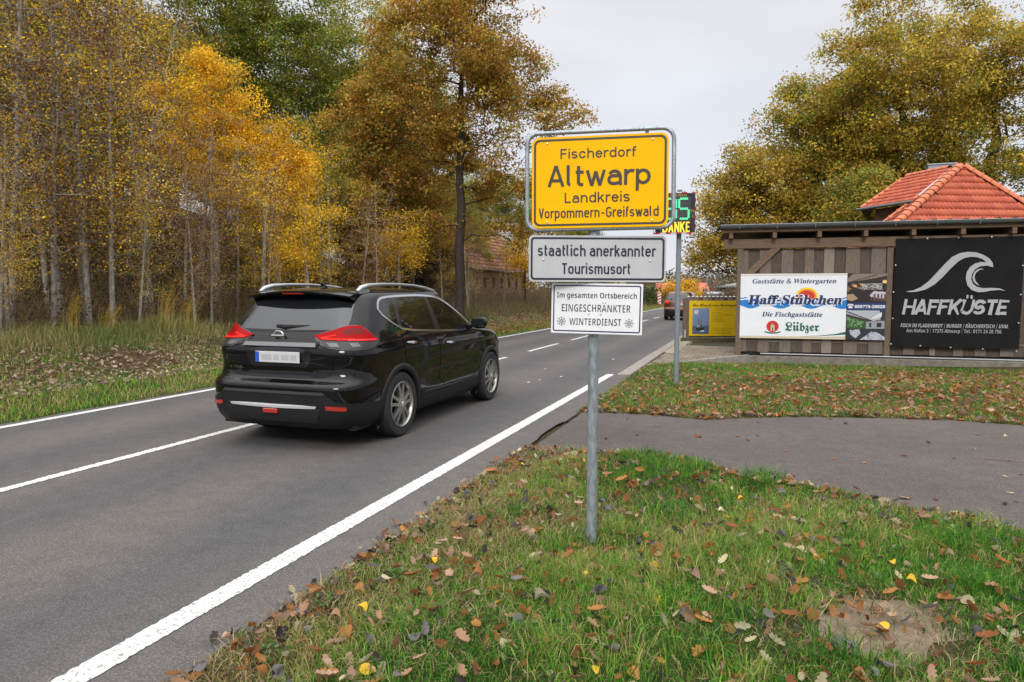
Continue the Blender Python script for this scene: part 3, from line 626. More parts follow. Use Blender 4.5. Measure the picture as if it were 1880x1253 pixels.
flat([[cc(700, 991), cc(860, 986), cc(1052, 972), cc(1052, 950), cc(980, 968), cc(860, 982)]], -.0016, 'green_swoosh', GRNP, wb)

# banner with two photographs of the dining room
def picture(w, h, fn, nx_, nz_, x0, z0, name, parent, y=-.002):
    U, V = np.meshgrid((np.arange(nx_) + .5) / nx_, (np.arange(nz_) + .5) / nz_); col = fn(U, 1 - V)
    gx_, gz_ = np.meshgrid(np.linspace(x0, x0 + w, nx_ + 1), np.linspace(z0, z0 + h, nz_ + 1)); base = np.stack([gx_, np.full_like(gx_, y), gz_], -1)
    q_ = np.stack([base[:-1, :-1], base[:-1, 1:], base[1:, 1:], base[1:, :-1]], 2).reshape(-1, 3); n_ = nx_ * nz_
    return link(name, fast_mesh(name, q_, np.arange(4 * n_), np.arange(n_) * 4, mat('photo_print', (1, 1, 1), .4, attr='Col'), np.repeat(col.reshape(-1, 3), 4, 0)), parent)
rg = np.random.default_rng(5)
def inpoly(U, V, poly):
    c_ = np.zeros(U.shape, bool); n_ = len(poly)
    for i in range(n_):
        (xa, ya), (xb, yb) = poly[i], poly[(i + 1) % n_]
        c_ ^= ((ya > V) != (yb > V)) & (U < (xb - xa) * (V - ya) / (yb - ya + 1e-9) + xa)
    return c_
def noise2(U, V, s, sd): r_ = np.random.default_rng(sd); g2 = r_.random((s + 2, s + 2)); i = (U * s).astype(int); j = (V * s).astype(int); return g2[j, i]
def pic_a(U, V):
    c_ = np.ones(U.shape + (3,)) * [.02, .014, .012]
    c_[inpoly(U, V, [(0, .16), (.15, 0), (1, 0), (1, .1), (.1, .28), (0, .28)])] = [.23, .17, .14]
    for k, (a, b_) in enumerate((((.08, .27), (.75, .02)), ((.2, .31), (1, .07)), ((.4, .33), (1, .16)))):
        c_[inpoly(U, V, [a, b_, (b_[0], b_[1] + .035), (a[0], a[1] + .02)])] = [.03, .02, .018]
    w_ = inpoly(U, V, [(.32, .33), (.88, .33), (.9, .55), (.35, .56)]); c_[w_] = [.35, .36, .36]; c_[w_ & (noise2(U, V, 26, 1) > .5)] = [.12, .07, .05]
    c_[inpoly(U, V, [(0, .33), (.3, .34), (.34, .52), (0, .62)]) & (noise2(U, V, 18, 2) > .55)] = [.25, .12, .06]
    c_[((U - .2) ** 2 + (V - .42) ** 2) < .0022] = [.7, .4, .15]; c_[((U - .95) ** 2 + (V - .28) ** 2) < .0035] = [.85, .55, .2]; c_[((U - .38) ** 2 + (V - .38) ** 2) < .0015] = [.7, .3, .12]
    c_[inpoly(U, V, [(.58, .75), (.68, .6), (.98, .63), (1, .85), (.9, .86), (.62, .8)])] = [.5, .5, .58]
    c_[inpoly(U, V, [(.66, .66), (1, .68), (1, .95), (.6, .92)]) & (((U * 11) % 1) > .45) & (V > .7)] = [.14, .07, .05]
    c_[inpoly(U, V, [(0, .72), (.16, .7), (.28, .86), (.14, .95), (0, .9)])] = [.38, .26, .16]
    return c_
def pic_b(U, V):
    c_ = np.ones(U.shape + (3,)) * [.03, .03, .04]
    c_[inpoly(U, V, [(0, 0), (.85, 0), (.88, .3), (.7, .36), (0, .12)])] = [.42, .45, .50]
    c_[inpoly(U, V, [(.6, .3), (.9, .05), (.9, .22)])] = [.66, .68, .7]; c_[inpoly(U, V, [(.7, .34), (.88, .28), (.88, .34)])] = [.5, .25, .08]
    c_[inpoly(U, V, [(0, .2), (.5, .36), (.52, .62), (0, .62)])] = [.03, .09, .03]; c_[inpoly(U, V, [(0, .22), (.46, .38), (.4, .6), (0, .55)]) & (noise2(U, V, 30, 4) > .6)] = [.16, .3, .13]
    for a, b_ in (((0, .02), (.68, .34)), ((0, .14), (.62, .38))): c_[inpoly(U, V, [a, b_, (b_[0], b_[1] + .03), (a[0], a[1] + .045)])] = [.06, .035, .03]
    c_[inpoly(U, V, [(.52, .38), (.98, .35), (.98, .62), (.52, .62)])] = [.30, .31, .34]; c_[inpoly(U, V, [(.79, .42), (.9, .42), (.9, .56), (.79, .56)])] = [.02, .02, .02]; c_[inpoly(U, V, [(.6, .42), (.65, .42), (.65, .56), (.6, .56)])] = [.03, .03, .03]
    c_[inpoly(U, V, [(.08, .68), (.34, .64), (.38, .78), (.25, .95), (.12, .82)])] = [.45, .48, .55]; c_[inpoly(U, V, [(.36, 1), (.66, .72), (.8, .74), (1, .9), (1, 1)])] = [.45, .47, .56]
    d_ = inpoly(U, V, [(.0, .62), (1, .62), (1, 1), (0, 1)]) & (noise2(U, V, 34, 8) > .78); c_[d_] *= .45
    return c_
pb = MB().box(2.685, 3.60, 0, .012, .475, 2.19).build('photo_board', mat('print_dark', (.02, .02, .03), .5)); local(pb, -.13); tag(pb, 'narrow board with two dining room photographs and a blue telephone strip', 'advertising board')
picture(.915, .745, pic_a, 74, 60, 2.685, 1.435, 'upper_photo', pb); picture(.915, .76, pic_b, 74, 60, 2.685, .475, 'lower_photo', pb)
flat([[(2.685, 1.236), (3.6, 1.236), (3.6, 1.434), (2.685, 1.434)]], -.002, 'telephone_strip', mat('print_navy2', (.01, .03, .13), .45), pb)
text('039773-20528', 2.87, 3.585, 1.298, .072, -.004, mat('print_pale', (.75, .76, .8), .45), pb, 'serifd', off=.02)
ph = [(2.70, 1.37), (2.72, 1.40), (2.82, 1.40), (2.85, 1.37), (2.84, 1.345), (2.81, 1.36), (2.80, 1.375), (2.75, 1.375), (2.735, 1.36), (2.705, 1.345)]
flat([ph, [(2.745, 1.36), (2.80, 1.36), (2.83, 1.29), (2.715, 1.29)]], -.004, 'telephone_symbol', mat('print_pale', (.75, .76, .8)), pb)

# black banner
BB = mat('banner_black', (.010, .009, .010), .7, spec=.18, var=.2, vscale=2, bump=.1, bscale=3); SIL = mat('print_silver', (.40, .41, .43), .5)
nxb, nzb = 36, 30; v = []; f = []
for j in range(nzb + 1):
    for i in range(nxb + 1):
        u_, w_ = i / nxb, j / nzb; x = 3.765 + 2.815 * u_; z = .31 + (2.745 + .02 * u_) * w_
        y_ = .010 * math.sin(u_ * 9 + w_ * 3) * math.sin(w_ * math.pi) + .006 * math.sin(u_ * 23 - w_ * 14) * math.sin(w_ * math.pi) - .004 * abs(math.sin(u_ * math.pi * 4))
        z += (-.012 if j == 0 else .012 if j == nzb else 0) * abs(math.sin(u_ * math.pi * 4)) * -1
        v.append((x, y_, z))
for j in range(nzb):
    for i in range(nxb): a = j * (nxb + 1) + i; f.append((a, a + 1, a + nxb + 2, a + nxb + 1))
bb = link('black_banner', mesh_from('black_banner', v, f, BB, True)); local(bb, -.16); tag(bb, 'black fabric banner with a grey breaking wave at the right of the shed', 'banner')
def ee(a, b_): u_ = (a - 243) / (971 - 243.0); x = 3.765 + 2.815 * u_ + (b_ - 800) * .00008; return (x, 3.06 - (b_ - 497 + 15 * u_) / (1122 - 492.) * 2.745)
wave1 = [(312, 803), (355, 795), (400, 775), (445, 740), (490, 690), (535, 640), (575, 600), (620, 578), (665, 571), (710, 574), (750, 587), (785, 608), (803, 632), (807, 656), (790, 650), (765, 643), (745, 644), (768, 630), (748, 612), (715, 601), (680, 599), (645, 606), (610, 626), (570, 665), (525, 715), (480, 757), (430, 788), (380, 802), (340, 806)]
wave2 = [(768, 630), (790, 648), (807, 656), (770, 648), (735, 652), (708, 668), (690, 695), (686, 725), (697, 752), (720, 768), (755, 775), (800, 772), (845, 774), (880, 788), (845, 783), (800, 787), (760, 796), (725, 798), (690, 787), (665, 760), (655, 720), (660, 685), (678, 655), (705, 636), (738, 627)]
wave3 = [(757, 667), (733, 672), (712, 688), (704, 710), (710, 735), (735, 762), (712, 752), (697, 735), (693, 712), (700, 688), (718, 670), (738, 664)]
flat([[ee(*p) for p in wave1]], -.018, 'wave_crest', SIL, bb); flat([[ee(*p) for p in wave2]], -.0184, 'wave_curl', SIL, bb); flat([[ee(*p) for p in wave3]], -.0182, 'wave_inner_line', SIL, bb)
def T3(s_, a0, a1, bb_, bt, m, fn=text, **k): p, q_ = ee(a0, bb_), ee(a1, bb_); r_ = ee(a0, bt); return fn(s_, p[0], q_[0], (p[1] + q_[1]) / 2, r_[1] - p[1], -.018, m, bb, **k)
T3('HAFFKUSTE', 290, 895, 930, 842, SIL, din, W=3.5, t=1.5, gap=.35, slant=.16, rough=.006, uml=(5,))
T3('FISCH IM FLADENBROT | BURGER | RÄUCHERFISCH | UVM.', 285, 900, 1004, 983, SIL, style='sansb', shear=.25, off=.0)
T3('Am Hafen 3 | 17375 Altwarp | Tel.: 0171 24 28 756', 320, 862, 1034, 1014, SIL, style='sansb', off=-.01)
for a, b_ in ((432, 497), (610, 492), (795, 487), (250, 653), (240, 808), (238, 962), (232, 1112), (970, 645), (964, 807), (957, 966), (950, 1126), (405, 1116), (580, 1119), (763, 1121)):
    x, z = ee(a, b_); MB().lathe([(.018, 0), (.018, -.006), (.006, -.009)], 10, 'y', (x, -.008, z)).build('eyelet', BOLT, bb, smooth=True)

# ---------------- board fence with the yellow board ----------------
FO = (-2.27, 23.95); FA = R(19)
fence = thing('board_fence', 'short weathered board fence left of the shed with snow white caps of frost on top', 'fence', (FO[0], FO[1], 0), FA)
fence['label'] = 'short weathered board fence with pale tops between the road and the shed'
for i in range(13):
    x0 = .02 + i * .14; MB().box(x0 + .003, x0 + .135, 0, .022, .17, 1.52 + rnd.uniform(-.012, .012)).build('plank', rnd.choice(WD + [WDK]), fence)
    MB().lathe([(.0, .035), (.035, .025), (.055, .0), (.05, -.006)], 8, 'z', (x0 + .07, .012, 1.535), cap=False).build('plank_cap', mat('pale_cap', (.5, .48, .44), .8), fence, smooth=True)
MB().box(-.09, .02, -.05, .06, -.1, 1.5).build('post', POSTM, fence, bevel=.006); MB().box(-.07, -.01, -.1, -.052, -.1, .42).build('post_footing', mat('footing', (.40, .41, .42), .6), fence)
MB().box(-.05, 1.85, .024, .06, 1.25, 1.34).build('rail', BEAM, fence); MB().box(-.05, 1.85, .024, .06, .35, .44).build('rail', BEAM, fence)
mossb = MB().box(-.15, 1.95, -.12, .08, -.05, .15).build('mossy_beam', mat('mossy_wood', (.055, .06, .02), .95, col2=(.14, .10, .06), vscale=8, bump=.6, bscale=40), fence, bevel=.02)
yb = MB().box(.1, 1.705, 0, .012, .21, 1.41).build('yellow_board', mat('board_yellow', (.78, .52, .005), .45, var=.05, vscale=3)); yb.location = (FO[0] + .02, FO[1] - .06, 0); yb.rotation_euler = (0, 0, FA)
tag(yb, 'small yellow board with a picture of a sailing ship on the fence', 'advertising board')
BRN = mat('print_brown', (.16, .09, .01), .5)
def pic_s(U, V):
    c_ = np.ones(U.shape + (3,)) * [.22, .30, .48] * (1 - .25 * (V[..., None]))
    c_[V > .67] = [.09, .13, .20]; d_ = ((U - .22) ** 2 + ((V - .15) * 1.6) ** 2); c_[d_ < .016] = [.75, .75, .8]; c_[d_ < .004] = [.75, .35, .3]
    c_[inpoly(U, V, [(.2, .76), (.72, .74), (.68, .86), (.24, .86)])] = [.03, .035, .03]
    for x_, t_ in ((.36, .36), (.52, .24)): c_[inpoly(U, V, [(x_ - .012, t_), (x_ + .012, t_), (x_ + .015, .8), (x_ - .015, .8)])] = [.04, .04, .04]
    c_[inpoly(U, V, [(.3, .66), (.44, .62), (.44, .75), (.3, .75)]) & (noise2(U, V, 20, 6) > .4)] = [.5, .45, .42]; c_[inpoly(U, V, [(.46, .5), (.5, .5), (.51, .74), (.42, .74)])] = [.2, .2, .2]; c_[inpoly(U, V, [(.5, .86), (.75, .84), (.7, .9), (.45, .9)])] = [.6, .62, .66]
    return c_
picture(.57, .885, pic_s, 44, 64, .21, .268, 'ship_photo', yb)
text('Ein Hauch von Nostalgie', .21, 1.68, 1.215, .10, -.003, BRN, yb, 'script', off=.012); text('Segeltörns & Ausflüge', .98, 1.66, 1.10, .035, -.003, mat('print_rose', (.7, .35, .22), .5), yb, 'sansb')
for k, s_ in enumerate(('• Hafenrundfahrten', '  ab Altwarp & Nowe Warpno/PL', '• Rundfahrten', '• Tagesfahrten', '• Charterfahrten')):
    text(s_.strip() if k != 1 else s_.strip(), .84 if k != 1 else .90, (1.22, 1.62, 1.24, 1.25, 1.29)[k], .985 - k * .073, .034, -.003, BRN, yb)
text('www.haff-segeln-altwarp.de', .86, 1.64, .455, .03, -.003, BRN, yb); text('info@haff-segeln.de', .86, 1.52, .385, .03, -.003, BRN, yb); text('Tel. 0160 184 17 33', .86, 1.53, .285, .042, -.003, BRN, yb)

# paved driveway beside the road with its edging
pv = link('driveway', None, kind='structure'); PV = [mat('paver_%s' % k, c_, .9, var=.22, vscale=12, bump=.3) for k, c_ in (('grey', (.20, .165, .125)), ('buff', (.24, .195, .145)), ('brown', (.165, .13, .095)))]
link('driveway_bed', mesh_from('driveway_bed', [(-2.42, 16.05, -.012), (-.42, 18.9, -.012), (-.5, 20, -.012), (1, 24.9, -.012), (1, 31, -.012), (-2.42, 31, -.012)], [(0, 1, 2, 3, 4, 5)], mat('joint_sand', (.035, .035, .018), .95)), pv)
pme = {}
cnt = 0
for r_ in range(44):
    y0 = 16.2 + r_ * .165
    for c_ in range(14):
        x0 = -2.40 + c_ * .245 + (.12 if r_ % 2 else 0); x0r = x0 + .238
        lim = 16.35 + (x0 + 2.3) * 1.55
        if y0 < lim or (y0 > 23.6 and x0 > -2.35 + 0 and y0 > 23.7 + (x0 + 2.27) * .344) or x0r > 1.0 or cnt > 290: continue
        if 'p' not in pme:
            o = MB().box(-.114, .114, -.076, .076, -.03, 0).build('paver', PV[0], pv, bevel=.008); pme['p'] = o.data; pl_ = []
            for m_ in PV: me = o.data.copy(); me.materials[0] = m_; pl_.append(me)
            o.data = pl_[0]
        else: o = link('paver', rnd.choice(pl_), pv)
        o.location = (x0 + .119, y0 + .08, rnd.uniform(-.004, .004)); cnt += 1
eg = link('driveway_edging', None, kind='structure')
for i in range(4):
    a = (-2.38 + i * .55, 16.05 + i * .78); b_ = (a[0] + .545, a[1] + .773)
    an = math.atan2(b_[1] - a[1], b_[0] - a[0]); o = MB().box(.004, .945, -.05, .05, -.30, .015 + .01 * i).build('edging_stone', km, eg, bevel=.01); o.location = (a[0], a[1], 0); o.rotation_euler = (0, 0, an)
# gravel heap strip between kerb and fence
v = []; f = []
for i in range(900):
    y0 = rnd.uniform(19.5, 24.2); x0 = rnd.gauss(-2.3, .08) + (.02 * (y0 - 20)); s_ = rnd.uniform(.012, .035); b_ = len(v)
    v += [(x0 + s_, y0, .0), (x0, y0 + s_, .0), (x0 - s_, y0, 0), (x0, y0 - s_, 0), (x0 + rnd.uniform(-.3, .3) * s_, y0, s_ * 1.1 + rnd.uniform(0, .03))]; f += [(b_, b_ + 1, b_ + 4), (b_ + 1, b_ + 2, b_ + 4), (b_ + 2, b_ + 3, b_ + 4), (b_ + 3, b_, b_ + 4)]
link('gravel', mesh_from('gravel', v, f, mat('pale_gravel', (.42, .37, .28), .9, var=.4, vscale=30)), kind='stuff')
# ---------------- cars ----------------
# body: stacked horizontal slices. rows: height, rear end, front end, half width (metres from the rear axle on the ground)
SUV = [(.20, -.80, 3.30, .70), (.24, -.93, 3.46, .83), (.32, -.985, 3.58, .875), (.42, -1.01, 3.63, .895), (.55, -1.015, 3.65, .905), (.645, -1.015, 3.655, .91), (.675, -1.00, 3.655, .91), (.70, -.95, 3.65, .91),
       (.725, -.915, 3.645, .909), (.78, -.885, 3.635, .908), (.87, -.88, 3.60, .906), (.93, -.895, 3.56, .905), (.985, -.905, 3.50, .905), (1.02, -.895, 3.40, .90), (1.05, -.875, 3.24, .897), (1.075, -.86, 2.98, .892), (1.10, -.845, 2.66, .886),
       (1.13, -.825, 2.47, .876), (1.2, -.775, 2.34, .852), (1.3, -.70, 2.14, .812), (1.4, -.62, 1.91, .77), (1.48, -.555, 1.73, .735), (1.54, -.505, 1.57, .705), (1.58, -.465, 1.36, .68), (1.61, -.42, 1.20, .645), (1.635, -.31, 1.0, .58), (1.652, -.10, .8, .48), (1.66, .2, .55, .25)]
def slice_pt(row, xc, n=13, m=5.6, N=60, n2=7.5, m2=3.4):
    z, xr, xf, b = row; dense = np.linspace(0, 1, 1500)
    th = dense * math.pi / 2; pts = []
    for sx, a in ((-1, xc - xr), (1, xf - xc)):
        # even arc length spacing along each quarter
        n, m = (n, m) if sx < 0 else (n2, m2); c_ = np.cos(th); s_ = np.sin(th); X = sx * a * c_ ** (2 / n); Y = b * s_ ** (2 / m)
        X[-1] = 0; d_ = np.concatenate([[0], np.cumsum(np.hypot(np.diff(X), np.diff(Y)))]); t = np.linspace(0, d_[-1], N)
        pts.append(np.stack([np.interp(t, d_, X) + xc, np.interp(t, d_, Y)], 1))
    q1, q2 = pts; half = np.concatenate([q1, q2[::-1][1:]])      # rear centre -> right side -> front centre
    return np.concatenate([half, np.stack([half[::-1][1:-1, 0], -half[::-1][1:-1, 1]], 1)])
def resample(prof, dz=.018):
    P_ = np.array(prof); zs = [P_[0, 0]]
    for a, b_ in zip(P_[:-1], P_[1:]):
        k = max(1, int(math.ceil((b_[0] - a[0]) / dz))); zs += [a[0] + (b_[0] - a[0]) * i / k for i in range(1, k + 1)]
    zs = np.array(zs); out = np.stack([zs] + [np.interp(zs, P_[:, 0], P_[:, c_]) for c_ in (1, 2, 3)], 1)
    for _ in range(2):
        s_ = out.copy(); s_[1:-1, 1:] = out[:-2, 1:] * .25 + out[1:-1, 1:] * .5 + out[2:, 1:] * .25; out = s_
    return out
def side_sculpt(X, Y, z):
    # crease below the window line and a hollow along the doors
    k = np.clip((np.abs(Y) - .6) / .2, 0, 1)
    return Y * (1 - k * (.016 * np.exp(-((z - .62) / .10) ** 2) * sm(X, .4, .8) * (1 - sm(X, 2.0, 2.4)) - .008 * np.exp(-((z - .97) / .03) ** 2)))
def car_body(name, prof, wheels, wr, parent, m, xc=1.1, n=13, mm=5.6, N=60):
    rows = resample(prof); V = []; cnt = None
    for r_ in rows:
        p = slice_pt((r_[0], r_[1], r_[2], r_[3]), min(max(xc, r_[1] + .15), r_[2] - .15), n, mm, N); cnt = len(p)
        yy_ = side_sculpt(p[:, 0], p[:, 1], r_[0]); V.append(np.stack([yy_, p[:, 0], np.full(cnt, r_[0])], 1))
    V = np.concatenate(V); K = len(rows); F = []
    for k in range(K - 1):
        for i in range(cnt):
            j = (i + 1) % cnt; q_ = (k * cnt + i, k * cnt + j, (k + 1) * cnt + j, (k + 1) * cnt + i)
            F.append(q_)
    F.append(tuple(range(K * cnt - cnt, K * cnt)))
    bv = BVHTree.FromPolygons([tuple(p) for p in V], F)
    cen = [V[list(q_)].mean(0) for q_ in F]
    F2 = [q_ for q_, c_ in zip(F, cen) if not any(math.hypot(c_[1] - w, c_[2] - wr) < wr * 1.13 for w in wheels)]
    used = sorted({i for q_ in F2 for i in q_}); mp = {a: b_ for b_, a in enumerate(used)}
    o = link(name, mesh_from(name, V[used], [tuple(mp[i] for i in q_)[::-1] for q_ in F2], m, True), parent)
    bm = bmesh.new(); bm.from_mesh(o.data); bmesh.ops.recalc_face_normals(bm, faces=bm.faces); bm.to_mesh(o.data); bm.free()
    return o, bv
AX = {'R': (Vector((-1, 0, 0)), lambda a, z: Vector((2.5, a, z))), 'L': (Vector((1, 0, 0)), lambda a, z: Vector((-2.5, -a if False else a, z))), 'B': (Vector((0, 1, 0)), lambda a, z: Vector((a, -3, z))), 'F': (Vector((0, -1, 0)), lambda a, z: Vector((a, 6, z))), 'T': (Vector((0, 0, -1)), lambda a, b_: Vector((a, b_, 4)))}
def _diag(sgn):   # view from a rear corner, 42 degrees
    d = Vector((-sgn * math.sin(R(42)), math.cos(R(42)), 0)); e = Vector((math.cos(R(42)), sgn * math.sin(R(42)), 0))
    return d, lambda a, z: e * (a * 1.0) * sgn * sgn - d * 4 + Vector((0, 0, z)) + Vector((0, 0, 0))
AX['DR'] = _diag(1); AX['DL'] = _diag(-1)
def smooth_poly(p, it=1):
    for _ in range(it):
        q_ = []
        for i in range(len(p)):
            a, b_ = p[i], p[(i + 1) % len(p)]; q_ += [(a[0] * .78 + b_[0] * .22, a[1] * .78 + b_[1] * .22), (a[0] * .22 + b_[0] * .78, a[1] * .22 + b_[1] * .78)]
        p = q_
    return p
def offset_poly(p, d):
    n = len(p); a = sum(p[i][0] * p[(i + 1) % n][1] - p[(i + 1) % n][0] * p[i][1] for i in range(n)); s_ = 1 if a > 0 else -1; out = []
    for i in range(n):
        u, v, w = p[i - 1], p[i], p[(i + 1) % n]; e1 = (v[0] - u[0], v[1] - u[1]); e2 = (w[0] - v[0], w[1] - v[1]); l1 = math.hypot(*e1) or 1; l2 = math.hypot(*e2) or 1
        nx_, ny_ = e1[1] / l1 + e2[1] / l2, -e1[0] / l1 - e2[0] / l2; l = math.hypot(nx_, ny_) or 1; c_ = max(.5, l / 2)
        out.append((v[0] + s_ * nx_ / l * d / c_, v[1] + s_ * ny_ / l * d / c_))
    return out
def overlay(bv, poly, axis, out, name, m, parent, grid=.035, hole=None, seg=.03, skirt=.012):
    """a shell cut to an outline and laid on the body, with its own thickness"""
    def dens(p):
        r_ = []
        for i in range(len(p)):
            a, b_ = p[i], p[(i + 1) % len(p)]; k = max(1, int(math.hypot(b_[0] - a[0], b_[1] - a[1]) / seg)); r_ += [(a[0] + (b_[0] - a[0]) * t / k, a[1] + (b_[1] - a[1]) * t / k) for t in range(k)]
        return r_
    loops = [dens(poly)] + ([dens(hole)] if hole else [])
    pts = []; edges = []
    for lp_ in loops: b_ = len(pts); pts += lp_; edges += [(b_ + i, b_ + (i + 1) % len(lp_)) for i in range(len(lp_))]
    P_ = np.array(loops[0]); U, V = np.meshgrid(np.arange(P_[:, 0].min() + grid / 2, P_[:, 0].max(), grid), np.arange(P_[:, 1].min() + grid / 2, P_[:, 1].max(), grid))
    ins = inpoly(U, V, loops[0]) & inpoly(U, V, offset_poly(loops[0], -grid * .4))
    if hole: ins &= ~inpoly(U, V, offset_poly(loops[1], grid * .4))
    pts += list(zip(U[ins].tolist(), V[ins].tolist()))
    vo, _, fo, _, _, _ = delaunay_2d_cdt([Vector(p) for p in pts], edges, [], 1, 1e-5) if not hole else delaunay_2d_cdt([Vector(p) for p in pts], edges, [], 1, 1e-5)
    if hole:
        keep = []
        for q_ in fo:
            c_ = sum((vo[i] for i in q_), Vector((0, 0))) / len(q_)
            if not inpoly(np.array([c_.x]), np.array([c_.y]), loops[1])[0]: keep.append(q_)
        fo = keep
    d, org = AX[axis]; W_ = []; Nn = []
    for p in vo:
        loc, nn, _, _ = bv.ray_cast(org(p[0], p[1]), d)
        if loc is None: loc2 = bv.find_nearest(org(p[0], p[1]) + d * 2.5); loc, nn = loc2[0], loc2[1]
        if nn.dot(d) > 0: nn = -nn
        W_.append(loc); Nn.append((nn * .6 - d * .4).normalized())
    verts = [w + n_ * out for w, n_ in zip(W_, Nn)]; faces = [tuple(q_) for q_ in fo]
    ed = {}
    for q_ in faces:
        for i in range(len(q_)):
            a, b_ = q_[i], q_[(i + 1) % len(q_)]; ed[(a, b_)] = 1
    nb = len(verts); verts += [w - n_ * skirt for w, n_ in zip(W_, Nn)]
    for (a, b_) in list(ed):
        if (b_, a) not in ed: faces.append((b_, a, a + nb, b_ + nb))
    used = sorted({i for q_ in faces for i in q_}); mp = {a: k for k, a in enumerate(used)}
    me = mesh_from(name, [verts[i] for i in used], [tuple(mp[i] for i in q_) for q_ in faces], m, True)
    bm = bmesh.new(); bm.from_mesh(me); bmesh.ops.recalc_face_normals(bm, faces=bm.faces)
    c_ = sum((f_.normal * f_.calc_area() for f_ in bm.faces), Vector())
    for e in bm.edges:
        if e.calc_face_angle(0) > .6: e.smooth = False
    bm.to_mesh(me); bm.free()
    return link(name, me, parent)
def seam(bv, pts, axis, name, m, parent, r=.003, out=.0):
    d, org = AX[axis]; pp = []
    for i in range(len(pts) - 1):
        k = max(1, int(math.dist(pts[i], pts[i + 1]) / .04))
        for t in range(k + (i == len(pts) - 2)): a = t / k; pp.append((pts[i][0] + (pts[i + 1][0] - pts[i][0]) * a, pts[i][1] + (pts[i + 1][1] - pts[i][1]) * a))
    W_ = []
    for p in pp:
        loc, nn, _, _ = bv.ray_cast(org(*p), d)
        if loc is not None: W_.append(loc - d * out)
    return MB().tube(W_, r, 6).build(name, m, parent, smooth=True)
def wheel(parent, x, y, rad, w, m_t, m_r, m_d, spokes=5, phase=0.0, side=1):
    """tyre with tread and sidewall; rim with ten blades in five pairs; parts of the car"""
    t = MB().lathe([(rad * .68, -w * .36), (rad * .70, -w * .46), (rad * .80, -w * .5), (rad * .93, -w * .49), (rad * .985, -w * .40), (rad, -w * .2), (rad, w * .2), (rad * .985, w * .40), (rad * .93, w * .49), (rad * .80, w * .5), (rad * .70, w * .46), (rad * .68, w * .36)], 44).build('wheel', m_t, parent, smooth=True, loc=(x, y, rad))
    s_ = side; R0 = rad * .70; rim = MB().lathe([(R0, s_ * w * .36), (R0 * .995, s_ * w * .49), (R0 * .965, s_ * w * .505), (R0 * .93, s_ * w * .46), (R0 * .91, s_ * w * .1), (R0 * .91, -s_ * w * .3)], 40)
    face = s_ * w * .44
    for k in range(spokes):
        a0 = phase + 2 * math.pi * k / spokes
        for tw in (-1, 1):
            hub, ti = a0 + tw * .23, a0 + tw * .27
            pr_ = [(R0 * .20, .055, face + s_ * .012), (R0 * .5, .030, face + s_ * .006), (R0 * .93, .036, face - s_ * .004)]
            vs = []
            for j, (rr_, hw, hx) in enumerate(pr_):
                an = a0 + tw * (.42, .235, .235)[j]; cx, cz = rr_ * math.cos(an), rr_ * math.sin(an); px2, pz2 = -math.sin(an), math.cos(an)
                vs += [(hx, cx + px2 * hw * .5, cz + pz2 * hw * .5), (hx, cx - px2 * hw * .5, cz - pz2 * hw * .5), (hx - s_ * .04, cx - px2 * hw * .6, cz - pz2 * hw * .6), (hx - s_ * .04, cx + px2 * hw * .6, cz + pz2 * hw * .6)]
            fs = []
            for j in range(2):
                for e in range(4): fs.append((4 * j + e, 4 * j + (e + 1) % 4, 4 * j + 4 + (e + 1) % 4, 4 * j + 4 + e))
            rim.add(vs, fs)
    rim.lathe([(R0 * .28, face - s_ * .03), (R0 * .27, face + s_ * .012), (R0 * .15, face + s_ * .018), (0.002, face + s_ * .02)], 20)
    rm = rim.build('rim', m_r, t, smooth=True)
    MB().lathe([(.002, face - s_ * .05), (R0 * .90, face - s_ * .06), (R0 * .9, face - s_ * .2)], 30).build('brake_disc', m_d, t, smooth=True)
    MB().lathe([(R0 * .13, face + s_ * .018), (R0 * .1, face + s_ * .025), (.001, face + s_ * .026)], 16).build('hub_cap', BOLT, t, smooth=True)
    return t
CBLK = mat('black_car_paint', (.002, .002, .0025), .5, spec=.04, coat=.8); CGLS = mat('dark_car_glass', (.006, .008, .008), .02, spec=.8); CPL = mat('black_plastic', (.012, .012, .013), .5, spec=.3, var=.15, vscale=20)
CHR = mat('chrome_trim', (.62, .63, .65), .16, metal=1.0); SILV = mat('roof_rail_silver', (.50, .51, .53), .3, metal=.85); TYRE = mat('tyre_rubber', (.018, .018, .018), .75, var=.2, vscale=30); RIM = mat('rim_alloy', (.40, .385, .355), .32, metal=.8); RDK = mat('brake_dark', (.02, .02, .02), .6, metal=.3)
LRED = mat('tail_lamp_red', (.30, .002, .003), .2, spec=.10, emit=.16); LGLO = mat('tail_lamp_glow', (.8, .02, .012), .3, spec=.1, emit=.75); LCLR = mat('lamp_clear', (.035, .032, .032), .15, spec=.5); REFL = mat('reflector_red', (.38, .02, .01), .25, emit=.05, coat=1)
PLATE = mat('plate_white', (.56, .57, .58), .5); PBLU = mat('plate_blue', (.015, .09, .50), .5); PINK = mat('plate_smear', (.43, .43, .44), .6)
WELL = mat('wheel_well', (.008, .008, .008), .95)
def mir(p): return [(-a, z) for a, z in p]
def car_base(t, prof, wheels, wr, tw, hw, m, **k):
    body, bv = car_body('body', prof, wheels, wr, t, m, **k)
    MB().box(-hw + .12, hw - .12, prof[1][1] + .15, prof[1][2] - .2, .20, .5).build('underbody', WELL, t)
    for w in wheels:
        for s_ in (-1, 1):
            lb = MB().lathe([(wr * 1.14, s_ * (hw - .03)), (wr * 1.14, s_ * (hw - .42)), (.01, s_ * (hw - .42))], 36, 'x', (0, w, wr)); lb.f = [q_ for q_ in lb.f if min(lb.v[i][2] for i in q_) > .23]; lb.build('wheel_arch_liner', WELL, t, smooth=True)
    return body, bv
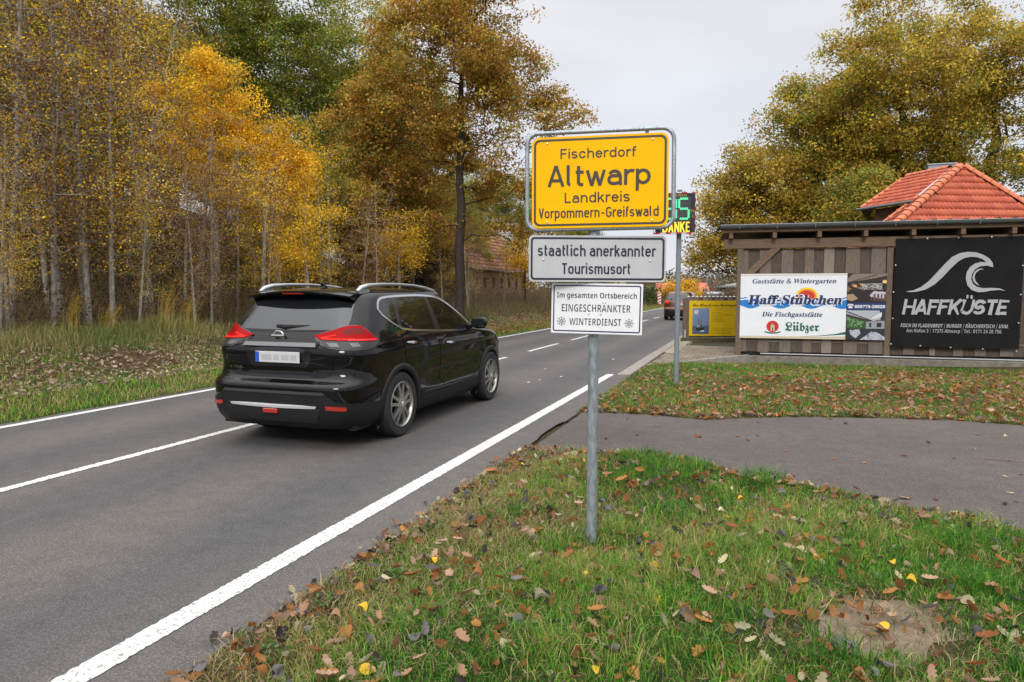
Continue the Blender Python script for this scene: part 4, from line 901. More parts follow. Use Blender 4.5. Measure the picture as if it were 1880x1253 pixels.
def arch_trim(bv, w, wr, r0, r1, t, m, side, out=.012, a0=-28, a1=208):
    ax = 'R' if side > 0 else 'L'; d, org = AX[ax]; v = []; f = []; N = 40
    for i in range(N + 1):
        a = R(a0 + (a1 - a0) * i / N)
        for rr_, o_ in ((r0, -.05), (r0, out * .8), ((r0 + r1) / 2, out), (r1, out * .7), (r1, -.01)):
            p = (w + rr_ * math.cos(a), wr + rr_ * math.sin(a)); loc, nn, _, _ = bv.ray_cast(org(*p), d)
            if loc is None: loc = bv.find_nearest(Vector((side * .9, p[0], p[1])))[0]; loc = Vector((loc.x, p[0], p[1]))
            v.append(loc - d * o_)
    for i in range(N):
        for k in range(4): f.append((5 * i + k, 5 * i + k + 1, 5 * i + k + 6, 5 * i + k + 5))
    return link('arch_trim', mesh_from('arch_trim', v, f, m, True), t)
def black_suv():
    t = thing('black_suv', 'glossy black sport utility car driving away in the right lane, tail lamps lit', 'car', (-4.95, 7.15, 0)); t.scale = (1.103, 1.07, 1.07)
    wr = .364; body, bv = car_base(t, SUV, [0, 2.705], wr, t, .915, CBLK)
    for w in (0, 2.705):
        for s_ in (-1, 1):
            wheel(t, s_ * .80, w, wr, .225, TYRE, RIM, RDK, 5, .3 + w * .2, s_)
            arch_trim(bv, w, wr, wr * 1.07, wr * 1.25, t, CPL, s_)
    for s_, A_ in ((1, 'R'), (-1, 'L')):
        dlo = [(-.24, 1.40), (-.16, 1.505), (-.05, 1.537), (.36, 1.552), (.87, 1.556), (1.27, 1.535), (1.60, 1.42), (2.04, 1.20), (2.12, 1.122), (1.86, 1.108), (1.14, 1.13), (.17, 1.19), (-.03, 1.267)]
        dlo = smooth_poly(dlo)
        # doors: shells just proud of the body with a handle and a window each
        rd = smooth_poly([(.04, 1.235), (.17, 1.195), (.96, 1.14), (.96, .36), (.52, .36), (.46, .52), (.33, .68), (.12, .80)], 1)
        fd = smooth_poly([(.985, 1.138), (2.10, 1.105), (2.24, .98), (2.26, .70), (2.20, .36), (.985, .36)], 1)
        d1 = overlay(bv, rd, A_, .0035, 'door', CBLK, t, .05); d2 = overlay(bv, fd, A_, .0035, 'door', CBLK, t, .05)
        overlay(bv, offset_poly(dlo, .022), A_, .006, 'window_surround', CHR, t, .04, hole=offset_poly(dlo, .0))
        overlay(bv, offset_poly(dlo, .004), A_, .003, 'window_pillar', mat('pillar_black', (.006, .006, .007), .3, coat=.5), t, .05)
        for nm, pl in (('quarter_window', [(-.225, 1.40), (-.15, 1.50), (-.04, 1.53), (.15, 1.54), (.045, 1.245), (-.025, 1.277)]), ('rear_window', [(.24, 1.546), (.95, 1.549), (.91, 1.150), (.17, 1.198), (.12, 1.215)]), ('front_window', [(1.03, 1.546), (1.27, 1.528), (1.59, 1.415), (2.02, 1.20), (2.09, 1.13), (1.86, 1.118), (1.06, 1.14)])):
            overlay(bv, pl, A_, .005, nm, CGLS, t, .05)
        for f0, z0, dr in ((.125, 1.043, d1), (1.13, .975, d2)):
            d, org = AX[A_]; pts = []
            for k in range(9):
                a = k / 8; loc = bv.ray_cast(org(f0 + .235 * a, z0 - .01 * a), d)[0]; pts.append(loc - d * (.012 + .022 * math.sin(math.pi * a)))
            MB().tube(pts, [.007 + .010 * math.sin(math.pi * k / 8) for k in range(9)], 8).build('door_handle', CHR, dr, smooth=True)
        overlay(bv, [(.44, .365), (.60, .385), (2.25, .385), (2.28, .34), (2.30, .225), (.42, .225)], A_, .016, 'sill_trim', CPL, t, .05)
        seam(bv, [(.58, .43), (1.4, .42), (2.25, .47)], A_, 'door_moulding', mat('dark_chrome', (.12, .12, .125), .3, metal=.8), t, .006, .004)
        overlay(bv, [(-.93, .50), (-.45, .47), (-.40, .30), (-.46, .235), (-.90, .235)], A_, .010, 'bumper_side_trim', CPL, t, .05)
        overlay(bv, [(3.15, .42), (3.45, .45), (3.5, .25), (3.16, .25)], A_, .010, 'bumper_side_trim', CPL, t, .05)
        # mirror with housing, arm and glass
        mc = (s_ * 1.0, 2.02, 1.185); v = []; f = []
        mb = MB(); n1 = 12
        for k in range(7):
            a = -1 + 2 * k / 6; sc = math.sqrt(max(.02, 1 - a * a)) ** .6
            for j in range(n1):
                th = 2 * math.pi * j / n1; v.append((mc[0] + a * .115, mc[1] + (.055 * math.cos(th) + (.02 if math.cos(th) > 0 else 0)) * sc, mc[2] + .085 * math.sin(th) * sc))
        for k in range(6):
            for j in range(n1): f.append((k * n1 + j, k * n1 + (j + 1) % n1, (k + 1) * n1 + (j + 1) % n1, (k + 1) * n1 + j))
        f += [tuple(range(n1)), tuple(range(6 * n1, 7 * n1))]
        mo = mb.add(v, f).build('mirror', CBLK, t, smooth=True); MB().tube([(s_ * .84, 2.06, 1.13), (s_ * .93, 2.04, 1.15)], .03, 8).build('mirror_arm', CPL, mo, smooth=True)
        MB().box(mc[0] - .085, mc[0] + .085, mc[1] - .062, mc[1] - .056, mc[2] - .055, mc[2] + .055).build('mirror_glass', CGLS, mo)
        # roof rail
        rp = [(-.40, 1.612), (-.33, 1.648), (-.20, 1.676), (.1, 1.693), (.5, 1.697), (.85, 1.686), (1.15, 1.66), (1.38, 1.62), (1.52, 1.575)]
        MB().tube([(s_ * (.61 if 0 < k < 8 else .61), a, b_) for k, (a, b_) in enumerate(rp)], [.018, .028, .026, .019, .016, .016, .020, .025, .014], 10).build('roof_rail', SILV, t, smooth=True)
        for f0, f1 in ((-.36, -.16), (1.2, 1.46)): MB().box(s_ * .61 - .018, s_ * .61 + .018, f0, f1, 1.56, 1.64 if f0 < 0 else 1.61).build('rail_foot', SILV, t, bevel=.015)
        # tail lamp wrapping round the corner
        D_ = 'DR' if s_ > 0 else 'DL'; M_ = (lambda p: p) if s_ > 0 else mir
        rim_ = M_(smooth_poly([(-.285, 1.160), (.028, 1.264), (.172, 1.268), (.352, 1.118), (.372, 1.098), (.262, 1.026), (.033, 1.018), (-.205, 1.045)]))
        lam = overlay(bv, rim_, D_, .012, 'tail_lamp', mat('lamp_rim', (.09, .09, .095), .25, metal=.6), t, .03)
        overlay(bv, M_([(-.272, 1.157), (.031, 1.256), (.167, 1.260), (.338, 1.120), (.352, 1.104), (-.039, 1.113), (-.225, 1.120)]), D_, .020, 'red_lens', LRED, lam, .03)
        overlay(bv, M_([(-.215, 1.140), (-.075, 1.172), (-.074, 1.164), (-.16, 1.143), (-.10, 1.130), (.08, 1.129), (.11, 1.122), (-.05, 1.118), (-.2, 1.124)]), D_, .0225, 'glowing_band', LGLO, lam, .03)
        overlay(bv, M_([(.02, 1.128), (.3, 1.122), (.335, 1.109), (.02, 1.114)]), D_, .0228, 'glowing_band', mat('lamp_deep_red', (.8, .01, .01), .2, emit=.6), lam, .03)
        overlay(bv, M_([(-.222, 1.115), (-.04, 1.107), (.345, 1.098), (.25, 1.038), (.033, 1.030), (-.188, 1.055)]), D_, .017, 'clear_lens', LCLR, lam, .03)
        overlay(bv, M_([(-.035, 1.20), (.05, 1.235), (.165, 1.235), (.22, 1.185), (.02, 1.165)]), D_, .0215, 'inner_reflector', mat('lamp_dark_red', (.15, .003, .004), .3, spec=.2), lam, .03)
        for a0 in (-.12, .08): overlay(bv, M_([(a0 - .05, 1.092), (a0 + .04, 1.09), (a0 + .06, 1.055), (a0 - .02, 1.052)]), D_, .019, 'reverse_bulb', mat('bulb_silver', (.16, .155, .16), .3, metal=.5), lam, .03)
        q_ = [(.61, .480), (.79, .465), (.785, .428), (.62, .44)]
        overlay(bv, q_ if s_ > 0 else mir(q_), 'B', .022, 'bumper_reflector', REFL, t, .04)
        overlay(bv, [(3.0, .95), (3.42, .86), (3.5, .78), (3.3, .80), (3.05, .90)], A_, .008, 'headlight', LCLR, t, .04)
    # back of the car
    tg = overlay(bv, smooth_poly([(-.60, 1.56), (.60, 1.56), (.70, 1.26), (.70, 1.08), (.62, .90), (.60, .78), (.52, .735), (-.52, .735), (-.60, .78), (-.62, .90), (-.70, 1.08), (-.70, 1.26)]), 'B', .004, 'tailgate', CBLK, t, .05)
    overlay(bv, smooth_poly([(-.62, 1.545), (.62, 1.545), (.69, 1.25), (.64, 1.22), (0, 1.212), (-.64, 1.22), (-.69, 1.25)]), 'B', .008, 'rear_window', mat('rear_glass', (.012, .014, .018), .03, spec=1.0), tg, .06)
    seam(bv, [(-.66, 1.205), (0, 1.196), (.66, 1.205)], 'B', 'window_seam', WELL, tg, .004, .004)
    for z0, z1, w0, w1, dx, nm, m in ((1.045, 1.085, .44, .42, .028, 'chrome_strip', mat('satin_strip', (.20, .20, .205), .35, metal=.7)),):
        overlay(bv, [(-w0, z0), (w0, z0), (w1, z1), (-w1, z1)], 'B', dx, nm, m, tg, .05)
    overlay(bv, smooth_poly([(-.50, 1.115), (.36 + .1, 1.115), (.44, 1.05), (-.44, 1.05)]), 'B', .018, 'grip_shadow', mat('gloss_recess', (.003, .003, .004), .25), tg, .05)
    overlay(bv, smooth_poly([(-.40, 1.04), (.40, 1.04), (.36, .87), (.28, .82), (-.28, .82), (-.36, .87)]), 'B', .007, 'plate_recess', mat('recess_black', (.008, .008, .010), .22, coat=.4), tg, .05)
    pl = MB().box(-.265, .265, -.925, -.913, .885, .998).build('number_plate', PLATE, tg, bevel=.003); MB().box(-.262, -.218, -.9275, -.9255, .888, .995).build('plate_band', PBLU, pl)
    for k, (a, b_, m) in enumerate(((-.19, -.07, .925), (-.04, .02, .95), (.05, .14, .93), (.16, .23, .94))): MB().box(a, b_, -.9272, -.9256, .915, .968).build('plate_smear', PINK, pl)
    overlay(bv, smooth_poly([(-.5, .80), (-.30, .845), (.30, .845), (.5, .80), (.42, .77), (-.42, .77)]), 'B', .012, 'tailgate_lip', CBLK, tg, .05)
    em = MB().tube([(.062 * math.cos(R(a)), -.838, 1.142 + .052 * math.sin(R(a))) for a in range(0, 361, 18)], .009, 8, cap=False).build('emblem_ring', CHR, tg, smooth=True); em.location = (-.04, -.005, .012)
    MB().box(-.075, .075, -.86, -.84, 1.131, 1.153).build('emblem_bar', CHR, em, bevel=.004)
    bg_ = text('X-TRAIL', -.60, -.44, .812, .026, -.903, CHR, tg, off=.02)
    wp = MB().tube([(-.12, -.745, 1.250), (-.02, -.758, 1.243), (.12, -.745, 1.250), (.33, -.725, 1.262)], [.02, .024, .016, .006], 8).build('wiper', CPL, tg, smooth=True)
    # bumper: plastic lower part, ledge, silver skid strip, fog lamp
    overlay(bv, [(-.60, .592), (.60, .592), (.70, .515), (.80, .50), (.80, .235), (-.80, .235), (-.80, .50), (-.70, .515)], 'B', .012, 'bumper_trim', CPL, t, .05)
    overlay(bv, [(-.58, .610), (.58, .610), (.60, .585), (-.60, .585)], 'B', .020, 'bumper_edge', mat('satin_plastic', (.05, .052, .058), .35), t, .05)
    sp = [(x, -1.052 + .05 * (abs(x) / .58) ** 3, .462 - .008 * (1 - abs(x) / .58)) for x in np.linspace(-.58, .58, 17)]
    v = []; f = []
    for x, y_, z in sp: v += [(x, y_ + .03, z + .022), (x, y_, z + .010), (x, y_ + .004, z - .014), (x, y_ + .04, z - .018)]
    for i in range(16): f += [(4 * i + j, 4 * i + (j + 1) % 4, 4 * i + 4 + (j + 1) % 4, 4 * i + 4 + j) for j in range(4)]
    f += [(0, 1, 2, 3), (64, 65, 66, 67)]
    MB().add(v, f).build('skid_strip', mat('silver_paint', (.62, .63, .66), .35, metal=.25), t, smooth=True)
    overlay(bv, [(-.56, .44), (.56, .44), (.50, .30), (-.50, .30)], 'B', .02, 'diffuser', mat('diffuser_black', (.010, .010, .010), .7), t, .05)
    MB().box(-.085, .085, -1.06, -1.02, .385, .432).build('fog_lamp', REFL, t, bevel=.006)
    # spoiler
    v = []; f = []; xs_ = np.linspace(-.63, .63, 15)
    for x in xs_:
        k = (abs(x) / .63); back = -.655 + .09 * k ** 3; v += [(x, -.24, 1.648 - .055 * k ** 2), (x, back + .09, 1.637 - .05 * k ** 2), (x, back, 1.618 - .055 * k ** 2), (x, back + .005, 1.600 - .055 * k ** 2), (x, -.45, 1.535 - .03 * k ** 2), (x, -.30, 1.54)]
    for i in range(14):
        for j in range(6): f.append((6 * i + j, 6 * i + (j + 1) % 6, 6 * i + 6 + (j + 1) % 6, 6 * i + 6 + j))
    f += [tuple(range(6)), tuple(range(84, 90))]
    sp_ = MB().add(v, f).build('spoiler', CBLK, t, smooth=True); MB().box(-.13, .13, -.648, -.60, 1.585, 1.602).build('third_brake_lamp', mat('dim_red', (.25, .01, .005), .3), sp_)
    MB().lathe([(.002, 1.72), (.010, 1.70), (.03, 1.655)], 8, 'z', (0, -.10, 0)).build('antenna', CPL, t, smooth=True)
    MB().tube([(.0, -.06, 1.655), (0, -.13, 1.70), (0, -.16, 1.705)], [.03, .018, .004], 8).build('antenna_fin', CPL, t, smooth=True)
    # windscreen
    overlay(bv, smooth_poly([(-.60, 1.53), (.60, 1.53), (.76, 1.17), (-.76, 1.17)]), 'F', .005, 'windscreen', CGLS, t, .06)
    overlay(bv, smooth_poly([(-.45, .85), (.45, .85), (.35, .60), (-.35, .60)]), 'F', .008, 'grille', CPL, t, .06)
    return t
black_suv()

HATCH = [(.20, -.62, 3.05, .68), (.26, -.74, 3.2, .82), (.36, -.78, 3.28, .86), (.55, -.79, 3.30, .875), (.66, -.77, 3.29, .88), (.72, -.70, 3.28, .88), (.85, -.68, 3.22, .88), (.95, -.67, 3.1, .875), (1.0, -.655, 2.9, .87), (1.05, -.64, 2.55, .86), (1.1, -.61, 2.3, .84), (1.25, -.54, 2.0, .79), (1.4, -.46, 1.7, .73), (1.5, -.40, 1.45, .69), (1.56, -.34, 1.25, .64), (1.59, -.2, 1.0, .54), (1.60, .1, .7, .3)]
def hatchback(name, label, loc, m, rz=0, detail=True):
    t = thing(name, label, 'car', loc, rz); t.scale = (1.05, 1.05, 1.06)
    body, bv = car_body('body', HATCH, [0, 2.55], .32, t, m, N=32, n=9, mm=4.4)
    MB().box(-.78, .78, -.5, 3.0, .2, .5).build('underbody', WELL, t)
    for w in (0, 2.55):
        for s_ in (-1, 1):
            o = MB().lathe([(.01, -.09), (.2, -.10), (.29, -.10), (.315, -.07), (.32, 0), (.315, .07), (.29, .10), (.2, .10), (.01, .09)], 20).build('wheel', TYRE, t, smooth=True, loc=(s_ * .76, w, .32))
            MB().lathe([(.01, .112 * s_), (.19, .104 * s_)], 16).build('rim', RIM, o, smooth=True)
            lb = MB().lathe([(.37, s_ * .84), (.37, s_ * .5), (.01, s_ * .5)], 20, 'x', (0, w, .32)); lb.f = [q_ for q_ in lb.f if min(lb.v[i][2] for i in q_) > .2]; lb.build('wheel_arch_liner', WELL, t)
    overlay(bv, smooth_poly([(-.60, 1.46), (.60, 1.46), (.70, 1.12), (-.70, 1.12)]), 'B', .006, 'rear_window', mat('sky_glass', (.03, .035, .04), .04, spec=1.0), t, .08)
    overlay(bv, smooth_poly([(-.85, .60), (.85, .60), (.80, .26), (-.80, .26)], 1), 'B', .012, 'bumper_trim', CPL, t, .08)
    overlay(bv, [(-.72, .70), (.72, .70), (.72, .655), (-.72, .655)], 'B', .01, 'bumper_edge', m, t, .08)
    for s_, D_ in ((1, 'DR'), (-1, 'DL')):
        q_ = smooth_poly([(-.02, 1.02), (.02, 1.09), (.25, 1.12), (.26, 1.02), (.12, .93), (.02, .95)]); overlay(bv, q_ if s_ > 0 else mir(q_), D_, .012, 'tail_lamp', mat('tail_lamp_dull', (.6, .03, .02), .2, emit=.25), t, .06)
        q_ = [(.02, 1.05), (.14, 1.06), (.12, 1.0), (.02, 1.0)]; overlay(bv, q_ if s_ > 0 else mir(q_), D_, .016, 'glowing_band', LGLO, t, .06)
        A_ = 'R' if s_ > 0 else 'L'
        for pl in ([(-.2, 1.42), (.7, 1.49), (.7, 1.09), (-.3, 1.12)], [(.78, 1.49), (1.3, 1.42), (1.95, 1.14), (1.9, 1.08), (.78, 1.09)]): overlay(bv, pl, A_, .005, 'side_window', CGLS, t, .08)
    MB().box(-.26, .26, -.705, -.69, .84, .95).build('number_plate', mat('plate_far', (.5, .52, .55), .5), t); MB().box(-.26, -.20, -.708, -.70, .84, .95).build('plate_band', PBLU, t)
    return t
hatchback('brown_car', 'brown metallic hatchback driving away in the distance on the road', (-4.36, 42.2, 0), mat('brown_car_paint', (.13, .045, .022), .3, metal=.35, coat=.8))
hatchback('silver_car', 'silver car ahead of the brown hatchback, mostly hidden behind the fence', (-3.1, 55, 0), mat('silver_car_paint', (.42, .43, .45), .3, metal=.6, coat=.8))
# ---------------- red roofed house behind the shed ----------------
TILE = [mat('roof_tile_%s' % k, c_, .6, var=.16, vscale=5, bump=.2) for k, c_ in (('red', (.44, .080, .032)), ('orange', (.48, .10, .04)), ('dark', (.38, .066, .028)))]
RIDGE = mat('ridge_tile_red', (.55, .15, .065), .65, var=.2, vscale=6)
def tile_mesh(w, l):   # double pantile: two rolls, raised lower edge
    nx_ = 13; v = []; f = []
    for k, (yy_, dz) in enumerate(((0, .046), (l, .0))):
        for i in range(nx_):
            u = i / (nx_ - 1); v.append((u * w, yy_, dz + .040 * (.5 - .5 * math.cos(u * 4 * math.pi)) ** 1.2))
    for i in range(nx_): u = i / (nx_ - 1); v.append((u * w, -.002, -.016 + .040 * (.5 - .5 * math.cos(u * 4 * math.pi)) ** 1.2))
    for i in range(nx_ - 1): f += [(i, i + 1, nx_ + i + 1, nx_ + i), (2 * nx_ + i, 2 * nx_ + i + 1, i + 1, i)]
    return v, f
def tile_plane(parent, poly, w=.33, l=.37, mats=TILE, limit=300, name='roof_tile', zmin=-1):
    """cover a sloping polygon (first edge is the eave, left to right) with tile objects; the rest is one joined part"""
    P_ = [Vector(p) for p in poly]; ex = (P_[1] - P_[0]).normalized(); nn = ex.cross(P_[2] - P_[0]).normalized()
    if nn.z < 0: nn = -nn
    ey = nn.cross(ex).normalized()
    if ey.z < 0: ey = -ey
    q_ = [((p - P_[0]).dot(ex), (p - P_[0]).dot(ey)) for p in P_]; M_ = Matrix((ex, ey, nn)).transposed().to_4x4()
    link('roof_underlay', mesh_from('roof_underlay', [p - nn * .02 for p in P_], [tuple(range(len(P_)))], mat('roof_underlay', (.05, .02, .015), .9)), parent)
    v, f = tile_mesh(w, l * 1.08); mes = [mesh_from(name, v, f, m_, True) for m_ in mats]; jv = []; jf = []; n_ = 0
    y_ = -.03; row = 0
    ymax = max(p[1] for p in q_); cells = []
    while y_ < ymax:
        x_ = min(p[0] for p in q_) - w
        while x_ < max(p[0] for p in q_):
            if inpoly(np.array([x_ + w / 2]), np.array([y_ + l * .5]), q_)[0]: cells.append((y_, x_))
            x_ += w
        y_ += l
    cells.sort(reverse=True)
    for y_, x_ in cells:
        o_ = P_[0] + ex * x_ + ey * y_ + nn * (.004 + rnd.uniform(0, .004))
        if n_ < limit and o_.z > zmin:
            o = link(name, rnd.choice(mes), parent); o.matrix_local = Matrix.Translation(o_) @ M_; n_ += 1
        else:
            b_ = len(jv); jv += [o_ + M_ @ Vector(p) for p in v]; jf += [tuple(i + b_ for i in k) for k in f]
    if jv: o = link('roof_tiles_joined', mesh_from('roof_tiles_joined', jv, jf, mats[0], True), parent, 'stuff')
def ridge(parent, a, b_, r=.10, step=.36, name='ridge_tile'):
    a, b_ = Vector(a), Vector(b_); L = (b_ - a).length; d = (b_ - a) / L; n_ = int(L / step); me = None
    up = Vector((0, 0, 1)); s_ = d.cross(up).normalized(); u_ = s_.cross(d).normalized(); M_ = Matrix((s_, d, u_)).transposed().to_4x4()
    for i in range(n_):
        if me is None:
            v = []; f = []
            for y_, rr in ((0, r * 1.14), (step * .12, r * 1.14), (step * .14, r), (step * 1.03, r * .95)):
                for k in range(9): t = math.pi * k / 8; v.append((rr * math.cos(t), y_, rr * math.sin(t) * .8))
            for j in range(3):
                for k in range(8): f.append((9 * j + k, 9 * j + k + 1, 9 * j + 10 + k, 9 * j + 9 + k))
            me = mesh_from(name, v, f, RIDGE, True)
        o = link(name, me, parent); o.matrix_local = Matrix.Translation(a + d * (i * step) - u_ * .0) @ M_
WALLW = wood('house_boarding', (.15, .085, .06), (.26, .16, .115))
H0 = (7.23, 30.74)
hs = thing('red_roofed_house', 'timber house with bright red pantile pyramid roof rising behind the shed', 'house', (0, 0, 0))
A_ = Vector((7.23, 30.74, 6.50)); LF = Vector((3.60, 25.72, 3.29)); RF = Vector((11.02, 29.44, 3.29)); RB = Vector((2 * A_.x - LF.x, 2 * A_.y - LF.y, 3.29)); LB = Vector((2 * A_.x - RF.x, 2 * A_.y - RF.y, 3.29))
tile_plane(hs, [LF, RF, A_], limit=170, zmin=3.75)
for a, b_ in ((RF, RB), (LB, LF)): tile_plane(hs, [a, b_, A_], limit=(0 if a is RF else 60), zmin=4.4, mats=[TILE[0], TILE[2]])
for c_ in (LF, RF, LB): ridge(hs, c_ + (c_ - A_) * .0, A_ + Vector((0, 0, .04)), .17)
MB().add([tuple(p * 1.0) for p in (LF, RF, RB, LB)] + [(p.x, p.y, 0) for p in (LF, RF, RB, LB)], [(4, 5, 1, 0), (5, 6, 2, 1), (6, 7, 3, 2), (7, 4, 0, 3)]).build('wall', WALLW, hs).scale = (1, 1, 1)
wg = thing('low_red_roof_wing', 'lower hipped red tile wing with boarded wall left of the pyramid roof', 'house', (0, 0, 0))
eL = Vector((3.73, 30.02, 4.90)); eR = Vector((6.4, 25.9, 4.90)); rL = Vector((5.78, 32.87, 6.55)); rR = Vector((8.4, 29.2, 6.5))
eL = Vector((4.15, 33.38, 5.30)); eR = Vector((6.1, 30.5, 5.30)); rL = Vector((6.14, 34.71, 6.80)); rR = Vector((7.42, 32.8, 6.80))
tile_plane(wg, [eL, eR, rR, rL], limit=150, w=.32, l=.34)
tile_plane(wg, [(4.9, 37.2, 5.3), eL, rL], limit=30, w=.32, l=.34)
ridge(wg, eL, rL, .13); ridge(wg, rL, rR, .13)
MB().tube([eL + Vector((-.15, -.05, -.04)), eR + Vector((0, -.08, -.04))], .065, 10).build('gutter', mat('grey_gutter', (.16, .17, .18), .5, metal=.4), wg, smooth=True)
wv = (eR - eL).normalized(); nrm = Vector((wv.y, -wv.x, 0)); 
for i in range(16):
    a = eL + wv * (.55 + i * .19) - nrm * -.45 * -1; a = eL + wv * (.35 + i * .19) + Vector((-nrm.x, -nrm.y, 0)) * (-.45 if nrm.y > 0 else .45)
    o = MB().box(0, .182, 0, .03, 3.0, 5.26).build('plank', WALLW, wg); o.location = (a.x, a.y, 0); o.rotation_euler = (0, 0, math.atan2(wv.y, wv.x))
MB().tube([A_ + Vector((-.22, .1, -.02)), LF * .42 + A_ * .58 + Vector((-.26, .06, .03))], .045, 6).build('lead_flashing', mat('lead', (.42, .41, .42), .5), wg)
ch = thing('metal_chimney_cap', 'small grey metal clad chimney above the red ridge', 'chimney', (7.75, 36.4, 6.5))
MB().box(-.55, .55, -.3, .3, 0, .95).build('chimney_shaft', mat('chimney_metal', (.27, .30, .33), .45, metal=.5), ch); MB().box(-.6, .6, -.35, .35, .952, 1.0).build('chimney_lid', mat('chimney_lid', (.36, .40, .43), .4, metal=.5), ch)

# ---------------- old barn beyond the road ----------------
bn = thing('old_barn', 'old brick barn with sagging red tile roof behind the big oak', 'barn', (-16.8, 38.65, .5))
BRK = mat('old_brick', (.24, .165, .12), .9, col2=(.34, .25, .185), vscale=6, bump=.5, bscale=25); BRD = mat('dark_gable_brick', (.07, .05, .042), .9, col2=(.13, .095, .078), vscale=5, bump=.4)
Lb, Wb, Hb, Rb = 11.5, 5.6, 2.85, 2.9
def wall_holes(name, x, y0, y1, z0, z1, holes, m, parent, th=.3):
    b_ = MB(); ys_ = sorted({y0, y1} | {h[0] for h in holes} | {h[1] for h in holes}); zs_ = sorted({z0, z1} | {h[2] for h in holes} | {h[3] for h in holes})
    for i in range(len(ys_) - 1):
        for j in range(len(zs_) - 1):
            cy, cz = (ys_[i] + ys_[i + 1]) / 2, (zs_[j] + zs_[j + 1]) / 2
            if any(h[0] < cy < h[1] and h[2] < cz < h[3] for h in holes): continue
            b_.box(x - th, x, ys_[i], ys_[i + 1], zs_[j], zs_[j + 1])
    return b_.build(name, m, parent)
hol = [(1.2 + i * 1.55, 1.75 + i * 1.55, 1.45, 2.15) for i in range(7)]
wl = wall_holes('wall', 0, 0, Lb, -.6, Hb, hol, BRK, bn)
for h_ in hol:
    w_ = MB().box(-.26, -.24, h_[0], h_[1], h_[2], h_[3]).build('window', mat('dark_pane', (.012, .014, .015), .15), bn); MB().box(-.235, -.20, (h_[0] + h_[1]) / 2 - .02, (h_[0] + h_[1]) / 2 + .02, h_[2], h_[3]).build('glazing_bar', mat('old_frame', (.10, .09, .075), .8), w_); MB().box(-.1, .04, h_[0] - .05, h_[1] + .05, h_[2] - .08, h_[2] - .002).build('window_sill', BRK, bn)
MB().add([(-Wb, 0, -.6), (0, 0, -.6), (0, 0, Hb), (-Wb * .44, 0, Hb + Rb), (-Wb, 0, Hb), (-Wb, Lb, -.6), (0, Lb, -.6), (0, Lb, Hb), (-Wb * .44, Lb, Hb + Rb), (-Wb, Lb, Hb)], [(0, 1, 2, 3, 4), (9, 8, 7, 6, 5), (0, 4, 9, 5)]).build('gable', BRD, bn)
gw = MB().box(-3.6, -2.85, -.03, .0, 1.3, 2.0).build('window', mat('dark_pane', (.012, .014, .015)), bn)
for a in (-3.6, -3.24, -2.87): MB().box(a - .0, a + .03, -.06, -.032, 1.3, 2.0).build('window_frame', mat('old_frame', (.1, .09, .075), .8), gw)
BT = [mat('old_roof_tile_%s' % k, c_, .75, var=.25, vscale=3) for k, c_ in (('a', (.36, .155, .10)), ('b', (.42, .20, .13)), ('c', (.27, .115, .08)))]
tile_plane(bn, [(.35, -.35, Hb - .18), (.35, Lb + .3, Hb - .18), (-Wb * .44, Lb + .3, Hb + Rb), (-Wb * .44, -.35, Hb + Rb)], w=.52, l=.36, mats=BT, limit=290)
MB().add([(-Wb - .35, -.35, Hb - .2), (-Wb - .35, Lb + .3, Hb - .2), (-Wb * .44, Lb + .3, Hb + Rb), (-Wb * .44, -.35, Hb + Rb)], [(0, 1, 2, 3)]).build('back_roof', BT[2], bn)
MB().tube([(.42, -.3, Hb - .2), (.44, Lb * .5, Hb - .27), (.42, Lb, Hb - .2)], .06, 8).build('gutter', mat('rusty_gutter', (.2, .19, .18), .6, metal=.3), bn, smooth=True)

# ---------------- village in the distance ----------------
def house(name, label, x, y, z0, w, d, hw, hr, rz, mw, mr, wins=3, cat='house'):
    t = thing(name, label, cat, (x, y, z0), rz)
    MB().add([(-w / 2, 0, -1), (w / 2, 0, -1), (w / 2, d, -1), (-w / 2, d, -1), (-w / 2, 0, hw), (w / 2, 0, hw), (w / 2, d, hw), (-w / 2, d, hw), (-w / 2, d / 2, hw + hr), (w / 2, d / 2, hw + hr)], [(0, 1, 5, 4), (2, 3, 7, 6), (1, 2, 6, 9, 5), (3, 0, 4, 8, 7)]).build('wall', mw, t)
    b_ = MB()
    for s_ in (0, 1):
        y0, y1 = (-.4, d / 2) if s_ == 0 else (d + .4, d / 2); z0_, z1_ = hw - .25, hw + hr
        b_.add([(-w / 2 - .3, y0, z0_ + .06), (w / 2 + .3, y0, z0_ + .06), (w / 2 + .3, y1, z1_ + .12), (-w / 2 - .3, y1, z1_ + .12), (-w / 2 - .3, y0, z0_ - .08), (w / 2 + .3, y0, z0_ - .08), (w / 2 + .3, y1, z1_ - .02), (-w / 2 - .3, y1, z1_ - .02)], [(0, 1, 2, 3), (7, 6, 5, 4), (0, 4, 5, 1), (1, 5, 6, 2), (3, 7, 4, 0)])
    b_.build('roof', mr, t)
    for i in range(wins):
        xw = -w / 2 + w * (i + .5) / wins; o = MB().box(xw - .5, xw + .5, -.05, .02, 1.0, 2.3).build('window', mat('far_pane', (.03, .035, .045), .1), t); MB().box(xw - .03, xw + .03, -.09, -.055, 1.0, 2.3).build('glazing_bar', mat('far_frame', (.6, .6, .58), .6), o)
    return t
RR = mat('far_red_roof', (.52, .13, .075), .7, var=.15, vscale=1); YW = mat('yellow_wall', (.55, .42, .20), .8, var=.1, vscale=1); DR_ = mat('far_dark_roof', (.13, .10, .08), .8, var=.2, vscale=1); CW = mat('far_white_wall', (.6, .6, .58), .8)
house('yellow_house', 'pale yellow house with dark pitched roof behind the hedge far up the road', -13.6, 86.0, 0, 9, 7, 3.1, 2.6, R(75), YW, DR_, 4)
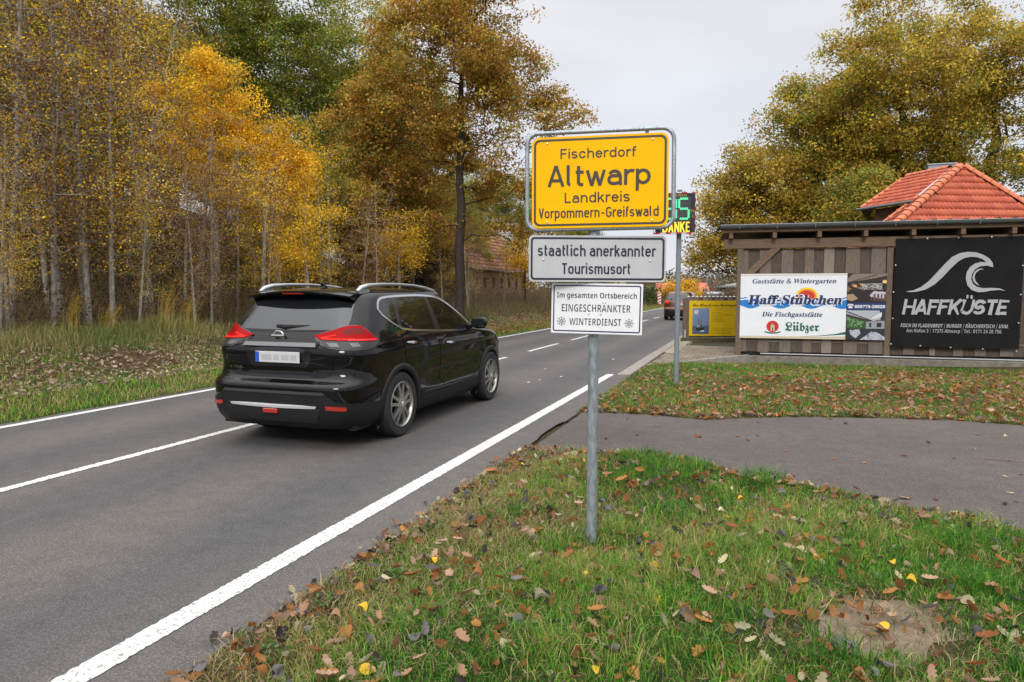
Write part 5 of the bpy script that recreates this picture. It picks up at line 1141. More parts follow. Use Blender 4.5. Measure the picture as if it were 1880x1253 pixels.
house('red_roof_house', 'far house with long light red roof beyond the yellow bushes', -20.8, 172, 0, 5.5, 9, 1.7, 2.0, R(12), CW, RR, 4)
house('red_roof_house', 'small far red roofed house beside the street lamp', -12.2, 162, 0, 4.2, 8, 1.7, 1.9, R(20), CW, RR, 2)
house('flat_roofed_hall', 'long low grey flat roofed hall at the far right behind the dry hedge', -3.5, 124, 0, 20, 8, 2.7, .5, R(-68), mat('far_grey_wall', (.07, .075, .07), .8), mat('far_grey_roof', (.20, .22, .22), .7), 5, 'building')
lm = thing('street_lamp', 'thin grey street lamp standing far off above the red roofs', 'street lamp', (-9.3, 140, 0))
MB().tube([(0, 0, 0), (0, 0, 6.3)], [.09, .06], 8).build('pole', GALV, lm, smooth=True); MB().lathe([(.02, 6.3), (.42, 6.35), (.5, 6.5), (.3, 6.62), (.02, 6.66)], 10, 'z').build('lamp_head', mat('lamp_head', (.12, .13, .14), .5), lm, smooth=True)
bc = thing('warning_beacon', 'small red and white striped warning beacon at the left road edge', 'beacon', (-10.45, 79, .02))
b0 = MB().box(-.19, .19, -.02, .02, .25, 1.62).build('beacon_board', mat('beacon_white', (.75, .75, .75), .5), bc, bevel=.01)
for i in range(4): z = .32 + i * .33; flat([[(-.17, z), (.17, z + .17), (.17, z + .33), (-.17, z + .16)]], -.024, 'stripe', mat('beacon_red', (.65, .03, .03), .5), b0, 0)
MB().box(-.28, .28, -.2, .2, .0, .10).build('beacon_foot', CPL, bc, bevel=.02)
MB().box(-.04, .04, -.02, .02, .1, .26).build('beacon_post', CPL, bc)
# ---------------- trees ----------------
def bark(name, a, b_, s=1.0): return mat(name, a, .9, spec=.15, col2=b_, vscale=6, stretch=(4 * s, 4 * s, 1.1), bump=.6, bscale=18)
OAKB = bark('oak_bark', (.030, .024, .019), (.075, .062, .05)); ASPB = bark('aspen_bark', (.17, .15, .13), (.48, .445, .39), .5); MIDB = bark('grey_brown_bark', (.06, .05, .04), (.15, .13, .11))
LEAF = mat('leaf', (1, 1, 1), .55, spec=.25, attr='Col', transl=.42)
def grow(rng, trunk, lobes, M, clear=2.0, step=.7, droop=.0, jit=.16, uni=.45):
    """branch skeleton: a trunk, then boughs led to points spread through the crown lobes"""
    pos = [np.array(p, float) for p in trunk]; par = [-1] + list(range(len(trunk) - 1))
    T = []
    vol = np.array([l[3] * l[4] * l[5] for l in lobes]); cnt = rng.multinomial(M, vol / vol.sum())
    for l, k in zip(lobes, cnt):
        # leaf masses: smaller mounds carried on the lobe, leafy on their upper and outer sides
        rl_ = np.array(l[3:6]); K = max(4, int(k / 18)); c_ = rng.normal(size=(K, 3)); c_ /= np.linalg.norm(c_, axis=1)[:, None]; c_ *= (rng.random(K) ** .4)[:, None] * .80; sr = rng.uniform(.22, .42, K)
        w_ = rng.integers(0, K, k); d = rng.normal(size=(k, 3)) + c_[w_] * .9 + [0, 0, .45]; d /= np.linalg.norm(d, axis=1)[:, None]; r_ = rng.uniform(.55, 1.05, k) * sr[w_]; d[:, 2] *= .75
        pt = c_[w_] + d * r_[:, None]; un = rng.normal(size=(k, 3)); un /= np.linalg.norm(un, axis=1)[:, None]; un *= (rng.random(k) ** .4)[:, None]; pt = np.where((rng.random(k) < uni)[:, None], un, pt)
        T.append(np.array(l[:3]) + pt * rl_)
    T = np.concatenate(T); top = pos[-1]
    ax = np.array(trunk); dist = np.min(np.linalg.norm(T[:, None, :] - ax[None], axis=2), axis=1); T = T[np.argsort(dist)]
    A = np.zeros((len(trunk) + M * 14, 3)); n = len(pos); A[:n] = pos; tips = []
    for t in T:
        c_ = A[:n]; dv = t - c_; d = np.linalg.norm(dv, axis=1); cost = d + 1.1 * np.maximum(0, c_[:, 2] - t[2] + .15 * d) + np.where(c_[:, 2] < clear, 50 * (clear - c_[:, 2]), 0)
        i = int(np.argmin(cost)); k = max(1, int(round(d[i] / step))); a = c_[i].copy(); prev = i
        if n + k >= len(A): break
        for j in range(1, k + 1):
            u = j / k; p = a + (t - a) * u; p[2] += d[i] * .16 * math.sin(math.pi * u) * (1 - droop); p += rng.normal(size=3) * jit * step * (u < 1)
            A[n] = p; par.append(prev); prev = n; n += 1
        tips.append(prev)
    return A[:n], np.array(par), tips
def radii(par, n, tipr, trunk_n, r0):
    r_ = np.zeros(n); k = np.zeros(n); 
    for i in range(n - 1, -1, -1):
        if k[i] == 0: k[i] = tipr ** 2.35
        if par[i] >= 0: k[par[i]] += k[i]
    r_ = k ** (1 / 2.35); s_ = r0 / r_[0]
    return np.where(r_ > tipr * 3, r_ * (1 + (s_ - 1) * np.clip((r_ - tipr * 3) / (r_[0] - tipr * 3 + 1e-9), 0, 1)), r_)
def tubes(A, par, r_, name, m, flare=True):
    V = []; L = []; nb = 0
    for lo, hi, ns in ((0, .014, 3), (.014, .05, 4), (.05, 9, 8)):
        e = np.array([i for i in range(1, len(par)) if par[i] >= 0 and lo <= r_[i] < hi])
        if len(e) == 0: continue
        a, b_ = A[par[e]], A[e]; ra = np.minimum(r_[par[e]], r_[e] * 1.35); rb = r_[e]; d = b_ - a; d /= np.linalg.norm(d, axis=1)[:, None] + 1e-9
        ref = np.where(np.abs(d[:, 2:3]) > .9, np.array([[1, 0, 0]]), np.array([[0, 0, 1.]])); u = np.cross(d, ref); u /= np.linalg.norm(u, axis=1)[:, None]; w = np.cross(d, u)
        t = np.arange(ns) * 2 * math.pi / ns; cs = (u[:, None] * np.cos(t)[None, :, None] + w[:, None] * np.sin(t)[None, :, None])
        v = np.concatenate([a[:, None] - (d * ra[:, None] * .3)[:, None] + cs * ra[:, None, None], b_[:, None] + cs * rb[:, None, None]], 1).reshape(-1, 3)
        k = np.arange(len(e))[:, None] * 2 * ns + nb; i0 = np.arange(ns)[None]; i1 = (np.arange(ns)[None] + 1) % ns
        L.append(np.stack([k + i0, k + i1, k + i1 + ns, k + i0 + ns], -1).reshape(-1)); V.append(v); nb += len(v)
    V = np.concatenate(V); L = np.concatenate(L); return fast_mesh(name, V, L, np.arange(len(L) // 4) * 4, m, smooth=True)
def leaves(rng, cen, per, rad, size, pal, wts, name, hue_s=.2, aspect=.66, upb=.9, hang=0, cmix=.6):
    """leaf blades: one small kite each; clumps keep to one or two colours of the palette"""
    cen = np.asarray(cen); K = len(cen); n = K * per; c_ = np.repeat(cen, per, 0); off = rng.normal(size=(n, 3)) * rad * np.array([1, 1, .6]); off *= np.minimum(1, 2.1 * rad / (np.linalg.norm(off, axis=1)[:, None] + 1e-6)); c_ = c_ + off
    nn = rng.normal(size=(n, 3)) + [0, 0, upb]; nn /= np.linalg.norm(nn, axis=1)[:, None]; d = rng.normal(size=(n, 3)) - [0, 0, hang]; d -= nn * (d * nn).sum(1)[:, None]; d /= np.linalg.norm(d, axis=1)[:, None] + 1e-9; s_ = np.cross(nn, d)
    z = size * rng.uniform(.6, 1.25, n)[:, None]; a = z * aspect
    v = np.stack([c_ - d * z * .5, c_ + s_ * a * .5 + nn * z * .10, c_ + d * z * .5, c_ - s_ * a * .5 + nn * z * .10], 1).reshape(-1, 3)
    pal = np.array(pal); base = rng.choice(len(pal), K, p=np.array(wts) / sum(wts)); own = rng.choice(len(pal), n, p=np.array(wts) / sum(wts)); idx_ = np.where(rng.random(n) < cmix, np.repeat(base, per), own)
    col = pal[idx_] * np.exp(rng.normal(size=(n, 1)) * hue_s); col *= np.repeat(np.exp(rng.normal(size=(K, 1)) * .16), per, 0)
    return fast_mesh(name, v, np.arange(4 * n), np.arange(n) * 4, LEAF, np.repeat(col, 4, 0))
def tree(name, label, x, y, H, r0, lobes, M, per, rad, size, pal, wts, seed, barkm=OAKB, lean=(0, 0), clear=2.0, tipr=.007, group=None, hang=0, z=None, cat='tree', step=.75, droop=0, trunk_top=.72, jit=.16, uni=.45, cmix=.72):
    rng = np.random.default_rng(seed); t = thing(name, label, cat, (x, y, (tz(x, y) if z is None else z) - .05), 0, group)
    n_ = max(4, int(H * trunk_top / .8)); tr = []
    for i in range(n_ + 1):
        u = i / n_; tr.append((lean[0] * u * H * .5 + .16 * r0 * math.sin(i * 1.7 + seed) * 3 * u, lean[1] * u * H * .5 + .16 * r0 * math.cos(i * 1.3 + seed) * 3 * u, H * trunk_top * u))
    A, par, tips = grow(rng, tr, lobes, M, clear, step, droop, jit, uni); rr = radii(par, len(A), tipr, n_, r0)
    rr[0] *= 1.25
    link('trunk', tubes(A, par, rr, 'trunk', barkm), t)
    tp = A[tips]; mid = A[[par[i] for i in tips if par[i] >= 0]]; cen = np.concatenate([tp, mid[rng.random(len(mid)) < .55]])
    link('crown', leaves(rng, cen, per, rad, size, pal, wts, 'crown', hang=hang, cmix=cmix), t)
    return t
OAKC = [(.50, .36, .055), (.38, .24, .045), (.56, .44, .06), (.25, .29, .05), (.54, .31, .05), (.20, .15, .04)]
BROWNO = [(.48, .275, .05), (.38, .20, .04), (.55, .34, .055), (.26, .17, .04), (.27, .25, .05), (.56, .28, .05)]
GREENY = [(.22, .28, .05), (.33, .34, .05), (.15, .20, .04), (.44, .37, .05), (.50, .37, .05)]
YELL = [(.84, .54, .03), (.76, .44, .025), (.90, .63, .04), (.52, .31, .03), (.34, .18, .03)]
DRY = [(.20, .10, .055), (.26, .135, .07), (.13, .07, .045), (.86, .54, .03), (.92, .64, .05), (.42, .22, .06)]
# big brown oak beyond the road
tree('oak_tree', 'tall brown leaved oak with dark trunk standing in front of the old barn', -12.3, 27.5, 16.5, .21,
     [(-.4, 0, 11.5, 4.2, 3.8, 5.2), (2.3, .6, 8.8, 3.0, 2.8, 3.2), (-3.0, -.6, 8.0, 3.2, 2.6, 3.0), (.2, .5, 15.5, 3.6, 3.0, 2.8), (2.5, 1.0, 5.0, 2.6, 2.2, 2.0), (-3.2, -1.0, 4.8, 2.8, 2.2, 2.2), (.4, 1.2, 6.4, 2.2, 1.8, 1.6)], 1550, 38, .24, .13, BROWNO + [(.52, .42, .07)], [5, 3, 4, 2, 3.5, 1.5, 4], 11, clear=3.0, lean=(.02, 0), uni=.2, cmix=.75)
# right hand group
RG = 'autumn oaks behind the shed and the red roofed house'
for (lab, x, y, H, r0, lob, M, pal, w, sd) in (
    ('low golden brown oak at the left end of the group behind the shed', -.6, 44, 11, .28, [(0, 0, 7.2, 3.6, 3.4, 3.4), (-1.6, 0, 4.4, 2.6, 2.6, 1.7), (1.8, -.4, 4.2, 2.8, 2.6, 1.8)], 430, OAKC, [5, 4, 4, 1.5, 2, 2], 21),
    ('greener oak behind the left part of the shed', 3.2, 46, 15.5, .34, [(0, 0, 10.6, 4.2, 3.8, 4.6), (-1.8, 0, 5.6, 3.2, 3, 2.4), (2, 0, 6.0, 3.0, 3, 2.2)], 560, OAKC, [3, 2, 3, 5, 1, 1.5], 22),
    ('largest oak of the group with spreading crown above the small red roof', 7.4, 44.5, 20, .42, [(0, 0, 13.5, 5.0, 4.6, 5.6), (-2.4, 0, 8.2, 3.4, 3.2, 3.0), (2.6, 0, 9.0, 3.4, 3.2, 3)], 640, OAKC, [5, 2.5, 5, 3.5, 1.5, 1], 23),
    ('many stemmed oak whose bare limbs show above the pyramid roof', 12.6, 47, 18.5, .34, [(0, 0, 14.4, 4.6, 4.4, 4.0), (-2.0, 0, 10.2, 2.8, 2.8, 1.6), (2.4, 0, 9.4, 2.2, 2.2, 1.4)], 330, OAKC, [4, 2, 4, 4, 1.5, 1], 24),
    ('green and yellow oak at the right edge of the picture', 18.0, 45, 18, .34, [(0, 0, 12.5, 4.4, 4.2, 4.8), (-2.4, 0, 7.4, 2.4, 2.4, 2.2)], 400, OAKC, [3, 1.5, 4, 5, 1, 1], 25),
    ('dark green oak low behind the shed roof ridge', 5.6, 39.5, 8.5, .2, [(0, 0, 5.2, 3.4, 2.8, 2.6)], 320, OAKC, [1.5, 1.5, 1.5, 6, .5, 1.5], 26)):
    tree('oak_tree', lab, x, y, H, r0, lob, int(M * 1.75), 42, .34, .17, pal, w, sd, clear=2.6 if sd != 24 else 5, group=RG, z=-.1, tipr=.009, uni=.4, cmix=.8)
# left wood: green and gold oaks at the back
LG = 'tall oaks at the back of the left wood'
for (lab, x, y, H, r0, lob, M, pal, w, sd) in (
    ('green topped tree reaching the top edge behind the bright yellow crown', -26.5, 31, 18.5, .28, [(0, 0, 12.5, 5.4, 4.4, 6.0), (2.4, 0, 8.5, 3.8, 3, 3.6)], 760, GREENY, [5, 3, 4, 1.5, 1], 31),
    ('green and yellow tree left of the brown oak, reaching up into the sky', -22.6, 35.5, 17.5, .26, [(0, 0, 11.8, 4.8, 4.0, 5.4), (1.8, 0, 7.5, 3.8, 3, 3.6)], 760, GREENY, [3, 4, 2, 4, 2], 32),
    ('shorter green gold tree beside the brown oak', -19.2, 36, 15, .24, [(.0, 0, 9.0, 3.5, 3.2, 5.2), (-.5, 0, 5, 3.0, 2.6, 2.6)], 480, GREENY, [3, 4, 2, 4, 3], 33),
    ('tree with browning green leaves high on the wooded bank', -31.5, 27, 19, .28, [(0, 0, 12, 4.6, 4, 5.5)], 360, GREENY, [3, 4, 3, 4, 3], 34),
    ('orange brown tree filling the gap before the barn', -17.2, 31, 12.5, .2, [(0, 0, 7.6, 3.2, 2.8, 4.2), (-1.6, 0, 3.8, 2.4, 2.2, 2.0), (1.4, 0, 4.0, 2.0, 2.0, 1.8)], 520, BROWNO, [4, 4, 2, 3, 4, 2], 35),
    ('dark olive tree between the golden aspens and the yellow sapling', -20.5, 28.5, 9, .2, [(0, 0, 5.4, 3.0, 2.8, 3.4)], 330, OAKC, [3, 3, 2, 6, 1, 2], 36),
    ('rusty tree on the bank behind the bright yellow crown', -25, 24, 12, .22, [(0, 0, 6.5, 3.6, 3.2, 4.2)], 330, OAKC, [3, 4, 2, 3, 2, 3], 37)):
    tree('forest_tree', lab, x, y, H, r0, lob, int(M * 1.45), 42, .31, .15, pal, w, sd, barkm=MIDB, clear=2.2, group=LG)
# bright yellow aspens
tree('aspen_tree', 'bright golden yellow aspen crown in the middle of the left wood', -18.2, 19.5, 10.2, .13, [(.0, .2, 7.9, 1.3, 1.5, 1.5), (-.9, -.4, 7.2, 1.2, 1.3, 1.4), (1.0, .9, 6.6, 1.3, 1.4, 1.3), (1.4, 1.8, 5.0, 1.1, 1.1, 1.1), (-.6, -.6, 5.8, 1.5, 1.5, 1.3), (.2, .3, 4.4, 1.2, 1.2, .9)], 400, 50, .21, .085, YELL, [5, 4, 4, 2, .6], 41, barkm=ASPB, clear=1.8, tipr=.004, step=.5)
tree('aspen_tree', 'golden aspen just right of the brightest yellow crown', -16.9, 21.2, 8.2, .11, [(.1, .2, 5.2, 1.7, 1.8, 2.2)], 300, 52, .22, .085, YELL, [4, 4, 3, 3, 1.5], 42, barkm=ASPB, clear=1.6, tipr=.004, step=.5)
tree('aspen_sapling', 'thin pale sapling full of yellow leaves left of the big oak', -13.4, 18.2, 5.6, .065, [(0, 0, 3.1, 1.15, 1.2, 1.5), (-.3, 0, 1.9, 1.0, 1.0, .8)], 170, 26, .2, .062, YELL, [5, 3, 4, 2, 1], 43, barkm=ASPB, clear=.5, tipr=.0035, step=.4)
tree('aspen_sapling', 'leaning pale sapling with thin yellow leaves and bare twigs behind the black car', -14.2, 17.0, 6.2, .06, [(0, 0, 3.6, 1.2, 1.2, 1.9)], 160, 13, .22, .062, DRY, [2, 2, 1, 4, 4, 2], 44, barkm=ASPB, clear=.6, tipr=.0035, step=.4, lean=(.12, 0))
tree('aspen_sapling', 'low yellow sapling close to the barn gable', -13.6, 24.5, 5.0, .06, [(0, 0, 2.9, 1.3, 1.2, 1.5)], 140, 22, .22, .07, YELL, [4, 3, 3, 3, 2], 45, barkm=ASPB, clear=.5, tipr=.0035, step=.4)
tree('aspen_sapling', 'golden shrubby tree in front of the barn roof end, right of the oak trunk', -14.3, 42.5, 5.5, .08, [(0, 0, 3.2, 2.0, 1.8, 1.9)], 200, 30, .3, .10, YELL, [4, 4, 3, 3, 2], 46, barkm=MIDB, clear=.6, tipr=.005, step=.5)
# pale aspens at the left edge: four different trees, then copies turned and resized
AG = 'pale stemmed aspens along the top of the roadside bank'
asp = []
for k, (M, per) in enumerate(((250, 22), (230, 24), (260, 20), (220, 24))):
    asp.append(tree('aspen_tree', 'x', 0, 0, 11.5, .07, [(.2, 0, 6.6, 1.7, 1.9, 4.8), (.5, 0, 3.2, 1.5, 1.5, 1.9)], int(M * (1.45, 1.2, 1.0, 1.4)[k]), int(per * (.55, .6, .5, .5)[k]), .2, .070, DRY + [(.55, .52, .07)], ([5, 4, 4, 2, 1.5, 2, 0], [2, 2, 2, 5, 5, 2, 1], [2, 2, 3, 3, 3, 1, 3], [4, 5, 3, 1.5, 1, 4, 0])[k], 50 + k, barkm=ASPB, clear=1.4, tipr=.0065, step=.5, group=AG, z=0, trunk_top=.9, lean=(.09 * (k - 1.2), .05), jit=.24, uni=.7, cmix=.9))
spots = [(-15.9, 10.7, 1.0, 0, 'leftmost pale aspen on the bank, its trunk nearest the left picture edge'), (-15.6, 11.5, .95, 80, 'second aspen trunk from the left, leaning right over the yellow grass'), (-16.6, 12.5, 1.02, 200, 'straight aspen behind the second trunk'), (-15.9, 12.6, .9, 300, 'slim forked aspen in the middle of the left trunk group'),
         (-15.2, 12.1, .98, 140, 'thick mottled aspen trunk above the dry yellow stalks'), (-14.7, 12.3, .88, 30, 'rightmost aspen of the near trunk group, leaning right'), (-18.6, 13.6, 1.05, 250, 'aspen set back among brown leaves near the left edge'), (-18.9, 18.7, .78, 110, 'thin pale aspen stem above the grass left of the black car'),
         (-20.4, 21.1, .82, 10, 'aspen with a bent stem right of the thin pale stem'), (-19.0, 22.4, .75, 190, 'small aspen stem directly behind the tail lamp of the black car'), (-14.2, 6.6, .95, 330, 'aspen just outside the left picture edge reaching into it'), (-17.2, 9.2, 1.1, 60, 'tall reddish leaved aspen in the top left corner'),
         (-21, 16.5, 1.08, 170, 'tall aspen with rusty leaves high on the bank'), (-17.4, 16, .9, 100, 'aspen with many crossing twigs left of the golden crown'), (-19.3, 11, 1.12, 220, 'dark leaved aspen deep in the top left of the wood'), (-22.5, 19.5, 1.1, 20, 'aspen behind the golden crown high on the bank'), (-16.0, 14.4, .72, 270, 'short aspen crossed by bare twigs right of the near trunk group')]
for i, (x, y, s_, rz, lab) in enumerate(spots):
    o = asp[i] if i < 4 else copy_tree(asp[i % 4]); o.location = (x, y, tz(x, y) - .05); o.rotation_euler = (R(2.5 * math.sin(i * 2.3)), R(3.5 + 4.5 * math.cos(i * 1.7)), R(rz)); o.scale = (s_, s_, s_); o['label'] = lab
SG = 'small bare aspens and saplings scattered along the bank'
SPL = ['in the tall grass at the left picture edge', 'between the golden stalks', 'right of the tallest golden stalks', 'halfway between stalks and car', 'just left of the car roof', 'behind the left roof rail', 'above the middle of the car roof', 'above the right roof rail', 'in front of the barn gable', 'left of the oak trunk before the barn', 'right of the oak trunk before the barn wall', 'before the far end of the barn', 'crossing the leftmost aspen trunk', 'under the golden crown', 'at the left of the golden crown', 'under the second golden crown', 'before the dark olive tree', 'below the barn eave']
for i, (x, y, s_) in enumerate([(-14.6, 9.6, .42), (-14.2, 12.6, .4), (-14.0, 14.2, .45), (-14.6, 15.4, .5), (-14.0, 17.0, .42), (-13.6, 19.2, .45), (-13.4, 21.2, .42), (-13.6, 22.8, .5), (-13.8, 29.0, .5), (-13.2, 30.6, .55), (-14.0, 32.5, .6), (-13.8, 37.0, .5), (-15.2, 10.2, .6), (-15.8, 17.8, .6), (-16.2, 16.4, .62), (-15.4, 19.6, .58), (-15.6, 22.6, .6), (-14.4, 34.4, .52)]):
    o = copy_tree(asp[(i + 1) % 4]); o.name = 'aspen_sapling'; o.location = (x, y, tz(x, y) - .05); o.rotation_euler = (R(3 * math.sin(i * 2)), R(5 * math.cos(i)), R(53 * i)); o.scale = (s_ * 1.1, s_ * 1.1, s_); o['label'] = 'slender bare sapling ' + SPL[i]; o['group'] = SG
# trees further up the bank: copies of the forest trees
BG_ = 'distant trees filling the back of the left wood'
src = [o for o in S.objects if o.name.startswith('forest_tree')]
PLC = ['at the top of the bank left of the golden crown', 'on the crest behind the golden crown', 'low on the bank behind the leftmost aspens', 'behind the fork of the slim aspen', 'on the skyline above the green topped tree', 'beyond the green topped tree', 'above the gap left of the barn', 'highest on the left crest', 'in the top left corner of the wood', 'behind the two leftmost trunks', 'between the near aspens and the crest', 'left of the barn gable', 'behind the yellow saplings', 'between the saplings and the barn gable', 'on the far crest', 'beyond the barn roof', 'right behind the barn ridge', 'at the far end of the barn', 'left of the brown oak crown', 'near the left picture edge', 'cut by the left picture edge', 'just above the leftmost stalks', 'right of the barn between oak and sign', 'low behind the barn eave', 'behind the tail lamp of the black car', 'straight above the black car', 'filling the gap above the roof rails', 'below the brown oak crown on its left', 'at the foot of the bank above the car', 'behind the thin pale stems', 'low behind the car roof', 'low beside the dark olive tree', 'just left of the barn gable corner', 'under the green gold tree', 'under the second green tree', 'directly behind the orange brown tree', 'between the two green topped trees', 'rising behind the barn gable']
KIN = ['green topped', 'green and yellow', 'green gold', 'browning green', 'orange brown', 'dark green brown', 'rusty']
for i, (x, y, s_) in enumerate([(-34, 18, .8), (-36, 24, .9), (-30, 14, .75), (-28, 19, .7), (-38, 32, .9), (-35, 38, .85), (-30, 42, .8), (-40, 14, .9), (-33, 8, .85), (-27, 9, .7), (-24, 13.5, .6), (-26, 48, .8), (-25, 28.5, .62), (-23, 31.5, .6), (-44, 22, 1), (-24, 56, .8), (-29, 62, .9), (-20, 58, .7), (-34, 52, 1), (-25, 5, .7), (-31, 1, .8), (-21.5, 7.5, .55), (-15.5, 62, .55), (-15, 54, .45), (-23.5, 23, .5), (-27, 24, .62), (-24.5, 34.5, .6), (-20.5, 33, .5), (-23, 17.5, .5), (-28, 30, .7), (-17.8, 23.5, .34), (-18.6, 25.5, .4), (-17.2, 27.5, .36), (-21.5, 26, .45), (-22.5, 29.5, .6), (-20, 34, .62), (-24, 38, .8), (-18.5, 42.5, .62)]):
    o = copy_tree(src[i % len(src)]); o.location = (x, y, tz(x, y) - .1); o.rotation_euler = (0, 0, R(37 * i)); o.scale = (s_, s_, s_ * rnd.uniform(.85, 1.05)); o['label'] = KIN[i % 7] + ' tree ' + PLC[i]; o['group'] = BG_
# far trees, hedges and bushes by the village
def bush(name, label, x, y, w, h, pal, wts, seed, size=.16, n=60, per=40, cat='bush', z=0, group=None, d=None, rad=.35):
    rng = np.random.default_rng(seed); t = thing(name, label, cat, (x, y, z), 0, group)
    d = d or w * .6; u = rng.random((n, 3)); th = u[:, 0] * 2 * math.pi; r_ = u[:, 1] ** .5; top = h * (1 - .45 * r_ ** 2) * (.75 + .25 * np.sin(th * 3 + seed)); cen = np.stack([r_ * np.cos(th) * w / 2, r_ * np.sin(th) * d / 2, top * (.12 + .88 * u[:, 2] ** .7)], 1)
    A = np.concatenate([[[0, 0, 0]], cen]); par = np.array([-1] + [0] * n); rr = np.concatenate([[.03], np.full(n, .008)]); link('stems', tubes(A, par, rr, 'stems', MIDB), t)
    link('foliage', leaves(rng, cen, per, rad, size, pal, wts, 'foliage'), t); return t
DG = [(.03, .055, .014), (.045, .075, .018), (.07, .09, .02)]; BE = [(.34, .22, .12), (.26, .16, .085), (.40, .28, .16), (.18, .11, .06)]
bush('dark_conifer', 'dark evergreen above the yellow house, half hidden by the white board', -18.5, 82, 6, 7.5, DG, [1, 1, .5], 61, .25, 90, 50, 'tree', rad=.6)
bush('hedge', 'dark green hedge under the yellow house left of the beacon', -13.8, 76, 5.5, 2.6, DG, [1, 1, .8], 62, .2, 80, 50, 'hedge', rad=.5)
bush('hedge', 'green hedge behind the brown car roof, left part', -12.8, 84, 5, 3.0, DG, [1, 2, 1], 63, .2, 80, 50, 'hedge', rad=.5)
bush('bush', 'brown leafless looking bush at the foot of the hedge left of the beacon', -12.6, 70, 3, 1.6, BE + DG, [1, 1, 1, 2, 1, 1, 1], 64, .14, 60, 40, rad=.35)
bush('bush', 'golden yellow bush above the roof of the brown car', -10.8, 104, 6, 4.3, YELL, [3, 3, 2, 3, 2], 65, .28, 90, 50, rad=.6)
bush('bush', 'small orange bush right of the golden bush', -8.5, 100, 3.5, 2.6, YELL, [2, 3, 1, 3, 3], 66, .2, 60, 40, rad=.4)
bush('bush', 'dry beige bushes above the board fence', -1.9, 50, 3.6, 2.5, BE, [2, 2, 2, 1], 67, .10, 130, 60, rad=.25, d=3)
bush('bush', 'green shrub above the right end of the board fence', -1.0, 44, 1.3, 1.85, DG + [(.12, .16, .03)], [1, 1, 1, 2], 68, .09, 50, 50, rad=.2)
bush('far_tree', 'round leafless far tree above the red roofs', -16.4, 205, 15, 11, [(.16, .13, .11), (.13, .10, .085)], [1, 1], 69, .35, 200, 22, 'tree', rad=1.2)
bush('far_tree', 'reddish brown low far tree in front of the leafless one', -15.0, 180, 11, 6, [(.28, .15, .10), (.22, .13, .08)], [1, 1], 70, .35, 120, 36, 'tree', rad=1)
bush('far_tree', 'brown far trees above the flat roofed hall', 0, 190, 24, 9, [(.22, .16, .09), (.17, .12, .07), (.12, .11, .05)], [1, 1, 1], 71, .4, 220, 36, 'tree', rad=1.3)
rngf = np.random.default_rng(72); cen = np.stack([rngf.uniform(-150, 150, 900), rngf.uniform(230, 260, 900), rngf.uniform(0, 7, 900)], 1)
o = link('far_wood', leaves(rngf, cen, 30, 2.2, 1.1, [(.14, .11, .07), (.10, .09, .05), (.17, .12, .07)], [1, 1, 1], 'far_wood'), kind='stuff')

# ---------------- ground cover ----------------
def blades(rng, P_, h, w, col, lean, name, kind='stuff', bend=.5):
    n = len(P_); a = rng.uniform(0, 2 * math.pi, n); s_ = np.stack([np.cos(a), np.sin(a), 0 * a], 1) * (w / 2)[:, None]; ld = rng.uniform(0, 2 * math.pi, n); ln = np.stack([np.cos(ld), np.sin(ld), 0 * ld], 1) * (lean * h)[:, None]
    m_ = P_ + ln * .35 + np.stack([0 * h, 0 * h, h * .55], 1); t = P_ + ln * (1.0) + np.stack([0 * h, 0 * h, h * (1 - bend * np.minimum(1, lean))], 1)
    v = np.stack([P_ - s_, P_ + s_, m_ + s_ * .75, m_ - s_ * .75, t], 1).reshape(-1, 3); b_ = np.arange(n) * 5
    lp = np.stack([b_, b_ + 1, b_ + 2, b_ + 3, b_ + 3, b_ + 2, b_ + 4], 1).ravel(); st = np.stack([np.arange(n) * 7, np.arange(n) * 7 + 4], 1).ravel()
    return link(name, fast_mesh(name, v, lp, st, LEAF, np.repeat(col, 5, 0)), kind=kind)
def fbm(x, y, s, sd):
    r_ = np.random.default_rng(sd); out = 0; amp = 1; tot = 0
    for o_ in range(3):
        k = r_.uniform(-1, 1, (6, 2)) * s * 2 ** o_; ph = r_.uniform(0, 6.28, 6); out = out + amp * sum(np.sin(x * a + y * b_ + p) for (a, b_), p in zip(k, ph)) / 3.2; tot += amp; amp *= .55
    return np.clip(.5 + out / tot * .5, 0, 1)
GC = np.array([(.03, .125, .016), (.06, .215, .02), (.14, .34, .032), (.28, .37, .065), (.44, .35, .15)])
def gcol(rng, x, y, k, dry=0):
    a = .06 + fbm(x, y, 2.2, 90 + k) * .75 + fbm(x, y, 7, 95 + k) * .3 + dry + rng.normal(size=len(x)) * .25; i = np.clip((a * 4.6).astype(int), 0, 4); return GC[i] * np.exp(rng.normal(size=(len(x), 1)) * .22)
def soil(x, y): return (((x - .66 - .25 * (y - 3.9)) / .36) ** 2 + ((y - 3.82) / .36) ** 2) < 1 + .5 * np.sin(9 * x + 5 * y)
rng = np.random.default_rng(101)
def field(x0, x1, y0, y1, n, ok): x = rng.uniform(x0, x1, n); y = rng.uniform(y0, y1, n); k = ok(x, y); return x[k], y[k]
x, y = field(-2.45, 4.2, 2.0, 7.15, 230000, lambda x, y: (x > -2.36 + .05 * np.sin(y * 9) + .03 * np.sin(y * 23)) & (~on_path(x, y)) & (y < 7.1) & (x < 1.0 + y * .55) & ((~soil(x, y)) | (rng.random(len(x)) < .12)))
dens = fbm(x, y, 2.6, 5); k = rng.random(len(x)) < (.35 + 1.1 * dens) * np.where(x < -2.1, .6, 1); x, y = x[k], y[k]
hn = fbm(x, y, 3.2, 7); hn = np.clip(hn * .6 + fbm(x, y, 9, 17) * .55, 0, 1.2); h = (.018 + .10 * hn ** 2.2 + .025 * sm(x, -2.2, -.4) * hn) * rng.uniform(.5, 1.4, len(x))
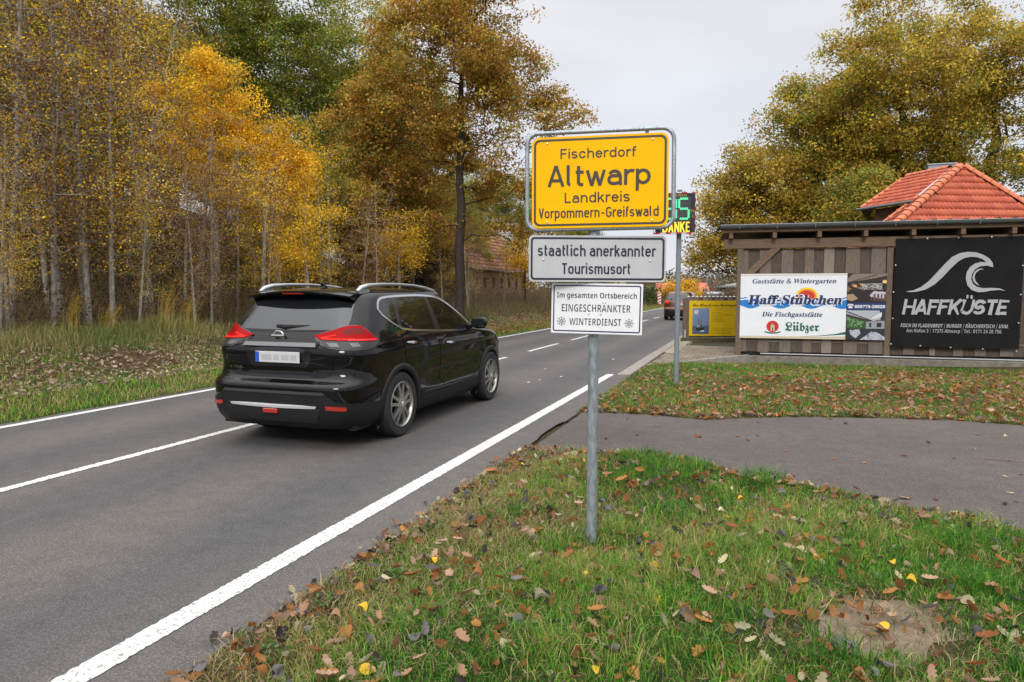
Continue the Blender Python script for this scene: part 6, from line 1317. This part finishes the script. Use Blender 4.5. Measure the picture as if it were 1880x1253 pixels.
dry = .22 * (1 - sm(x, -2.1, -1.3)) - .14 * sm(y, 4.6, 6.2) * sm(x, -1.4, -.6) - .05
blades(rng, np.stack([x, y, terr(x, y) - .004], 1), h, rng.uniform(.0028, .006, len(x)), gcol(rng, x, y, 0, dry), rng.uniform(.2, 1.1, len(x)), 'grass')
# tufts of long grass
tx = []; th = []; td = []
for i in range(210):
    cx, cy = rng.uniform(-1.9, 3.2), rng.uniform(2.2, 6.9)
    if on_path(np.array([cx]), np.array([cy + .05]))[0] or soil(cx, cy): continue
    k = rng.integers(60, 170); r_ = rng.uniform(.04, .13); tx.append(np.stack([cx + rng.normal(size=k) * r_, cy + rng.normal(size=k) * r_], 1)); th.append(rng.uniform(.07, .20) * rng.uniform(.5, 1.15, k)); td.append(np.full(k, rng.uniform(-.45, .2)))
for cx, cy, hh in ((-.05, 4.55, .15), (-1.05, 4.6, .13), (-.75, 4.75, .15), (.1, 6.6, .2), (-.5, 6.7, .17), (-.9, 6.6, .15), (.35, 3.4, .16), (-.2, 3.2, .17), (-.6, 5.3, .15), (-.2, 5.6, .15), (1.3, 4.6, .14)):
    k = 230; tx.append(np.stack([cx + rng.normal(size=k) * .11, cy + rng.normal(size=k) * .10], 1)); th.append(hh * rng.uniform(.5, 1.2, k)); td.append(np.full(k, -.25))
T = np.concatenate(tx); x, y = T[:, 0], T[:, 1]; h = np.concatenate(th)
blades(rng, np.stack([x, y, terr(x, y) - .004], 1), h, rng.uniform(.0035, .0075, len(x)), gcol(rng, x, y, 1, np.concatenate(td)), rng.uniform(.25, 1.0, len(x)), 'long_grass')
# matted dead blades
x, y = field(-2.45, 4.2, 2.0, 7.0, 60000, lambda x, y: (x > -2.38) & (~on_path(x, y)) & (x < 1.0 + y * .55)); k = rng.random(len(x)) < np.clip(fbm(x, y, 4, 19) * 1.5 - .45 + .5 * (1 - sm(x, -2.2, -1.2)), 0, 1); x, y = x[k], y[k]
SC_ = np.array([(.42, .32, .17), (.33, .23, .12), (.50, .40, .24), (.24, .15, .08)])
blades(rng, np.stack([x, y, terr(x, y) + rng.uniform(0, .02, len(x))], 1), rng.uniform(.03, .09, len(x)), rng.uniform(.003, .006, len(x)), SC_[rng.integers(0, 4, len(x))] * np.exp(rng.normal(size=(len(x), 1)) * .2), rng.uniform(.9, 1.8, len(x)), 'dry_grass')
# lawn beyond the path
x, y = field(-2.5, 10, 9.3, 19.45, 120000, lambda x, y: (x > -2.42) & (~on_path(x, y + .0)) & (y > 9.35) & (y < 19.2 + .08 * x) & ((x > -2.36 + 0) | (y < 14)) & ((y < 16.2 + (x + 2.4) * 1.4) | (x > -.35)))
k = rng.random(len(x)) < (.35 + .9 * fbm(x, y, 1.2, 8)); x, y = x[k], y[k]
blades(rng, np.stack([x, y, terr(x, y) - .004], 1), (.03 + .07 * fbm(x, y, 1.6, 9) ** 1.4 + .03 * sm(y, 17, 19.3)) * rng.uniform(.5, 1.4, len(x)), rng.uniform(.005, .011, len(x)), gcol(rng, x, y, 2, .02), rng.uniform(.2, 1, len(x)), 'grass')
# left verge, litter bank and tall grass
def ys_(n, a, b_): u = rng.random(n); return a + (b_ - a) * u ** 1.5
n = 110000; x = rng.uniform(-13.2, -9.27, n); y = ys_(n, 3, 75); k = rng.random(n) < np.clip(1.35 - (-9.27 - x) * .62, .0, 1) + .6 * (fbm(x, y, 1.3, 31) > .5); x, y = x[k], y[k]
blades(rng, np.stack([x, y, terr(x, y) - .004], 1), rng.uniform(.05, .15, len(x)), rng.uniform(.006, .014, len(x)) * (1 + y * .02), gcol(rng, x, y, 3, .12), rng.uniform(.2, .9, len(x)), 'grass')
n = 70000; y = ys_(n, 3.5, 60); x = -12.5 - np.abs(rng.normal(size=n)) * 2.0; cl = fbm(x, y, 1.1, 12) * sm(-x, 12.3, 13.6); k = rng.random(n) < .25 + cl; x, y, cl = x[k], y[k], cl[k]
TG = np.array([(.16, .22, .06), (.30, .29, .10), (.42, .34, .16), (.20, .24, .06), (.28, .18, .10)]); ci = np.clip((fbm(x, y, .8, 13) * 5 + rng.normal(size=len(x)) * .8).astype(int), 0, 4)
blades(rng, np.stack([x, y, terr(x, y) - .01], 1), rng.uniform(.12, .7, len(x)) * (.3 + .95 * cl), rng.uniform(.006, .013, len(x)) * (1 + y * .02), TG[ci] * np.exp(rng.normal(size=(len(x), 1)) * .2), rng.uniform(.1, .8, len(x)), 'tall_grass')
# yellow feathery stalks beside the aspens
GS = 'dry golden stalks under the aspens'
for i, (cx, cy, hh) in enumerate(((-14.3, 10.9, 1.0), (-14.0, 11.6, .7), (-13.7, 12.9, 1.35), (-13.5, 13.4, 1.1))):
    t = thing('goldenrod_clump', ('clump of golden stalks between the two leftmost aspens', 'low yellow green stalk clump in front of the thick aspen', 'tallest golden stalk clump, leaning right past the last near trunk', 'golden stalks just right of the tallest clump')[i], 'plant', (cx, cy, tz(cx, cy)), 0, GS)
    k = 30; V = []; F = []; mb = MB()
    for j in range(k):
        a = rng.uniform(0, 6.28); r_ = rng.uniform(0, .22); p0 = np.array([math.cos(a) * r_, math.sin(a) * r_, 0]); hgt = hh * rng.uniform(.55, 1.05); dx = rng.uniform(.05, .5) * hgt; p1 = p0 + [dx * .25, 0, hgt * .6]; p2 = p0 + [dx, 0, hgt]
        mb.tube([p0, p1, p2], [.0038, .003, .0015], 3, cap=False)
        for m_ in range(5):
            q_ = p1 + (p2 - p1) * (m_ / 4); mb.tube([q_, q_ + [rng.uniform(.02, .12), rng.uniform(-.06, .06), rng.uniform(0, .09)]], [.005, .002], 3, cap=False)
    mb.build('stalks', mat('golden_stalk', (.62, .44, .09), .8, var=.25, vscale=4), t)
# undergrowth of twigs and bramble
n = 46000; y = ys_(n, 4, 70); x = -14.6 - np.abs(rng.normal(size=n)) * 6; x = np.maximum(x, -40); UC = np.array([(.22, .15, .10), (.30, .21, .14), (.38, .28, .19), (.15, .11, .08), (.24, .23, .08)])
blades(rng, np.stack([x, y, terr(x, y)], 1), rng.uniform(.2, 1.6, n) * (.4 + fbm(x, y, .7, 51)), rng.uniform(.005, .012, n) * (1 + y * .015), UC[rng.integers(0, 5, n)] * np.exp(rng.normal(size=(n, 1)) * .25), rng.uniform(.1, .9, n), 'undergrowth', bend=.2)
cen = np.stack([x, y, terr(x, y) + rng.uniform(.05, 1.2, n)], 1)[:9000]; link('bramble_leaves', leaves(rng, cen, 7, .28, .075, [(.12, .065, .035), (.17, .09, .045), (.09, .09, .028), (.28, .15, .03), (.07, .05, .03)], [3, 3, 2, 1, 2], 'bramble_leaves'), kind='stuff')
# fringe of bare shrubs in front of the barn
n = 9000; y = rng.uniform(27, 60, n); x = rng.uniform(-15.8, -12.2, n); k = rng.random(n) < fbm(x, y, .9, 44) * 1.5 - .15; x, y = x[k], y[k]; n = len(x); blades(rng, np.stack([x, y, terr(x, y)], 1), rng.uniform(.2, 1.5, n) * (.5 + .6 * fbm(x, y, 1.2, 45)), rng.uniform(.008, .018, n), UC[rng.integers(0, 5, n)] * .8 * np.exp(rng.normal(size=(n, 1)) * .2), rng.uniform(.1, .9, n), 'bare_shrubs', bend=.2)

# ---------------- fallen leaves ----------------
def oak_leaf(seed):
    r_ = random.Random(seed); pts = []; L = 1.0
    for i in range(9): u = i / 8; w = .30 * math.sin(math.pi * min(1, u * .93 + .04)) ** .8 * (1.0 if i % 2 else .55) + .02; pts.append((u * L - .5, w * r_.uniform(.85, 1.15)))
    out = pts + [(p[0], -p[1] * r_.uniform(.85, 1.15)) for p in pts[::-1]]; cu = r_.uniform(.15, .6); tw = r_.uniform(-.3, .3)
    v = [(a, b_, cu * (a * a) + cu * 1.2 * abs(b_) + tw * a * b_) for a, b_ in out]; n_ = len(pts); v += [(a, 0, cu * a * a - .01) for a, _ in pts]
    f = [(i, i + 1, 2 * n_ + i + 1, 2 * n_ + i) for i in range(n_ - 1)] + [(2 * n_ - 1 - i, 2 * n_ + i, 2 * n_ + i + 1, 2 * n_ - 2 - i) for i in range(n_ - 1)]
    return v, f
def round_leaf(seed):
    r_ = random.Random(seed); cu = r_.uniform(.2, .55); v = [(0, 0, 0)]; m_ = 12
    for i in range(m_): a = 2 * math.pi * i / m_; rr = .46 * (1 + .12 * math.cos(a)) * r_.uniform(.93, 1.05); v.append((rr * math.cos(a), rr * .78 * math.sin(a), cu * abs(math.sin(a)) * rr + cu * .4 * math.cos(a * 2 + seed)))
    v.append((-.75, .02, .03)); f = [(0, i + 1, (i + 1) % m_ + 1) for i in range(m_)] + [(6, 7, m_ + 1)]
    return v, f
LC = {'tan_leaf': (.33, .19, .11), 'pinkish_tan_leaf': (.42, .265, .185), 'rust_leaf': (.24, .085, .03), 'orange_brown_leaf': (.38, .165, .05), 'grey_leaf': (.145, .135, .135), 'dark_leaf': (.055, .045, .042), 'yellow_leaf': (.62, .40, .035), 'pale_leaf': (.50, .43, .28)}
LM = {k: mat(k, c_, .7, spec=.2, var=.22, vscale=30, bump=.2, transl=.12) for k, c_ in LC.items()}
lib = []
for sd in range(5):
    v, f = oak_leaf(sd)
    for k in ('tan_leaf', 'pinkish_tan_leaf', 'rust_leaf', 'orange_brown_leaf', 'dark_leaf'): lib.append(('o', k, mesh_from('fallen_leaf', v, f, LM[k], True)))
for sd in range(4):
    v, f = round_leaf(sd)
    for k in ('grey_leaf', 'yellow_leaf', 'pale_leaf', 'dark_leaf', 'tan_leaf'): lib.append(('r', k, mesh_from('fallen_leaf', v, f, LM[k], True)))
wt = [{'tan_leaf': 4, 'pinkish_tan_leaf': 3, 'rust_leaf': 2.2, 'orange_brown_leaf': 2.5, 'dark_leaf': 1.0, 'grey_leaf': 5, 'yellow_leaf': 1.6, 'pale_leaf': 1.1}[k] * (1 if t == 'o' else (.35 if k in ('tan_leaf', 'dark_leaf') else .9)) for t, k, _ in lib]
rl = random.Random(8); cnt = 0
hand = [(-.92, 3.02, 'yellow_leaf', .075), (-.62, 3.02, 'grey_leaf', .06), (-1.62, 2.42, 'pale_leaf', .07), (.28, 2.98, 'yellow_leaf', .06), (-1.78, 2.5, 'pinkish_tan_leaf', .09), (-1.5, 2.42, 'orange_brown_leaf', .09), (-.15, 5.2, 'yellow_leaf', .06)]
while cnt < 285:
    if hand: x, y, kk, sz = hand.pop(); cand = [l for l in lib if l[1] == kk]; me = rl.choice(cand)[2]
    else:
        y = 2.2 + 4.8 * rl.random() ** 1.6; x = rl.uniform(-2.3, 1.0 + y * .5); xa, ya = np.array([x]), np.array([y])
        if on_path(xa, ya)[0] and rl.random() > .07: continue
        t_, kk, me = rl.choices(lib, wt)[0]; sz = (rl.uniform(.07, .12) if t_ == 'o' else rl.uniform(.048, .08))
    op = bool(on_path(np.array([x]), np.array([y]))[0]); o = link('fallen_leaf', me, ground); z = .008 if op else tz(x, y) + rl.uniform(.025, .07)
    o.location = (x, y, z); o.rotation_euler = ((rl.gauss(0, .1), rl.gauss(0, .1)) if op else (rl.gauss(0, .35), rl.gauss(0, .35))) + (rl.uniform(0, 6.28),); o.scale = (sz, sz, sz); cnt += 1
def litter(name, n, fx, sizes, pal, tilt=.35, up=(.005, .04)):
    x, y, z = fx(n); n = len(x); sh = [oak_leaf(k) for k in range(3)] + [round_leaf(2)]; V = []; L = []; St = []; Cc = []; nb = 0; ls = 0; pick = rng.choice(4, n, p=[.28, .28, .28, .16]); pal = np.array(pal)
    for k in range(4):
        v0, f0 = sh[k]; i = np.where(pick == k)[0]; v0 = np.array(v0); m_ = len(i); s_ = rng.uniform(*sizes, m_)
        a, b_, c_ = rng.normal(size=m_) * tilt, rng.normal(size=m_) * tilt, rng.uniform(0, 6.28, m_); ca, sa, cb, sb, cz, sz_ = np.cos(a), np.sin(a), np.cos(b_), np.sin(b_), np.cos(c_), np.sin(c_)
        Rm = np.stack([np.stack([cz * cb, cz * sb * sa - sz_ * ca, cz * sb * ca + sz_ * sa], -1), np.stack([sz_ * cb, sz_ * sb * sa + cz * ca, sz_ * sb * ca - cz * sa], -1), np.stack([-sb, cb * sa, cb * ca], -1)], 1)
        v = np.einsum('nij,vj->nvi', Rm, v0) * s_[:, None, None] + np.stack([x[i], y[i], z[i] + rng.uniform(*up, m_)], 1)[:, None]; V.append(v.reshape(-1, 3))
        fl = np.concatenate([np.array(q_) for q_ in f0]); off = (np.arange(m_) * len(v0))[:, None] + nb; L.append((fl[None] + off).ravel()); ln = np.array([len(q_) for q_ in f0]); stt = np.concatenate([[0], np.cumsum(ln)[:-1]]); St.append((stt[None] + (np.arange(m_) * ln.sum())[:, None] + ls).ravel()); nb += m_ * len(v0); ls += m_ * ln.sum()
        c1 = pal[rng.integers(0, len(pal), m_)] * np.exp(rng.normal(size=(m_, 1)) * .25); Cc.append(np.repeat(c1, len(v0), 0))
    return link(name, fast_mesh(name, np.concatenate(V), np.concatenate(L), np.concatenate(St), LEAF, np.concatenate(Cc)), kind='stuff')
PALL = [LC[k] for k in ('tan_leaf', 'pinkish_tan_leaf', 'rust_leaf', 'orange_brown_leaf', 'orange_brown_leaf', 'grey_leaf', 'dark_leaf', 'pale_leaf')]
def f1(n): x, y = field(-2.3, 4.5, 2.1, 7, n, lambda x, y: (x < 1 + y * .5) & ~on_path(x, y)); return x, y, terr(x, y)
litter('leaf_litter', 2900, f1, (.038, .09), PALL, .6, up=(.012, .06))
def f2(n):
    x, y = field(-2.35, 10, 9.4, 18.8, n, lambda x, y: ~on_path(x, y) & (rng.random(len(x)) < np.clip(1.15 - (y - 9.6) * .13 + .12 * x, .06, 1)) & ((y < 16 + (x + 2.4)) | (x > -.4))); return x, y, terr(x, y)
litter('leaf_litter', 6500, f2, (.06, .12), PALL[:5] + PALL[:3], up=(.01, .06))
def f6(n):
    u = rng.random(n); xx = -2.3 + 8 * u; far = rng.random(n) < .5; yn = np.interp(xx, [p[0] for p in PATH_N], [p[1] for p in PATH_N]) + .02 - np.abs(rng.normal(size=n)) * .10; yf = np.interp(xx, [p[0] for p in PATH_F], [p[1] for p in PATH_F]) - .03 + np.abs(rng.normal(size=n)) * .22
    y_ = np.where(far, yf, yn + .06 * rng.normal(size=n)); k = rng.random(n) < .25 + fbm(xx, y_, 2.5, 61); return xx[k], y_[k], np.maximum(terr(xx, y_), .006)[k]
litter('leaf_litter', 1100, f6, (.045, .10), PALL, .3, (.002, .03))
def f7(n): y = rng.uniform(2.0, 7, n); x = -2.36 + rng.normal(size=n) * .07 + .03; return x, y, np.maximum(terr(x, y), .004)
litter('leaf_litter', 230, f7, (.04, .09), PALL, .35, (.004, .03))
def f3(n): x, y = field(-2.3, 9, 4, 10.4, n, lambda x, y: on_path(x, y)); return x, y, np.full(len(x), .006)
litter('leaf_litter', 120, f3, (.04, .08), PALL, .12, (.001, .004))
def f4(n):
    y = ys_(n, 3.5, 70); x = -10.5 - np.abs(rng.normal(size=n)) * 1.6; k = rng.random(n) < np.clip(fbm(x, y, 1.0, 33) * 2.2 - .35, .08, 1); x, y = x[k], y[k]; return x, y, terr(x, y)
litter('leaf_litter', 23000, f4, (.045, .095), [(.40, .29, .20), (.48, .36, .26), (.27, .19, .12), (.17, .13, .09), (.30, .19, .09), (.55, .45, .33)], .5, (.0, .06))
def f5(n): y = ys_(n, 20, 95); x = -9.4 - np.abs(rng.normal(size=n)) * 1.6; return x, y, terr(x, y)
litter('leaf_litter', 5000, f5, (.08, .15), [(.34, .15, .06), (.38, .20, .08), (.22, .11, .05)], .5, (.0, .08))
# bare soil patch
v = [(.66, 3.85, tz(.66, 3.85) + .006)]; m_ = 26
for i in range(m_): a = 2 * math.pi * i / m_; r_ = .36 * (1 + .16 * math.sin(3 * a) + .1 * math.sin(5 * a + 1)); px2, py2 = .66 + r_ * math.cos(a) + .1 * math.sin(a), 3.85 + r_ * math.sin(a); v.append((px2, py2, tz(px2, py2) + .003))
link('bare_soil', mesh_from('bare_soil', v, [(0, i + 1, (i + 1) % m_ + 1) for i in range(m_)], mat('bare_soil', (.14, .105, .07), .95, col2=(.24, .185, .13), vscale=22, bump=.9, bscale=90)), kind='structure')
# twigs and a clod on the asphalt
for i, (x, y, L_, a, lab) in enumerate(((2.25, 8.15, .34, -.15, 'long dry twig lying on the side path'), (3.9, 7.6, .22, .4, 'short twig on the side path near the right picture edge'))):
    t = tag(MB().tube([(0, 0, .012), (L_ * .4, .01, .02), (L_, -.01, .012)], [.006, .005, .003], 5).build('twig', mat('dry_twig', (.23, .16, .10), .9), smooth=True), lab, 'twig'); t.location = (x, y, .004); t.rotation_euler = (0, 0, a)
cl = MB(); 
for a, b_, r_ in ((0, 0, .022), (.03, .01, .018), (-.015, .028, .017), (.01, -.02, .016)): cl.lathe([(.001, -r_ * .5), (r_ * .8, -r_ * .4), (r_, 0), (r_ * .7, r_ * .7), (.001, r_)], 8, 'z', (a, b_, r_ * .5))
o = cl.build('clod', mat('dark_clod', (.07, .045, .035), .95, bump=.5), smooth=True); o.location = (-2.42 + .08, 2.62, .0); tag(o, 'small dark clod lying on the road shoulder near the bottom edge', 'clod')
# low weeds at the road edge
WG = 'low leafy weeds along the road edge'
for i, (x, y, lab) in enumerate(((-2.12, 2.52, 'broad leaved weed at the bottom left corner of the verge'), (-2.18, 3.02, 'rosette of green leaves by the shoulder above the broad leaved weed'), (-1.98, 3.5, 'small leafy weed in the middle of the verge edge'), (-2.14, 4.35, 'grey green weed at the asphalt edge left of the sign post'), (-2.1, 6.6, 'tuft of weeds at the corner where path and road meet'))):
    r_ = np.random.default_rng(200 + i); t = thing('weed', lab, 'plant', (x, y, tz(x, y)), 0, WG); k = 26
    a = r_.uniform(0, 6.28, k); d = r_.uniform(.01, .11, k); cen = np.stack([np.cos(a) * d, np.sin(a) * d, r_.uniform(.01, .07, k)], 1)
    link('foliage', leaves(r_, cen, 3, .012, .034, [(.07, .15, .03), (.10, .19, .04), (.13, .2, .07)], [1, 1, 1], 'foliage', aspect=.55, upb=2.2), t)
    A = np.concatenate([[[0, 0, 0]], cen]); link('stems', tubes(A, np.array([-1] + [0] * k), np.full(k + 1, .0015), 'stems', mat('weed_stem', (.09, .12, .04), .8)), t)
